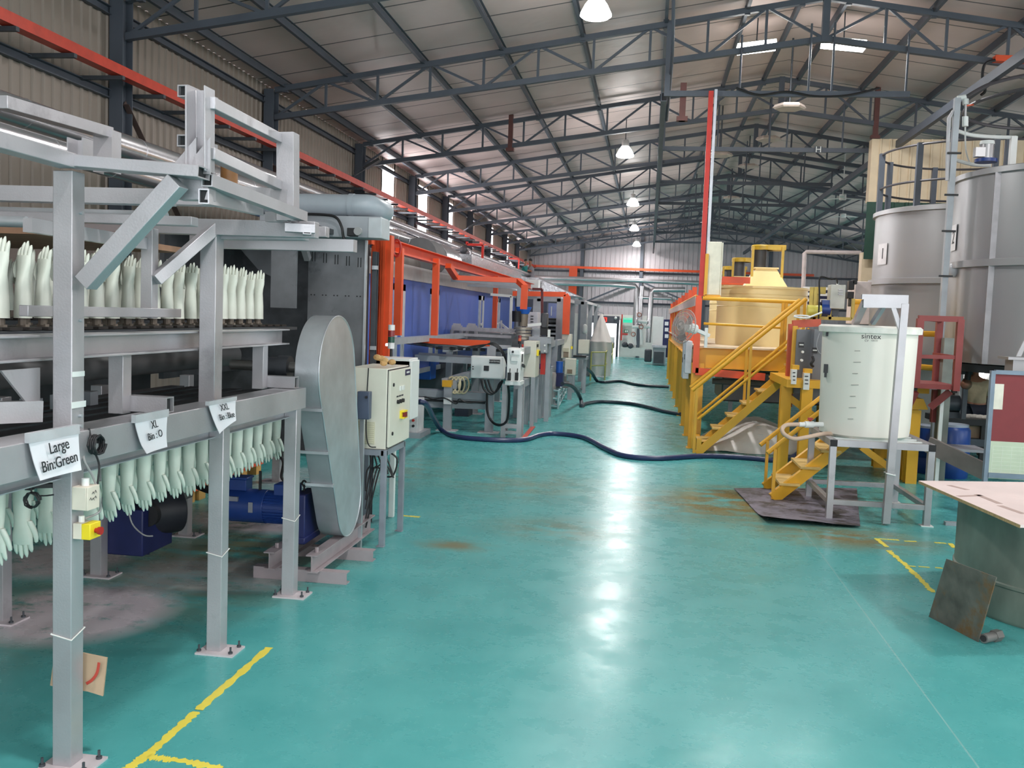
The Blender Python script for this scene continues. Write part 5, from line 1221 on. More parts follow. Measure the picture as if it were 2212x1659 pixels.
t = thing('gas_train', 'cluster of white pipes and rusty valve wheels at the foot of the far pipes', 'valve set', A(1385, 760, FP))
for x, y in ((1381, 680), (1385, 706), (1368, 722)): c = A(x, y, FP-.3); m = MB(); m.pipe([c+V(.12*math.cos(k*PI/6), 0, .12*math.sin(k*PI/6)) for k in range(13)], .03, 6); m.build('valve_wheel', mat('rusty_wheel', srgb(168, 110, 96), .6), t)
for a, b in (((1366, 706), (1404, 706)), ((1370, 710), (1372, 745)), ((1385, 706), (1386, 745)), ((1378, 693), (1398, 696))): MB().cyl(A(*a, FP-.2), A(*b, FP-.2), .09, 8).build('white_pipe', WHITE, t)
MB().box(A(1340, 766, FP-.5)+V(0,0,-.05), A(1395, 752, FP-.5)+V(0,.4,0)).build('plinth', EPOXYW, t)
for x, y in ((1350, 745), (1362, 748)): MB().ball(A(x, y, FP-.4), .18, 8, 6).build('dark_valve', DGREY, t)
t = thing('far_grey_machine', 'grey box machine with dark fittings on the floor at the end of the aisle', 'machine', AZ(1425, 790)); p = AZ(1425, 790)
m = MB().pb(1410, 750, 1438, 788, p.y, 1.2); m.build('body', GREYP, t, bev=.05); MB().pb(1408, 746, 1440, 751, p.y-.05, 1.3).build('worktop', mat('pale_grey_box', (1,1,1)), t); MB().pb(1412, 760, 1434, 785, p.y-.03, .05).build('front_grille', DGREY, t)
MB().pb(1392, 755, 1408, 782, p.y+1, .8).build('side_unit', DGREY, t, bev=.06)
t = panel('white_panel_board', 'tall white panel beside a dark board of notices at the far end', 1410, 684, 1432, 750, 50, .4, WHITE, 'panel', .02)
t = panel('notice_board', 'dark navy board with white sheets by the end of the yellow platform', 1432, 690, 1447, 772, 49, .3, NAVY, 'notice board', .02)
for y in (695, 708, 722): MB().pb(1436, y, 1444, y+8, 48.97, .03).build('sheet', PAPER, t)

# two people working up on the pipes by the far wall
def person_sit(name, label, c, s, top, legs, facing):
    t = thing(name, label, 'person', c)
    f = 1 if facing > 0 else -1
    P = lambda x, z, y=0: c + V(f*x*s, y*s, z*s)
    b = MB()
    ring = lambda cx, cz, rx, ry: [P(cx + rx*math.cos(2*PI*j/12), cz, ry*math.sin(2*PI*j/12)) for j in range(12)]
    b.loft([ring(0, 0, .15, .2), ring(.02, .2, .13, .18), ring(.05, .42, .14, .21), ring(.07, .52, .08, .1), ring(.08, .58, .05, .055), ring(.09, .66, .08, .075), ring(.09, .74, .085, .08), ring(.085, .82, .05, .05)])
    for sy in (-1, 1):
        b.pipe([P(.05, .47, .2*sy), P(.15, .28, .25*sy), P(.38, .25, .16*sy)], .045*s, 8)
        b.pipe([P(.0, .05, .1*sy), P(.42, .08, .12*sy), P(.45, -.35, .12*sy), P(.52, -.4, .12*sy)], .065*s, 8)
    b.build('body', SKIN, t, ang=70)
    k = MB(); k.loft([ring(0, -.02, .165, .215), ring(.02, .2, .145, .195), ring(.05, .42, .155, .225), ring(.07, .5, .1, .12)])
    for sy in (-1, 1): k.pipe([P(.05, .45, .21*sy), P(.14, .29, .255*sy), P(.2, .27, .23*sy)], .06*s, 8)
    k.build('shirt', top, t, ang=70)
    l = MB()
    for sy in (-1, 1): l.pipe([P(-.02, .03, .1*sy), P(.42, .07, .12*sy), P(.45, -.3, .12*sy)], .085*s, 8)
    l.build('trousers', legs, t, ang=70)
    h = MB(); h.ball(P(.075, .77), (.092*s, .088*s, .08*s), 12, 8); h.build('hair', HAIR, t, ang=70)
person_sit('person', 'small person in a teal shirt sitting up by the roof pipes at the far wall', A(1131, 596, 47), 1.0, TEALC, GREYC, 1)
person_sit('person', 'small person in grey clothes crouching up by the roof pipes next to the teal shirt', A(1148, 600, 47.5), 1.15, GREYC, GREYC, -1)
solo(MB().box((A(1115, 604, 46.5).x, 46.5, A(1130, 605, 46.5).z-.1), (A(1165, 604, 46.5).x, 50, A(1130, 602, 46.5).z)), 'work_platform', GREYP, 'grey staging the two people work from at the far wall', 'platform')

# hoses over the aisle
for nm, pts, r, m_, lab in (
    ('near', [(905, 868, .9), (920, 873, .85), (938, 905, .35), (955, 930, .04), (985, 943, .04), (1060, 950, .04), (1130, 950, .04), (1165, 940, .04), (1200, 937, .04), (1260, 945, .04), (1310, 970, .04), (1350, 985, .04), (1420, 990, .04), (1520, 985, .04), (1600, 988, .04), (1680, 994, .04), (1716, 985, .04), (1738, 965, .15)], .045, HOSEB, 'long blue black hose snaking across the aisle from the instrument rack to the tarpaulin'),
    ('mid', [(1215, 829, .75), (1232, 832, .65), (1246, 845, .4), (1255, 864, .1), (1257, 877, .04), (1266, 872, .04), (1300, 868, .04), (1360, 872, .04), (1400, 880, .04), (1440, 890, .04), (1490, 898, .04)], .05, HOSED, 'dark hose arching down from the transfer pump and across to the yellow columns'),
    ('far', [(1265, 794, .7), (1278, 805, .4), (1290, 823, .04), (1305, 826, .04), (1340, 824, .04), (1380, 832, .04), (1445, 836, .04)], .055, HOSED, 'far dark hose lying across the aisle by the shrouded machine')):
    m = MB(); base = AZ(pts[-1][0], pts[-1][1])
    P = []
    for i, (x, y, z) in enumerate(pts): P.append(AZ(x, y, z))
    m.pipe(P, r, 10, 8); solo(m, 'floor_hose', m_, lab, 'hose', 'floor hoses')
solo(MB().bar(AZ(1132, 945, .012)+V(-.0,0,0), AZ(1152, 921, .012), .09, .003), 'red_floor_strip', REDTAPE, 'short red strip on the floor by the white steel stand', 'floor strip')

t = thing('grey_rail_portal', 'slim pale grey rail above the oven doors ending by the blue funnel mixer', 'frame', A(1126, 690, 20.8))
MB().bar(A(975, 604, 20.8), A(1128, 616, 20.8), .07, .09).build('rail', GREYP, t); MB().bar(A(1010, 616, 22), A(1128, 622, 22), .06, .06).build('rail', GREYP, t)
a = A(1124, 615, 20.8); MB().bar((a.x, a.y, 0), a, .12, .1).build('post', GREYP, t)
a = A(1105, 640, 22); MB().bar((a.x, a.y, 0), a, .06).build('white_post', WHITE, t); MB().bar(a, A(1060, 636, 22), .06).build('white_rail', WHITE, t)

# ================================================================ YELLOW PLATFORM WITH THE VATS
PX0, PXR, PYS, PYE, PZ = .84, 4.2, 17.34, 40.0, 1.86
t = thing('mixing_platform', 'yellow steel platform on columns with orange red end posts beside the aisle', 'platform', (2.5, 25, 0))
cy = [17.34, 19.2, 21.03, 23.2, 25.6, 28.4, 31.4, 34.6, 38.0]
for y in cy:
    c = MB().ibeam((PX0+.08, y, .01), (PX0+.08, y, PZ-.3), .22, .16, .014).build('column', YELLOW, t); MB().box((PX0-.06, y-.12, 0), (PX0+.24, y+.12, .014)).build('foot_plate', YELLOW, c)
for y in (17.34, 23.2, 31.4): MB().ibeam((PXR, y, .01), (PXR, y, PZ-.3), .2, .2, .014).build('column', YELLOW, t)
for y in (17.4, 38.0): MB().ibeam((PX0, y, PZ-.2), (PXR+.1, y, PZ-.2), .14, .38, .016).build('edge_beam', YELLOW, t)
MB().ibeam((PX0+.08, 17.3, PZ-.17), (PX0+.08, PYE, PZ-.17), .14, .3, .016).build('edge_beam', YELLOW, t)
MB().box((PX0, 17.32, PZ-.02), (PXR+.1, PYE, PZ+.01)).build('deck', mat('pale_deck', srgb(222, 204, 176), .6, 0, .1), t)
for i, y in enumerate(cy): MB().bar((PX0+.04, y, PZ-.1), (PX0+.04, y, 3.0 if i else 2.78), .09, .12).build('rail_post', ORANGE, t)
for y in [18.2 + 1.05*k for k in range(20)]: MB().bar((PX0+.06, y, PZ), (PX0+.06, y, 2.62), .05, .06).build('yellow_stanchion', YELLOW, t)
MB().box((PX0-.03, 17.36, 2.60), (PX0+.0, PYE, 2.76)).build('kick_rail', mat('pinkish_rail', srgb(206, 178, 172), .5), t)
MB().cyl((PX0, 17.4, 2.77), (PX0, PYE, 2.77), .03, 10).build('hand_rail', YELLOW, t)
# front handrail
MB().cyl(A(1518, 644, 17.3), A(1728, 653, 17.3), .035, 12).build('hand_rail', YELLOW, t)
MB().cyl(A(1520, 699, 17.3), A(1690, 708, 17.3), .025, 10).build('mid_rail', YELLOW, t)
for x in (1699, 1692): a = A(x, 653, 17.3); MB().bar((a.x, 17.3, PZ), (a.x, 17.3, a.z), .05).build('rail_stanchion', YELLOW, t)
# orange red square frame at the corner
a, b = A(1510, 644, 17.25), A(1516, 806, 17.25)
MB().bar((a.x, 17.25, b.z), (a.x, 17.25, a.z), .11, .08).bar((a.x, 17.25, b.z+.03), (A(1652, 818, 17.25).x, 17.25, b.z-.02), .08, .13).build('orange_corner_frame', ORANGE, t)
MB().bar(A(1560, 520+84, 18.6), A(1620, 606, 18.6), .1, .12).build('orange_beam', ORANGE, t)
# dark tanks under the platform
t = thing('under_platform_tank', 'dark steel tank under the yellow platform behind the stairs', 'tank', (2.4, 19.6, 0))
MB().box((1.5, 19.0, .75), (4.0, 21.0, 1.35)).build('tank_body', mat('dark_stainless', srgb(96, 94, 94), .4, .5, .15), t, bev=.03)
for x in (1.7, 2.7, 3.7): MB().bar((x, 19.2, 0), (x, 19.2, .75), .08).build('leg', GREYP, t)
MB().cyl((1.3, 18.9, 1.15), (4.0, 18.9, 1.1), .06, 10).build('pipe', mat('dull_pipe', srgb(120, 116, 116), .4, .4), t)
t = thing('drain_chain', 'small drain valve hanging under the front beam of the yellow platform', 'valve', A(1629, 812, 17.5)); c = A(1629, 805, 17.5); MB().cyl(c, c-V(0,0,.16), .025, 8).ball(c-V(0,0,.1), .05, 8, 6).build('valve', DGREY, t)
# vats with mixers
def vat(cx, cyy, r, z0, z1, label, mx):
    t = thing('mixing_vat', label, 'vat', (cx, cyy, z0), 'cream mixing vats')
    MB().lathe([(r, z0), (r, z1-.18), (r+.015, z1-.17), (r+.015, z1-.13), (r, z1-.12), (r, z1), (r+.03, z1), (r+.03, z1+.04), (.0001, z1+.06)], (cx, cyy, 0), 56).build('shell', CREAM, t)
    for z in (z0+(z1-z0)*.68, z1-.13): MB().lathe([(r+.002, z), (r+.012, z+.01), (r+.002, z+.02)], (cx, cyy, 0), 56).build('seam_band', CREAM, t)
    g = MB(); h = z1 + .05
    g.add([(mx-.42, cyy-.3, h), (mx+.42, cyy-.3, h), (mx+.42, cyy+.3, h), (mx-.42, cyy+.3, h), (mx-.2, cyy-.2, h+.36), (mx+.2, cyy-.2, h+.36), (mx+.2, cyy+.2, h+.36), (mx-.2, cyy+.2, h+.36)], [(0,1,5,4),(1,2,6,5),(2,3,7,6),(3,0,4,7),(4,5,6,7),(3,2,1,0)])
    g.box((mx-.24, cyy-.22, h+.36), (mx+.24, cyy+.22, h+.39)); g.build('mixer_pedestal', CREAM, t)
    MB().cyl((mx-.12, cyy, h+.39), (mx-.12, cyy, h+.74), .14, 18).build('mixer_motor', mat('dark_grey_motor', (1,1,1)), t)
    MB().cyl((mx-.25, cyy, h+.76), (mx+.3, cyy, h+.76), .14, 6) 
    b = MB(); b.lathe([(.0001, h+.84), (.2, h+.84), (.22, h+.82), (.22, h+.74), (.0001, h+.74)], (mx-.08, cyy, 0), 24).box((mx-.08, cyy-.2, h+.74), (mx+.36, cyy+.2, h+.84)); b.build('belt_guard', mat('mustard_paint', srgb(196, 160, 50), .4), t)
    for x in (mx-.28, mx+.3): MB().bar((x, cyy-.22, h+.0), (x, cyy-.22, h+.8), .05).build('guard_post', mat('mustard_paint', (1,1,1)), t)
vat(2.24, 19.5, .88, PZ, 3.0, 'large cream vat with a yellow topped mixer at the front of the platform', 2.27)
for i, (px, Y) in enumerate(((1606, 23.4), (1583, 27.0))):
    c = A(px, 600, Y); vat(c.x+.25, Y, .85, PZ, 3.0, 'cream vat behind the front one, %s back along the platform' % ORD[i+1], c.x)
t = thing('red_top_channel', 'orange red channel lying over the cream vats', 'channel', A(1590, 606, 21)); MB().bar(A(1556, 609, 21.2), A(1622, 610, 21.2), .5, .12).build('channel', ORANGE, t)
# corner panel and the tall red pole
t = panel('platform_cabinet', 'tall cream cabinet mounted at the corner of the yellow platform', 1526, 522, 1557, 637, 17.4, .3, mat('pale_cream_box', srgb(226, 224, 206), .4))
MB().pb(1522, 548, 1529, 638, 17.36, .06).build('yellow_bracket', YELLOW, t); MB().pb(1556, 524, 1560, 640, 17.42, .28).build('door_edge', mat('pale_cream_box', (1,1,1)), t); MB().pb(1522, 637, 1556, 645, 17.36, .3).build('yellow_bracket', YELLOW, t)
a = A(1540, 197, 17.45); b = A(1512, 640, 17.45)
t = thing('red_cable_riser', 'tall thin red cable riser standing from the yellow platform up to the hanging tie', 'cable riser', (a.x-.02, 17.45, b.z)); MB().bar((a.x-.03, 17.45, b.z), (a.x-.03, 17.45, a.z), .085, .07).build('red_channel', RED, t)
MB().bar((a.x+.055, 17.45, 2.8), (a.x+.055, 17.45, a.z+.03), .05, .05).build('white_conduit', mat('grey_white_conduit', srgb(204, 206, 216), .4), t)
# wall fan on the platform side
c = AX(1477, 705, PX0-.35); t = thing('wall_fan', 'white round wall fan facing the aisle on the platform edge', 'fan', c)
nrm = V(-.75, -.62, .16).normalized(); u_ = nrm.cross(V(0,0,1)).normalized(); v_ = u_.cross(nrm)
m = MB()
for rr in (.24, .19, .13, .07): m.pipe([c + (u_*math.cos(2*PI*j/28) + v_*math.sin(2*PI*j/28))*rr + nrm*(.06*(1-(rr/.24)**2)) for j in range(29)], .006, 5)
for k in range(56): a_ = 2*PI*k/56; d = u_*math.cos(a_) + v_*math.sin(a_); m.pipe([c+nrm*.06, c+d*.14+nrm*.045, c+d*.24, c+d*.16-nrm*.06], .003, 4)
m.build('cage', mat('fan_grey', srgb(178, 168, 164), .4), t)
m = MB()
for k in range(3):
    a_ = 2*PI*k/3; d = u_*math.cos(a_)+v_*math.sin(a_); e = u_*math.cos(a_+.9)+v_*math.sin(a_+.9)
    m.prism([c+d*.03, c+d*.2, c+(d+e).normalized()*.22, c+e*.18+nrm*.03], nrm*.008)
m.build('blade', mat('fan_blade_brown', srgb(150, 132, 130), .5), t)
MB().cyl(c-nrm*.05, c-nrm*.22, .07, 16).build('motor_housing', WHITE, t); MB().bar(c-nrm*.2, V(PX0+.02, c.y+.25, c.z-.12), .05).build('arm', WHITE, t); MB().cb((PX0-.02, c.y+.25, c.z-.15), (.04, .1, .28)).build('wall_bracket', WHITE, t)
for i, (x0, y0, x1, y1, Y, lab) in enumerate(((1478, 738, 1488, 822, 18.6, 'white sheet steel cabinet fixed to the columns near the stairs'), (1492, 742, 1506, 825, 17.7, 'bluish white cabinet fixed to the corner column by the stairs'))):
    a = AX((x0+x1)/2, y0, PX0-.08); b = AX((x0+x1)/2, y1, PX0-.08)
    t = thing('column_cabinet', lab, 'electrical cabinet', (PX0-.1, Y, b.z), 'column cabinets'); MB().box((PX0-.14, Y-.1, b.z), (PX0-.02, Y+.55, a.z)).build('body', mat('bluish_white', srgb(206, 212, 220), .4), t, bev=.01); MB().box((PX0-.15, Y+.1, (a.z+b.z)/2-.05), (PX0-.135, Y+.16, (a.z+b.z)/2+.05)).build('latch', BLACK, t)

# stairs along the platform front
t = thing('platform_stairs', 'yellow steel stairs with tube handrails climbing to the mixing platform', 'stairs', (1.0, 16.7, 0))
S0, S1 = A(1497, 972, 16.9), A(1700, 795, 16.9)
for yy in (16.45, 17.1):
    MB().bar((.93, yy, .02), (2.75, yy, 1.80), .05, .13).build('stringer', YELLOW, t)
    MB().cyl((.80, yy, 1.12), (2.62, yy, 2.76), .035, 12).build('hand_rail', YELLOW, t)
    MB().cyl((.92, yy, .62), (2.7, yy, 2.26), .025, 10).build('mid_rail', YELLOW, t)
    for x in (.88, 1.75, 2.6): MB().bar((x, yy, (x-.9)*.98+.05), (x, yy, 1.12+(x-.80)*.9), .045).build('stanchion', YELLOW, t)
for k in range(7): MB().box((.93+.245*k, 16.47, .23+.228*k), (1.2+.245*k, 17.08, .26+.228*k)).build('tread', mat('worn_yellow_tread', srgb(220, 184, 110), .6, 0, .15), t)
MB().box((.92, 16.42, 0), (1.0, 16.5, .28)).box((.92, 17.06, 0), (1.0, 17.14, .28)).build('foot_post', YELLOW, t)
# tarpaulin covered load under the stairs
t = thing('tarpaulin_load', 'low load under a grey white tarpaulin on the floor beneath the stairs', 'covered load', AZ(1610, 985))
m = MB(); N = 26; x0, x1 = 1.1, 3.0; y0, y1 = 16.97, 19.0
for i in range(N+1):
    for j in range(N+1):
        u, v = i/N, j/N; e = min(u, 1-u)*2; f_ = min(v, 1-v)*2
        h = .50*(min(1, e*1.15)**.55)*(min(1, f_*2.2)**.6)
        h += .025*math.sin(9*u+4*v)*math.sin(7*v+2) * min(1, e*3); 
        h *= 1 - .12*math.cos(3*u)
        m.v.append(V(x0+(x1-x0)*u + .03*math.sin(13*v), y0+(y1-y0)*v + .06*math.sin(11*u), max(.005, h)))
for i in range(N):
    for j in range(N): m.f.append((i*(N+1)+j, (i+1)*(N+1)+j, (i+1)*(N+1)+j+1, i*(N+1)+j+1))
m.build('sheet', TARP, t, ang=80)
for u in (.25, .5, .75):
    s_ = MB(); x = x0+(x1-x0)*u
    for j in range(2, 12): 
        k = int(u*N); p = m.v[k*(N+1)+j]; s_.cb(p+V(0,0,.006), (.09, .04, .006)) if j % 2 else None
    s_.build('tape_patch', WHITE, t)

# ---------------------------------------------------------------- second stair, dosing platform, grey panel tank
t = thing('short_stairs', 'short yellow stairs with four treads behind the white tank stand', 'stairs', AZ(1695, 1060))
A0 = AZ(1680, 1043); 
for yy in (12.35, 13.15):
    MB().bar((1.72, yy+.2, .02), (3.15, yy+.75, 1.15), .05, .16).build('stringer', YELLOW, t)
    MB().cyl((1.62, yy+.2, .62), (2.6, yy+.6, 1.42), .03, 10).build('hand_rail', YELLOW, t)
    MB().bar((1.72, yy+.2, .02), (1.72, yy+.2, .68), .04).build('stanchion', YELLOW, t)
for k in range(4): MB().box((1.80+.27*k, 12.56+.1*k, .2+.22*k), (2.06+.27*k, 13.4+.1*k, .23+.22*k)).build('tread', mat('worn_yellow_tread', (1,1,1)), t)
t = thing('dosing_platform', 'yellow frame platform carrying the grey panels beside the white tank', 'platform', A(1740, 990, 14.8))
Yp = 15.0; zz0 = A(1740, 835, Yp).z
for x, dy in ((1697, 0), (1742, -.3), (1968, 0), (1905, 1.2)): a = A(x, 850, Yp+dy); MB().ibeam((a.x, a.y, 0), (a.x, a.y, zz0), .16, .16, .014).build('column', YELLOW, t)
MB().box((A(1690, 850, Yp).x, Yp-.4, zz0), (A(1990, 850, Yp).x, Yp+1.6, zz0+.12)).build('deck_beam', YELLOW, t)
MB().bar(A(1860, 965, Yp), A(1975, 1050, Yp), .1).bar(A(1700, 855, Yp), A(1760, 900, Yp), .1).bar(A(1855, 1020, Yp+1), A(1900, 1030, Yp+1), .1).build('brace', YELLOW, t)
MB().bar(A(1790, 1015, Yp+1.5), A(1965, 1030, Yp+1.5), .1, .1).build('low_beam', YELLOW, t)
t = thing('grey_panel_tank', 'upright grey panelled tank with black valves beside the white tank', 'tank', A(1755, 850, 14.9))
MB().pb(1718, 712, 1753, 850, 15.2, .8).build('side_panel', mat('slate_panel', srgb(112, 114, 120), .4, .2, .06), t); MB().pb(1755, 712, 1786, 866, 14.9, .8).build('front_panel', mat('slate_panel', (1,1,1)), t)
for x, y in ((1730, 745), (1759, 757)): 
    MB().pb(x-4, y-6, x+7, y+6, 14.86, .05).build('black_label', INK, t); MB().pb(x-3, y-1.5, x+6, y+1, 14.85, .02).build('label_stripe', WHITE, t)
m = MB(); m.pipe([A(1755, 770, 14.85), A(1757, 778, 14.83), A(1752, 786, 14.83), A(1757, 792, 14.85)], .02, 8, 4); m.build('black_handle', BLACK, t)
for x, y in ((1731, 778), (1733, 760)): c = A(x, y, 14.9); MB().cyl(c, c-V(0,.06,0), .02, 10).build('white_valve', WHITE, t)
m = MB(); m.pipe([A(1770, 720, 14.8), A(1764, 745, 14.8), A(1770, 762, 14.8), A(1780, 766, 14.8)], .006, 6, 5); m.build('grey_tube', GREYP, t)
for i, (x0, y0, x1, y1) in enumerate(((1710, 798, 1721, 830), (1736, 806, 1749, 842))):
    t = thing('white_meter_box', 'slim white meter box with yellow cap before the grey panels, %s' % ('inner one' if i == 0 else 'outer one'), 'meter box', A(x0, y1, 14.6), 'white meter boxes'); MB().pb(x0, y0, x1, y1, 14.55, .15).build('body', WHITE, t); MB().pb(x0+2, y0-9, x1+6, y0, 14.58, .15).build('yellow_cap', YELLOW, t)
    for k in range(3): MB().pb(x0+3, y0+6+8*k, x1-3, y0+8+8*k, 14.54, .02).build('scale_mark', INK, t)
t = thing('orange_portal', 'orange red angle frame standing between the stairs and the grey panels', 'frame', A(1712, 830, 15.6))
a = A(1712, 700, 15.6); MB().bar((a.x, 15.6, A(1712, 832, 15.6).z-.35), (a.x, 15.6, a.z), .12, .12).build('post', mat('brick_red_paint', srgb(196, 84, 56), .45), t); MB().bar(a, A(1772, 697, 15.6), .14, .12).build('beam', mat('brick_red_paint', (1,1,1)), t)
for x in (1718, 1784): a = A(x, 704, 15.3); MB().bar((a.x, 15.3, A(x, 850, 15.3).z), a, .07).build('yellow_upright', YELLOW, t)
m = MB(); c = A(1733, 684, 15.4); m.pipe([c+V(.12*math.cos(j*PI/8), .1*math.sin(j*PI/8), .02*math.sin(j*PI/8)) for j in range(17)] + [c+V(.3, 0, .08)], .014, 6)
solo(m, 'white_tube_loop', WHITE, 'loop of white tube lying on the orange red beam', 'tube')
# pump skid on top
t = thing('pump_skid', 'olive yellow pump frame with small motors on top of the dosing platform', 'pump set', A(1800, 690, 16))
OL = mat('olive_yellow', srgb(200, 174, 84), .5); Yq = 16.2
for x0, y0, x1, y1 in ((1749, 620, 1756, 688), (1757, 620, 1764, 690), (1840, 645, 1846, 690), (1790, 672, 1796, 690)): MB().pb(x0, y0, x1, y1, Yq, .08).build('upright', OL, t)
MB().pb(1742, 684, 1840, 691, Yq, .5).build('base_frame', OL, t); MB().pb(1762, 620, 1784, 635, Yq+.05, .05).build('top_plate', OL, t); MB().pb(1756, 626, 1768, 665, Yq+.1, .1).build('plate', OL, t)
c = A(1760, 672, Yq-.1); MB().cyl(c-V(.12,0,0), c+V(.1,0,0), .1, 16).build('yellow_motor', mat('yellowish_green', srgb(206, 196, 90), .45), t)
c = A(1782, 668, Yq-.1); MB().cyl(c-V(.06,0,0), c+V(.08,0,0), .1, 16).cb(c+V(0,0,.1), (.12,.12,.1)).build('blue_motor', BLUE, t)
MB().pb(1797, 668, 1812, 682, Yq, .2).build('dark_gearbox', DGREY, t)
t = panel('grey_louvre_box', 'grey louvred control box standing over the pump frame', 1794, 615, 1826, 667, 16.0, .3, mat('light_grey_box', srgb(188, 188, 180), .45))
for k in range(3): MB().pb(1811, 625+5*k, 1821, 627+5*k, 15.98, .03).build('louvre', mat('pale_grey_box', (1,1,1)), t)
MB().pb(1808, 610, 1811, 616, 16.1, .05).build('cable_gland', WHITE, t)
m = MB(); m.pipe([A(1768, 690, 15.9), A(1770, 640, 15.9), A(1770, 605, 15.9), A(1776, 598, 15.9), A(1795, 603, 15.9), A(1806, 602, 15.95), A(1809, 612, 16.1)], .014, 6, 6)
solo(m, 'looped_cable', BLACK, 'black cable arching over the pump frame into the grey louvred box', 'cable')
MB_ = MB(); MB_.cyl(A(1840, 652, 16.6), A(1872, 653, 16.6), .05, 10).cyl(A(1843, 660, 16.6), A(1872, 658, 16.6), .03, 10); MB_.bar(A(1850, 655, 16.6), A(1849, 720, 16.6), .06)
solo(MB_, 'yellow_handrail', YELLOW, 'short yellow handrail piece between the pump frame and the steel bracket', 'handrail')
solo(MB().cyl(A(1965, 720, 16.5), A(2035, 722, 16.5), .05, 10).cyl(A(1960, 790, 16.5), A(2015, 795, 16.5), .05, 10), 'yellow_handrail', YELLOW, 'yellow tube handrails behind the maroon step frame', 'handrail')

# ---------------------------------------------------------------- white water tank on its stand
t = thing('tank_stand', 'silver square tube stand with four legs carrying the white plastic tank', 'stand', (2.8, 12.2, 0))
L = {'fl': (2.24, 11.5), 'fr': (3.35, 11.5), 'bl': (2.24, 12.95), 'br': (3.35, 12.95)}
TW = .075
for x, y in L.values():
    p = MB().bar((x, y, .01), (x, y, .93), TW).build('leg', SILVER, t, bev=.003); MB().box((x-.07, y-.06, 0), (x+.07, y+.06, .01)).build('foot_plate', WHITE, p)
for z, w in ((.93, .08), (.22, .06)):
    for a, b in (('fl', 'fr'), ('fr', 'br'), ('br', 'bl'), ('bl', 'fl')): MB().bar((*L[a], z), (*L[b], z), w, w, hollow=.005 if z > .5 else 0).build('rail', SILVER, t, bev=.002)
for k in range(1, 6): y = 11.5 + 1.45*k/6; MB().bar((2.26, y, .945), (3.33, y, .945), .05, .04).build('slat', WHITE, t)
for x in (2.24, 3.35): MB().box((x-.04, 11.455, .89), (x+.04, 11.46, .97)).build('open_end_shade', HOLE, t)  # black plates in place of the shade inside the tube ends
p = MB().bar((2.87, 11.40, .02), (2.915, 11.40, 2.60), .085, .08).build('side_post', SILVER, t, bev=.003)
MB().bar((2.95, 11.40, 2.60), (2.46, 11.42, 2.59), .08, .1).bar((2.95, 11.40, 2.67), (2.44, 11.42, 2.665), .06, .06, hollow=.005).bar((2.48, 11.42, 2.6), (2.48, 11.9, 2.33), .07).bar((2.89, 11.4, 2.3), (2.78, 11.4, 2.58), .05).bar((2.62, 11.6, 2.36), (2.70, 11.42, 2.58), .05).build('top_bracket', SILVER, t)
m = MB(); m.pipe([(2.83, 11.35, .62), (2.93, 11.35, .6), (2.93, 11.45, .62), (2.83, 11.45, .62), (2.83, 11.35, .62)], .008, 6); m.build('tie_wire', WHITE, t)
t = thing('white_plastic_tank', 'tall white plastic water tank with printed marks standing on the silver stand', 'water tank', (2.72, 12.2, .965))
TX, TY, TR, TZ0, TZ1 = 2.73, 12.2, .56, .965, 2.26
MB().lathe([(.0001, TZ0), (TR-.07, TZ0), (TR-.03, TZ0+.03), (TR-.02, TZ0+.12), (TR, TZ1-.1), (TR, TZ1)], (TX, TY, 0), 64).build('shell', POLY, t)
MB().lathe([(TR, TZ1-.02), (TR+.045, TZ1-.015), (TR+.05, TZ1+.05), (TR+.02, TZ1+.075), (TR-.06, TZ1+.07), (TR-.06, TZ1)], (TX, TY, 0), 64).build('rim', mat('white_poly_rim', srgb(238, 236, 228), .4), t)
ang0 = math.atan2(-TY, -TX)
def on_tank(px, py):
    d = ray(px, py); d.normalize(); o = V(0, 0, CAMH); ox, oy = o.x-TX, o.y-TY
    a = d.x*d.x+d.y*d.y; b = 2*(ox*d.x+oy*d.y); c = ox*ox+oy*oy-(TR+.004)**2; s_ = (-b-math.sqrt(max(0, b*b-4*a*c)))/(2*a); return o+d*s_
def wrap_text(body, px, py, size, m_, sx=1.0):
    p = on_tank(px, py); n = V(p.x-TX, p.y-TY, 0).normalized(); r_ = V(-n.y, n.x, 0)
    o = text(body, size, t, plane_matrix(p+n*.0, r_, (0, 0, 1)), m_, .003, sx=sx)
    for v in o.data.vertices:
        w = v.co + Vector(t['_o']); dx = (w - p).dot(r_); out = (w-p).dot(n); a_ = math.atan2(n.y, n.x) + dx/TR; rr = TR+.002+max(out, 0)*.6
        v.co = V(TX+rr*math.cos(a_), TY+rr*math.sin(a_), w.z) - Vector(t['_o'])
    return o
wrap_text('sintex', 1882, 727, .088, INK, 1.05); wrap_text('CV', 1872, 736, .034, INK); wrap_text('100-01', 1889, 736, .03, mat('faded_ink', srgb(150, 148, 142), .6))
for k in range(7):
    p = on_tank(1858-2.5*k+4*(k % 2), 758+24.5*k); q_ = on_tank(1846-2.5*k, 758+24.5*k); MB().bar(p, q_, .006, .006).build('level_mark', mat('faded_ink', (1,1,1)), t)
for x, y, w, h in ((1787, 722, 5, 6), (1785, 796, 10, 13), (1783, 810, 4, 7)): a = on_tank(x, y); MB().cb(a, (.012*w/2, .03, .0055*h*1.5)).build('label', INK, t)
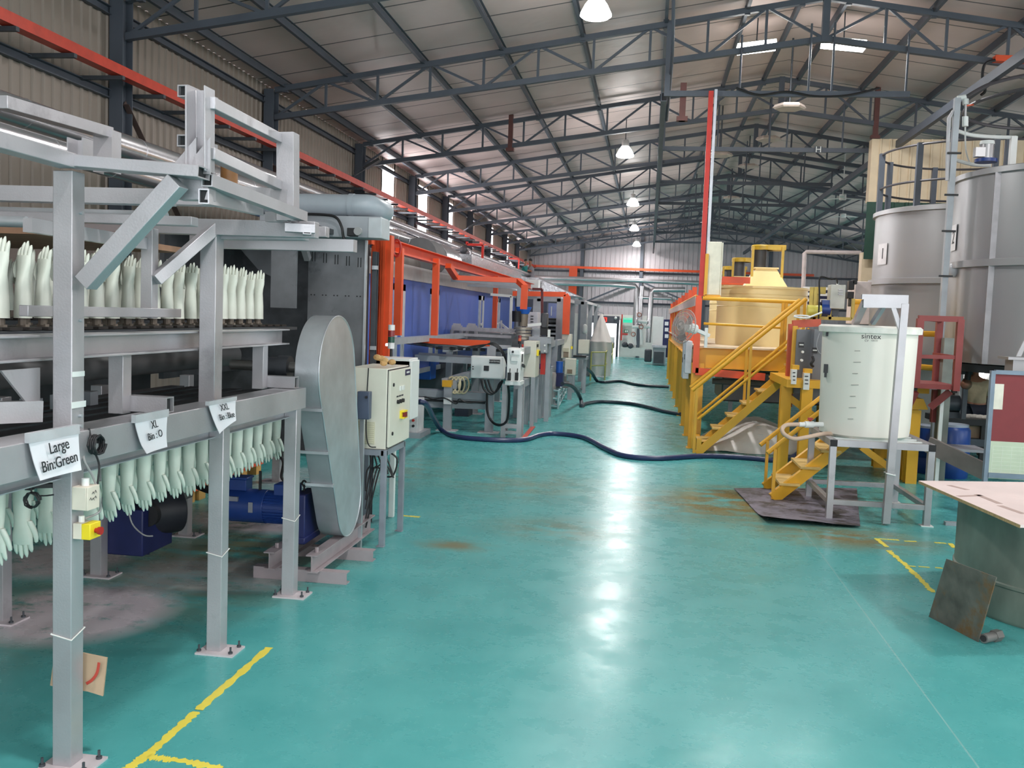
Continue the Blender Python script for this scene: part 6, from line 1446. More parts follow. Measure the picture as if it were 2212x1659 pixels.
# tap and hose
t = thing('tank_tap', 'white plastic tap with a red handle low on the white tank', 'tap', on_tank(1776, 917))
a = on_tank(1778, 917); b = A(1726, 917, a.y-.05); MB().cyl(a, b, .03, 14).cyl(a.lerp(b, .4), a.lerp(b, .75), .042, 14).build('body', WHITE, t); c = a.lerp(b, .55); MB().cb(c+V(0,0,.07), (.06, .03, .03)).cyl(c, c+V(0,0,.07), .012, 8).build('handle', mat('red_button', (1,1,1)), t)
m = MB(); m.pipe([b, A(1700, 918, a.y-.1), A(1690, 926, a.y-.15), A(1694, 938, a.y-.2), A(1715, 948, a.y-.22), A(1745, 944, a.y-.2), A(1780, 937, a.y-.15), A(1800, 938, a.y-.05), A(1812, 944, a.y+.05)], .026, 12, 8)
solo(m, 'tank_hose', mat('dusty_pink_hose', srgb(196, 170, 150), .5), 'dusty white hose looping from the tap back onto the silver stand', 'hose')
# rubber mat
t = thing('rubber_mat', 'stained grey rubber mat curling up at its front edge under the silver stand', 'mat', AZ(1720, 1100))
N = 14; m = MB(); c00, c10, c01, c11 = AZ(1585, 1056), AZ(1700, 1052)+V(1.0, .2, 0), AZ(1655, 1131), AZ(1858, 1142)
for s_ in (0, .006):
    o = len(m.v)
    for i in range(N+1):
        for j in range(N+1):
            u, v = i/N, j/N; p = c00.lerp(c10, u).lerp(c01.lerp(c11, u), v); lift = .07*max(0, (v-.72)/.28)**2*(1-u*.75) + .006*math.sin(6*u+5*v)**2
            m.v.append(V(p.x, p.y, .004+lift+s_))
    for i in range(N):
        for j in range(N): m.f.append((o+i*(N+1)+j, o+(i+1)*(N+1)+j, o+(i+1)*(N+1)+j+1, o+i*(N+1)+j+1))
m.build('mat', RUBBERM, t, ang=80)

# ---------------------------------------------------------------- maroon step frame
t = thing('maroon_step_frame', 'maroon steel working stage with guard rails behind the white tank', 'work stage', A(2020, 830, 14.6))
Yw = 14.2
P = lambda x, y, d=0: A(x, y, Yw+d)
MB().box((P(1972, 840).x, Yw, P(2030, 838).z-.02), (P(2065, 842).x, Yw+1.0, P(2030, 838).z+.05)).build('deck', MAROON, t)
for x0, y0, x1, y1, d in ((1988, 688, 1975, 838, 0), (2075, 690, 2062, 845, 0), (2030, 692, 2020, 836, .9)): a = P(x0, y0, d); b = P(x0, y1, d); MB().bar((a.x, a.y, b.z), a, .09).build('guard_post', MAROON, t)
MB().bar(P(1984, 687), P(2080, 690), .08).bar(P(1990, 687), P(2032, 692, .9), .06).bar(P(1982, 770), P(2068, 772), .055).bar(P(2018, 765, .9), P(2065, 772), .05).build('guard_rail', MAROON, t)
a = P(2022, 842, .9); MB().bar(a, (a.x, a.y, a.z-.5), .1).bar(P(2010, 880, .3), P(2052, 846, .2), .1).bar(P(1960, 875, .2), P(1975, 845, .1), .1).build('brace', MAROON, t)
for x, y in ((1977, 841), (2063, 846)): MB().pb(x-5, y-3, x+5, y+3, Yw-.02, .03).build('open_end_shade', HOLE, t)  # shade of the open tubes painted as black plates
t = thing('yellow_end_bracket', 'short yellow beam end under the maroon stage', 'beam', P(1980, 900, .4)); MB().prism([P(1958, 860, .4), P(1995, 862, .4), P(2005, 885, .4), P(1955, 885, .4)], (0, .5, 0)).build('beam', YELLOW, t)
a = P(1975, 885, .5); MB().ibeam((a.x, a.y, 0), (a.x, a.y, a.z), .16, .16).build('column', YELLOW, t)

# ---------------------------------------------------------------- big steel storage tanks
def tankfind(xl, Y, R, z):
    lo, hi = 2.0, 14.0
    for _ in range(40):
        X = (lo+hi)/2; mn = 1e9
        for k in range(60):
            th = PI/2 + PI*k/59; p = V(X+R*math.cos(th), Y+R*math.sin(th), z) - V(0, 0, CAMH)
            mn = min(mn, 1106 + FPX*p.dot(_R2)/p.dot(_F))
        if mn < xl: lo = X
        else: hi = X
    return X
def ztan(px, py, X, Y, R):
    # height where the left edge of the round shell meets the sight line
    th = math.atan2(-Y, -X); d = math.hypot(X, Y); L_ = math.sqrt(d*d-R*R); a_ = math.asin(R/d); az = math.atan2(Y, X) + a_
    return A(px, py, L_*math.sin(az)).z
tanks = []
for i, (xl, yt, yb_, Y, R, num, lab) in enumerate(((2052, 388, 778, 15.6, 1.75, '2', 'large steel storage tank marked 2 nearest the red notice board'), (1884, 462, 760, 19.6, 1.75, '1', 'steel storage tank marked 1 behind the white plastic tank'))):
    X = tankfind(xl, Y, R, 3.5); z1 = ztan(xl+2, yt, X, Y, R); z0 = ztan(xl+10, yb_, X, Y, R); zb = ztan(xl, 578 if i == 0 else 612, X, Y, R)
    tanks.append((X, Y, R, z0, z1))
    t = thing('storage_tank', lab, 'storage tank', (X, Y, z0))
    MB().lathe([(.0001, z0-.12), (R*.6, z0-.1), (R, z0), (R, z1-.1), (R+.05, z1-.1), (R+.05, z1-.02), (R-.02, z1), (.0001, z1+.15)], (X, Y, 0), 96).build('shell', TANKST, t)
    MB().lathe([(R, zb-.06), (R+.07, zb-.05), (R+.07, zb+.05), (R, zb+.06)], (X, Y, 0), 96).build('stiffening_band', TANKST, t)
    aa = math.atan2(-Y, -X)
    for da in (-.62,): a_ = aa+da; c = V(X+(R+.005)*math.cos(a_), Y+(R+.005)*math.sin(a_), 0); MB().bar((c.x, c.y, z0), (c.x, c.y, z1-.1), .14, .02).build('weld_strip', mat('weld_strip_grey', srgb(136, 133, 136), .4, .4), t) if i == 0 else None
    for k in range(4): a_ = aa+k*PI/2; MB().cyl((X+R*.96*math.cos(a_), Y+R*.96*math.sin(a_), 0), (X+R*.96*math.cos(a_), Y+R*.96*math.sin(a_), z0+.05), .06, 14).build('leg', STEEL, t)
    # number plate
    px, py = ((2060, 514), (1907, 549))[i]
    d = ray(px, py).normalized(); ox, oy = -X, -Y; A_ = d.x*d.x+d.y*d.y; B_ = 2*(ox*d.x+oy*d.y); C_ = ox*ox+oy*oy-(R+.01)**2; ds = B_*B_-4*A_*C_
    if ds > 0:
        p = V(0, 0, CAMH)+d*((-B_-math.sqrt(ds))/(2*A_)); n = V(p.x-X, p.y-Y, 0).normalized(); r_ = V(-n.y, n.x, 0); sz = .34
        pl = MB(); pl.prism([p-r_*sz*.55-V(0,0,sz*.6), p+r_*sz*.45-V(0,0,sz*.6), p+r_*sz*.45+V(0,0,sz*.6), p-r_*sz*.55+V(0,0,sz*.6)], n*.004); pl.build('number_plate', mat('pale_plate', srgb(206, 204, 206), .4, .2), t)
        text(num, .3, t, plane_matrix(p+n*.006, r_, (0, 0, 1)), INK, .002)
X2, Y2, R2_, z02, z12 = tanks[0]; X1, Y1, R1_, z01, z11 = tanks[1]
# rails round the tank tops
t = thing('tank_top_rail', 'round guard rail of two hoops on grey posts above the tank marked 1', 'guard rail', (X1, Y1, z11))
HR = R1_*.98
for z in (.45, 1.12):
    m = MB(); m.pipe([(X1+HR*math.cos(a_), Y1+HR*math.sin(a_), z11+z) for a_ in [PI*.35+1.75*PI*j/60 for j in range(61)]], .022, 8); m.build('hoop', mat('rail_dark', srgb(84, 82, 86), .5, .3), t)
for a_ in (PI*.98, PI*1.22, PI*.78, PI*.55, PI*1.5, PI*1.75): MB().bar((X1+HR*math.cos(a_), Y1+HR*math.sin(a_), z11-.05), (X1+HR*math.cos(a_), Y1+HR*math.sin(a_), z11+1.15), .1).build('rail_post', TRUSS, t)
t = thing('tank_top_rail', 'white tube rail and hoop above the tank marked 2', 'guard rail', (X2, Y2, z12))
m = MB(); m.pipe([(X2+R2_*.97*math.cos(a_), Y2+R2_*.97*math.sin(a_), z12+1.05) for a_ in [PI*.45+PI*1.5*j/50 for j in range(51)]], .028, 8); m.build('hoop', mat('rail_dark', (1,1,1)), t)
m = MB(); m.pipe([A(2066, 282, Y2+.2), A(2100, 292, Y2+.2), A(2150, 296, Y2+.3), A(2195, 297, Y2+.3)], .03, 8, 5); m.pipe([A(2062, 345, Y2+.4), A(2100, 355, Y2+.4), A(2140, 358, Y2+.4)], .03, 8, 5); m.build('white_rail', WHITE, t)
a = A(2190, 295, Y2+.3); MB().bar((a.x, a.y, z12), a, .09).build('white_post', WHITE, t); a = A(2155, 292, Y2+1); MB().bar((a.x, a.y, z12), a, .08).build('grey_post', TRUSS, t)
c = A(2131, 330, Y2-.2); t = thing('tank_agitator', 'small steel motor on a blue flange on the rim of the tank marked 2', 'motor', (c.x, c.y, z12))
zb_ = A(2131, 348, Y2-.2).z; MB().cyl((c.x, c.y, zb_-.02), (c.x, c.y, zb_+.03), .16, 18).build('blue_flange', BLUE, t); MB().cyl((c.x, c.y, zb_+.03), (c.x, c.y, A(2131, 318, Y2).z), .1, 18).build('motor', STEEL, t); MB().lathe([(.11, A(2131, 318, Y2).z), (.1, A(2131, 310, Y2).z), (.0001, A(2131, 309, Y2).z)], (c.x, c.y, 0), 18).build('fan_cowl', WHITE, t); MB().cb((c.x-.12, c.y-.05, zb_+.12), (.14, .12, .14)).build('terminal_box', STEEL, t)
# tall filling pipe with valves in front of the tanks
Yf = 15.4; a = A(2068, 212, Yf); 
t = thing('filling_pipe', 'tall square grey standpipe with a white valve and fittings before the two steel tanks', 'standpipe', (a.x, Yf, 0))
MB().bar((a.x, Yf, .0), (a.x, Yf, a.z), .085).build('standpipe', GREYP, t)
b = A(2086, 209, Yf); MB().cyl(a, b, .035, 10).build('elbow', WHITE, t); MB().cyl(b, A(2085, 255, Yf), .02, 10).build('drop_pipe', STEEL, t)
MB().cyl(A(2086, 214, Yf), A(2086, 226, Yf), .045, 12).cyl(A(2085, 252, Yf), A(2085, 273, Yf), .045, 12).build('white_valve', WHITE, t); MB().bar(A(2086, 229, Yf), A(2103, 226, Yf), .02).build('lever', ORANGE, t)
for y in (332, 422, 500, 597): c = A(2062-.07*(y-332), y, Yf); MB().bar(c+V(-.12,-.05,0), c+V(.08,-.05,0), .03).build('clamp', BLACK, t)
m = MB(); m.pipe([A(2060, 240, Yf), A(2050, 255, Yf), A(2047, 330, Yf), A(2046, 390, Yf)], .03, 8); m.build('side_tube', mat('side_tube_grey', srgb(196, 192, 196), .4), t)
m = MB(); m.pipe([A(2085, 275, Yf), A(2086, 320, Yf+.3), A(2092, 345, Yf+.6), A(2100, 358, Yf+.9)], .012, 6, 5); m.build('clear_tube', WHITE, t)
t = thing('valve_cluster', 'small steel valve cluster wrapped in plastic beside the standpipe', 'valve', A(2058, 585, Yf+.2)); c = A(2060, 583, Yf+.15); MB().ball(c, (.09,.09,.12)).build('wrapped_valve', PLASTIC, t); MB().cyl(c-V(.1,0,0), c+V(.15,.2,0), .05, 10).build('body', STEEL, t)
m = MB(); m.pipe([A(2086, 210, Yf), A(2130, 185, Yf+.8), A(2180, 170, Yf+1.3), A(2230, 160, Yf+1.6)], .03, 8, 5); solo(m, 'feed_hose', mat('rail_dark', (1,1,1)), 'grey feed hose rising from the standpipe out over the tank marked 2', 'hose')
# tank skirt and columns underneath
t = thing('tank_support', 'dark steel support ring and white column under the tank marked 2', 'support', (X2, Y2, 0))
MB().lathe([(R2_*.98, z02-.02), (R2_*.94, z02-.14), (R2_*.9, z02-.14), (R2_*.92, z02-.02)], (X2, Y2, 0), 64).build('ring_beam', mat('dark_support', srgb(58, 58, 62), .5), t)
a = A(2042, 800, 15.0); MB().bar((a.x, 15, 0), (a.x, 15, 2.2), .14, .2).build('column', mat('dull_green_grey_post', srgb(140, 146, 140), .5), t); a = A(2032, 900, 14.6); MB().bar((a.x, 14.6, 0.0), (a.x, 14.6, 1.5), .05).build('white_edge', WHITE, t)
c = A(2203, 770, 13.6); t2 = thing('tank_foot_bracket', 'steel flange bracket carrying the tank marked 2 above the red board', 'bracket', c)
MB().pb(2178, 772, 2230, 778, 13.6, .4).pb(2188, 778, 2215, 806, 13.65, .3).build('bracket_plate', STEEL, t2); MB().prism([A(2195, 770, 13.6), A(2212, 735, 13.6), A(2222, 735, 13.6), A(2206, 770, 13.6)], (0, .02, 0)).build('gusset', STEEL, t2)

# ---------------------------------------------------------------- cream clad mezzanine behind the tanks
Yo = 22.5
xa = A(1880, 370, Yo).x; zt_, zm = A(1890, 300, Yo).z, A(1880, 436, Yo).z
m = MB(); ribbed_wall(m, 'y', Yo, xa, EX, zm, zt_, -1, .22); structure(m, 'wall_mezzanine', CLAD)
structure(MB().box((xa, Yo+.02, zm-.0), (xa+.05, Yo+.3, zt_)), 'wall_mezzanine_return', CLAD)
m = MB(); ribbed_wall(m, 'y', Yo, xa-.03, EX, A(1880, 560, Yo).z, zm, -1, .3); structure(m, 'wall_mezzanine_skirt', GREEN)
structure(MB().pb(1858, 545, 1882, 700, Yo+.2, .3), 'trim_4', CLAD)
t = thing('white_pipe_frame', 'white square pipe loop standing behind the cream vat', 'pipe', A(1737, 600, 24)); MB().pipe([A(1735, 625, 24), A(1738, 547, 24), A(1742, 544, 24), A(1860, 546, 24)], .05, 8).build('pipe', mat('pinkish_white', srgb(222, 210, 210), .45), t)
t = panel('white_tall_box', 'plain pale box cabinet behind the grey louvred control box', 1846, 608, 1880, 700, 18.6, .7, mat('pinkish_white', (1,1,1)), 'cabinet')
t = thing('black_electrics', 'dark electrical gear hanging beside the plain pale cabinet', 'electrical gear', A(1838, 640, 18.4))
for x0, y0, x1, y1 in ((1834, 606, 1846, 626), (1831, 630, 1845, 645), (1836, 645, 1848, 662), (1842, 604, 1852, 614)): MB().pb(x0, y0, x1, y1, 18.4, .2).build('module', BLACK, t, bev=.01)
t = thing('louvre_rack', 'rack of white and dark slats seen behind the pump frame', 'rack', A(1760, 660, 22))
for k in range(5): MB().pb(1735, 620+13*k, 1800, 626+13*k, 22, .1).build('white_slat', WHITE, t); MB().pb(1735, 626+13*k, 1800, 632+13*k, 22.05, .1).build('dark_slat', NAVY, t)

# ---------------------------------------------------------------- bench area under the tanks
Yb = 21.5
structure(MB().box((5.6, Yb, 0), (EX, Yb+.1, 2.6)), 'wall_bench', EPOXYW)
for i, (x0, x1) in enumerate(((2094, 2126), (2138, 2180))): structure(MB().pb(x0, 784, x1, 832 if i == 0 else 808, Yb-.04, .03), 'window_%d' % (20+i), GLOWW)
t = thing('work_bench', 'long dark bench with a brown cupboard end where the man works', 'bench', A(2100, 900, 18.5))
MB().box((A(2085, 850, 18.8).x, 18.8, A(2100, 848, 18.8).z-.06), (A(2220, 850, 18.8).x, 20.2, A(2100, 848, 18.8).z)).build('bench_top', DGREY, t)
MB().box((A(2090, 850, 18.8).x, 18.82, 0), (A(2098, 850, 18.8).x, 20, A(2100, 850, 18.8).z)).build('end_panel', mat('brown_board', srgb(124, 82, 66), .6), t); MB().box((A(2100, 850, 19).x, 19, 0), (A(2220, 850, 19).x, 20, A(2100, 852, 18.8).z-.06)).build('cupboard', mat('dark_brown', srgb(58, 48, 46), .6), t)
t = thing('low_bench', 'low black bench with a clear tray and a carton beneath it', 'bench', A(2100, 930, 17))
zz = A(2090, 906, 16.8).z; MB().box((A(2035, 906, 16.8).x, 16.8, zz-.1), (A(2200, 906, 16.8).x, 17.8, zz)).build('bench_top', BLACK, t); zz2 = A(2090, 948, 16.8).z; MB().box((A(2040, 948, 16.8).x, 16.8, zz2-.12), (A(2200, 948, 16.8).x, 17.8, zz2)).build('lower_shelf', mat('slate_shelf', srgb(66, 76, 86), .5), t)
for x in (2060, 2125): a = A(x, 910, 16.9); MB().bar((a.x, 16.9, 0), (a.x, 16.9, zz), .08).build('leg', BLACK, t)
solo(MB().pb(2062, 919, 2090, 946, 17.0, .4), 'clear_tray', PLASTIC, 'clear plastic tray on the lower shelf of the black bench', 'tray', bev=.02)
solo(MB().pb(2091, 920, 2122, 946, 17.0, .4), 'carton', CARD, 'brown carton next to the clear tray on the lower shelf', 'box')
m = MB(); c = A(2112, 904, 17.1)
for k in range(6): m.ball(c+V(.08*k-.2, .05*math.sin(k), .02), (.09, .07, .05), 8, 6)
solo(m, 'rag_pile', mat('dull_rag', srgb(180, 174, 166), .8), 'pale rag pile on top of the black bench', 'rags')
def drum(px, y0, y1, Y, lab):
    c = A(px, y1, Y); h = A(px, y0, Y).z - c.z; t = thing('blue_drum', lab, 'drum', c, 'blue plastic drums')
    MB().lathe([(.0001, 0), (.25, 0), (.28, .04), (.29, h*.35), (.275, h*.4), (.29, h*.45), (.28, h*.9), (.24, h*.97)], c, 28).build('body', mat('blue_drum_plastic', srgb(36, 74, 150), .35, 0, .08), t)
    MB().lathe([(.245, h*.94), (.25, h), (.0001, h+.01)], c, 28).build('lid', mat('pale_lid', srgb(170, 180, 196), .4), t)
drum(2048, 915, 1032, 15.6, 'blue plastic drum standing under the tank behind the silver stand')
drum(2003, 918, 1030, 16.0, 'blue plastic drum partly behind the yellow column')
t = thing('rusty_valve', 'dark brass and black valve post before the bench', 'valve', A(2088, 880, 16)); MB().bar(A(2085, 840, 16), A(2080, 905, 16), .07).build('post', DGREY, t); MB().cyl(A(2092, 800, 16), A(2087, 838, 16), .05, 10).build('pipe', BLACK, t); c = A(2087, 830, 16); MB().ball(c, .09).build('brass_body', mat('brass', srgb(150, 104, 84), .4, .5), t); MB().bar(A(2077, 803, 16), A(2100, 804, 16), .05, .08).build('hand_wheel', BLACK, t)
c = A(2057, 872, 16.2); t = thing('dark_pump', 'dark round pump beside the white column under the tank', 'pump', c); MB().cyl(c-V(.1,0,0), c+V(.1,0,0), .14, 16).cb(c+V(0,0,-.18), (.2, .2, .1)).build('pump_body', DGREY, t); MB().cyl(c+V(-.14,0,0), c+V(-.1,0,0), .1, 14).build('flange', mat('worn_steel', (1,1,1)), t)
solo(MB().bar(A(2005, 960, 13.4), A(2130, 1020, 12.8), .05, .22), 'grey_skirting_board', mat('taupe_board', srgb(120, 112, 108), .6), 'grey brown board leaning between the silver stand and the red board', 'board')
solo(MB().box((A(2010, 960, 14.6).x, 14.4, A(2060, 966, 14.6).z-.04), (A(2125, 970, 14.6).x, 15.0, A(2060, 966, 14.6).z)), 'low_shelf', mat('lilac_grey', srgb(160, 158, 166), .5), 'low grey shelf under the tank before the blue drum', 'shelf')

# the man at the bench, seen from behind
def man():
    Ym = 18.3; c = A(2110, 900, Ym); s = 1.0; c = V(c.x, Ym, 0)
    t = thing('person', 'man in a khaki shirt and dark trousers bending over the bench, seen from behind', 'person', c)
    me = bpy.data.meshes.new('body')
    J = {'pel': (0,0,.92), 'wai': (0,.06,1.08), 'che': (0,.2,1.32), 'nk': (.01,.28,1.47), 'hd': (.02,.33,1.56), 'hd2': (.02,.36,1.68),
         'ls': (-.19,.2,1.38), 'le': (-.27,.3,1.12), 'lw': (-.18,.5,1.05), 'rs': (.19,.2,1.38), 're': (.27,.3,1.12), 'rw': (.18,.5,1.05),
         'lh': (-.1,0,.88), 'lk': (-.11,.03,.48), 'la': (-.11,-.02,.08), 'lt': (-.12,.16,.04), 'rh': (.1,0,.88), 'rk': (.11,.03,.48), 'ra': (.11,-.02,.08), 'rt': (.12,.16,.04)}
    R_ = {'pel': .15, 'wai': .14, 'che': .16, 'nk': .06, 'hd': .085, 'hd2': .08, 'ls': .065, 'rs': .065, 'le': .045, 're': .045, 'lw': .032, 'rw': .032, 'lh': .1, 'rh': .1, 'lk': .065, 'rk': .065, 'la': .045, 'ra': .045, 'lt': .04, 'rt': .04}
    E_ = [('pel','wai'),('wai','che'),('che','nk'),('nk','hd'),('hd','hd2'),('che','ls'),('ls','le'),('le','lw'),('che','rs'),('rs','re'),('re','rw'),('pel','lh'),('lh','lk'),('lk','la'),('la','lt'),('pel','rh'),('rh','rk'),('rk','ra'),('ra','rt')]
    ks = list(J)
    def skin(nm, keys, m_, grow):
        kk = [k for k in ks if k in keys]; me = bpy.data.meshes.new(nm); me.from_pydata([J[k] for k in kk], [(kk.index(a), kk.index(b)) for a, b in E_ if a in kk and b in kk], [])
        o = bpy.data.objects.new(nm, me); COL.objects.link(o); o.parent = t; o['_o'] = t['_o']
        md = o.modifiers.new('skin', 'SKIN'); o.modifiers.new('sub', 'SUBSURF').levels = 2; o.modifiers['sub'].render_levels = 2
        for i, k in enumerate(kk): me.skin_vertices[0].data[i].radius = (R_[k]*grow, R_[k]*grow*(.75 if k in ('che','wai','pel') else 1)); me.skin_vertices[0].data[i].use_root = (i == 0)
        me.materials.append(m_); md.use_smooth_shade = True
        return o
    skin('body', set(ks), SKIN, 1.0)
    skin('shirt', {'pel','wai','che','ls','le','rs','re'}, KHAKI, 1.18)
    skin('trousers', {'pel','lh','lk','la','rh','rk','ra'}, TROUS, 1.16)
    MB().ball(V(.02,.345,1.66)+c, (.092, .1, .1), 16, 10).build('hair', HAIR, t, ang=70)
    for sx in (-1, 1):
        h = MB(); w = V(.18*sx, .5, 1.05)+c
        h.ball(w+V(-.02*sx,.05,-.01), (.04, .05, .018), 10, 6)
        for k in range(4): h.pipe([w+V(-.02*sx+.018*(k-1.5), .09, -.01), w+V(-.03*sx+.018*(k-1.5), .13, -.02), w+V(-.03*sx+.018*(k-1.5), .15, -.04)], .008, 6)
        h.pipe([w+V(-.05*sx,.04,0), w+V(-.075*sx,.07,-.01), w+V(-.08*sx,.1,-.02)], .009, 6); h.build('hand', SKIN, t, ang=70)
man()

# ---------------------------------------------------------------- red notice board, plywood table on the round tank
t = thing('red_notice_board', 'dark red notice board in a grey steel frame with a pale chart pinned low', 'notice board', A(2200, 1030, 12.3))
Yr = 12.3; P = lambda x, y, d=0: A(x, y, Yr+d)
xa_, xb_ = P(2143, 900).x, P(2143, 900).x+1.3; zt_, zb_ = P(2150, 808).z, P(2127, 1020).z
MB().box((xa_, Yr, zb_), (xb_, Yr+.03, zt_)).build('board', mat('maroon_board', srgb(128, 48, 52), .6, 0, .05), t)
FRM = mat('blue_grey_frame', srgb(122, 136, 152), .45, .2)
MB().box((xa_-.05, Yr-.02, 0.15), (xa_, Yr+.05, zt_+.04)).box((xb_, Yr-.02, 0.15), (xb_+.05, Yr+.05, zt_+.04)).box((xa_, Yr-.02, zt_), (xb_, Yr+.05, zt_+.05)).box((xa_, Yr-.03, zb_-.06), (xb_, Yr+.05, zb_)).build('frame', FRM, t)
MB().bar((xa_-.02, Yr-.25, .1), (xa_-.02, Yr+.35, .1), .06).bar((xa_-.02, Yr, .1), (xa_-.02, Yr, .3), .06).build('foot', FRM, t)
MB().box((P(2140, 828).x, Yr-.006, P(2150, 884).z), (P(2169, 828).x, Yr, P(2150, 829).z)).build('blank_sheet', mat('cream_paper', srgb(226, 220, 206), .6), t)
ch = MB().box((P(2136, 950).x, Yr-.006, P(2170, 1035).z), (xb_-.05, Yr, P(2170, 954).z)).build('chart_sheet', GREENPAPER, t)
g = MB(); x0_ = P(2136, 950).x; zc0, zc1 = P(2170, 1030).z, P(2170, 965).z
for k in range(8): g.box((x0_+.05+.11*k, Yr-.0075, zc0), (x0_+.055+.11*k, Yr-.006, zc1))
for k in range(9): g.box((x0_+.05, Yr-.0075, zc0+(zc1-zc0)*k/8), (x0_+.85, Yr-.006, zc0+(zc1-zc0)*k/8+.004))
g.build('chart_lines', mat('pale_grid', srgb(222, 228, 212), .6), ch)

GX, GY, GR, GZ = 3.5, 8.35, 1.0, .9
t = thing('round_vessel', 'dull green grey round steel vessel on the floor under the plywood sheet', 'vessel', (GX, GY, 0))
th = tankfind(2064, GY, GR, .5); GX = th; t.location.x = GX; t['_o'] = (GX, GY, 0)
MB().lathe([(.0001, .0), (GR-.02, .0), (GR, .03), (GR, .28), (GR+.012, .29), (GR+.012, .31), (GR, .32), (GR, GZ)], (GX, GY, 0), 72).build('shell', CONC, t)
a_ = -PI*.42; MB().bar((GX+GR*math.cos(a_), GY+GR*math.sin(a_), .02), (GX+GR*math.cos(a_), GY+GR*math.sin(a_), GZ), .03, .012).build('seam', CONC, t)
zpl = .905; c1, c2 = AZ(1984, 1044, zpl), AZ(2203, 1141, zpl)
t = thing('chipboard_sheet', 'dusty pinkish white chipboard sheet laid as a table top over the round vessel', 'table top', c1.lerp(c2, .5)+V(.5, .5, 0))
dd = (AZ(2212, 1047, zpl)-c1).normalized()*2.1
poly = [c1, c2, c2+dd, c1+dd]
MB().prism([p+V(0,0,.003) for p in poly], (0, 0, .022)).build('sheet', PLY, t); MB().prism([c1+V(-.003,-.006,0), c2+V(0,-.006,0), c2, c1], (0, 0, .024)).build('raw_edge', CHIP, t)
m = MB()
for a, b in (((2050, 1048), (2090, 1058)), ((2070, 1072), (2120, 1070)), ((2110, 1068), (2160, 1088)), ((2160, 1092), (2212, 1110))): m.bar(AZ(*a, zpl+.026), AZ(*b, zpl+.026), .05, .001)
m.build('tape_mark', mat('old_tape', srgb(186, 160, 152), .6), t)
t = thing('rusty_plate', 'rusty square steel plate leaning against the round vessel', 'steel plate', AZ(2060, 1360))
b0, b1 = AZ(2006, 1332), AZ(2112, 1387); nrm = V(b1.y-b0.y, -(b1.x-b0.x), 0).normalized(); nrm = nrm if nrm.y > 0 else -nrm
h = V(0, 0, .58) + nrm*.17
def topat(px, py, base):
    best = None
    for k in range(60):
        z = .3 + .4*k/59; p = AZ(px, py, z); d = abs((p-base).length - .6)
        if best is None or d < best[0]: best = (d, p)
    return best[1]
t0, t1 = topat(2044, 1207, b0), topat(2152, 1247, b1)
MB().prism([b0, b1, t1, t0], nrm*.008).build('plate', RUST, t)
c = AZ(2132, 1378, .04); t = thing('pipe_fitting', 'grey threaded pipe fitting lying on the floor beside the rusty plate', 'pipe fitting', c)
MB().cyl(c+V(-.03,-.02,.0), c+V(.1,.08,.0), .035, 16).build('tube', mat('dusty_fitting', srgb(128, 124, 122), .5, .3), t); MB().cyl(c+V(.06,.05,0), c+V(.12,.1,0), .045, 6).build('nut', mat('dusty_fitting', (1,1,1)), t); MB().cyl(c+V(-.032,-.022,0), c+V(-.034,-.024,0), .024, 14).build('bore', HOLE, t)
p = AZ(2056, 1135); solo(MB().box(p+V(-.08,-.03,0), p+V(.12,.05,.04)), 'grey_bar_end', GREYP, 'small grey bar end on the floor behind the round vessel', 'bar')

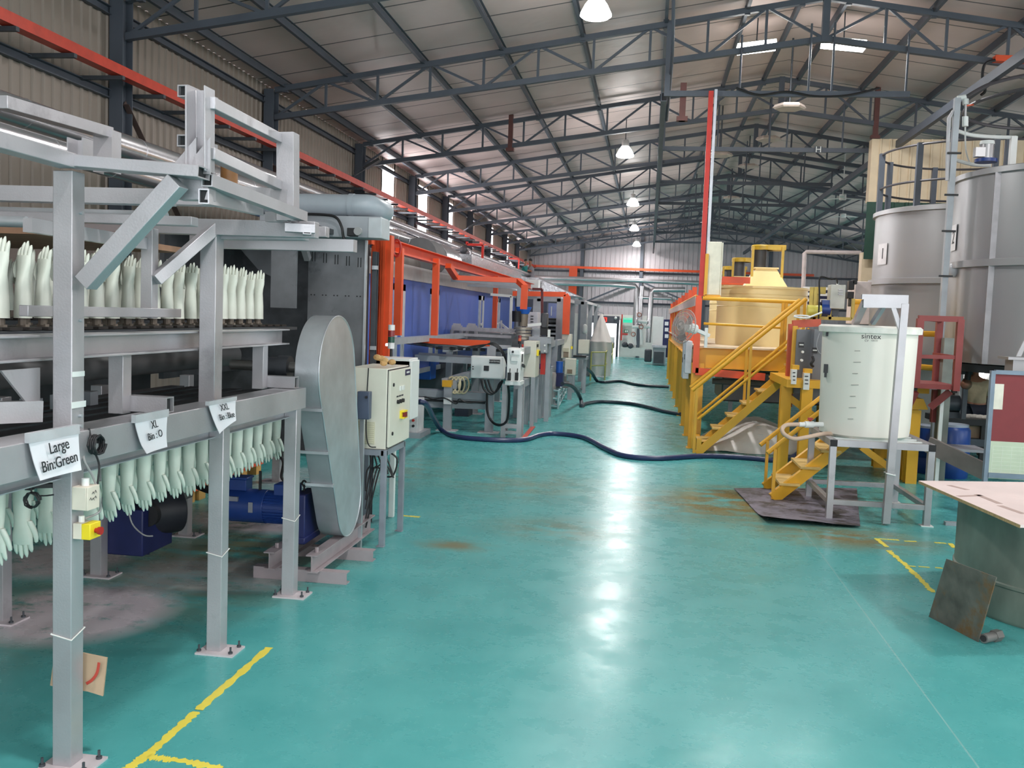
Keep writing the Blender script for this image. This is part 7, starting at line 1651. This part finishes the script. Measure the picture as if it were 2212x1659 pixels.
# ---------------------------------------------------------------- yellow floor tape
def tape(pts, w, label, ragged=.008):
    m = MB(); P = [AZ(x, y) for x, y in pts]; n = 24; L_ = []; R__ = []
    for i in range(len(P)-1):
        for k in range(n if i < len(P)-2 else n+1):
            p = P[i].lerp(P[i+1], k/n); d = (P[i+1]-P[i]).normalized(); s_ = V(-d.y, d.x, 0)
            L_.append(p+s_*(w/2+random.uniform(-ragged, ragged))); R__.append(p-s_*(w/2+random.uniform(-ragged, ragged)))
    k = len(L_); z = V(0, 0, .0025); z0 = V(0, 0, .0006)
    m.add([p+z for p in L_]+[p+z for p in R__]+[p+z0 for p in L_]+[p+z0 for p in R__], [(i, i+1, k+i+1, k+i) for i in range(k-1)]+[(i, 2*k+i, 2*k+i+1, i+1) for i in range(k-1)]+[(k+i, k+i+1, 3*k+i+1, 3*k+i) for i in range(k-1)])
    solo(m, 'floor_tape', TAPE, label, 'floor tape', 'yellow floor tape')
tape([(582, 1399), (428, 1534)], .05, 'yellow tape line on the floor from the second post towards its break')
tape([(424, 1538), (330, 1622)], .05, 'yellow tape line continuing from the break towards the corner')
tape([(330, 1622), (262, 1672)], .055, 'yellow tape stub running out past the corner by the front post')
tape([(318, 1634), (380, 1642), (480, 1660)], .05, 'ragged yellow tape branching sideways from the corner near the front post', .014)
tape([(869, 1114), (907, 1117)], .05, 'short yellow tape piece on the floor past the cabinet legs')
tape([(1892, 1163), (1916, 1182)], .05, 'yellow tape corner piece beyond the rusty plate')
tape([(1919, 1189), (1960, 1224), (2016, 1280)], .05, 'long yellow tape strip running to the rusty plate', .012)
tape([(1896, 1164), (1942, 1167)], .04, 'first yellow tape dash behind the round vessel'); tape([(1953, 1169), (1980, 1170)], .04, 'second yellow tape dash behind the round vessel'); tape([(2018, 1172), (2044, 1174)], .04, 'third yellow tape dash behind the round vessel'); tape([(2052, 1174), (2062, 1184)], .05, 'last yellow tape scrap touching the round vessel')
tape([(1962, 1223), (1978, 1224)], .03, 'tiny yellow tape dash of the inner row, first one'); tape([(1984, 1224), (2008, 1226)], .03, 'tiny yellow tape dash of the inner row, middle one'); tape([(2020, 1226), (2036, 1228)], .03, 'tiny yellow tape dash of the inner row, last one')

t = thing('roof_cable_tray', 'short bright orange cable tray end near the roof above the tank marked 2', 'cable tray', A(2180, 130, 17.6))
MB().bar(A(2146, 128, 17.6), A(2260, 132, 17.6), .2, .1).build('tray', ORANGE, t)
m = MB(); m.pipe([A(2150, 130, 17.5), A(2128, 138, 17.5), A(2122, 165, 17.5), A(2128, 195, 17.5), A(2120, 205, 17.6)], .025, 6, 5); m.build('cable_loop', BLACK, t)

for o in bpy.data.objects:
    if '_o' in o: del o['_o']
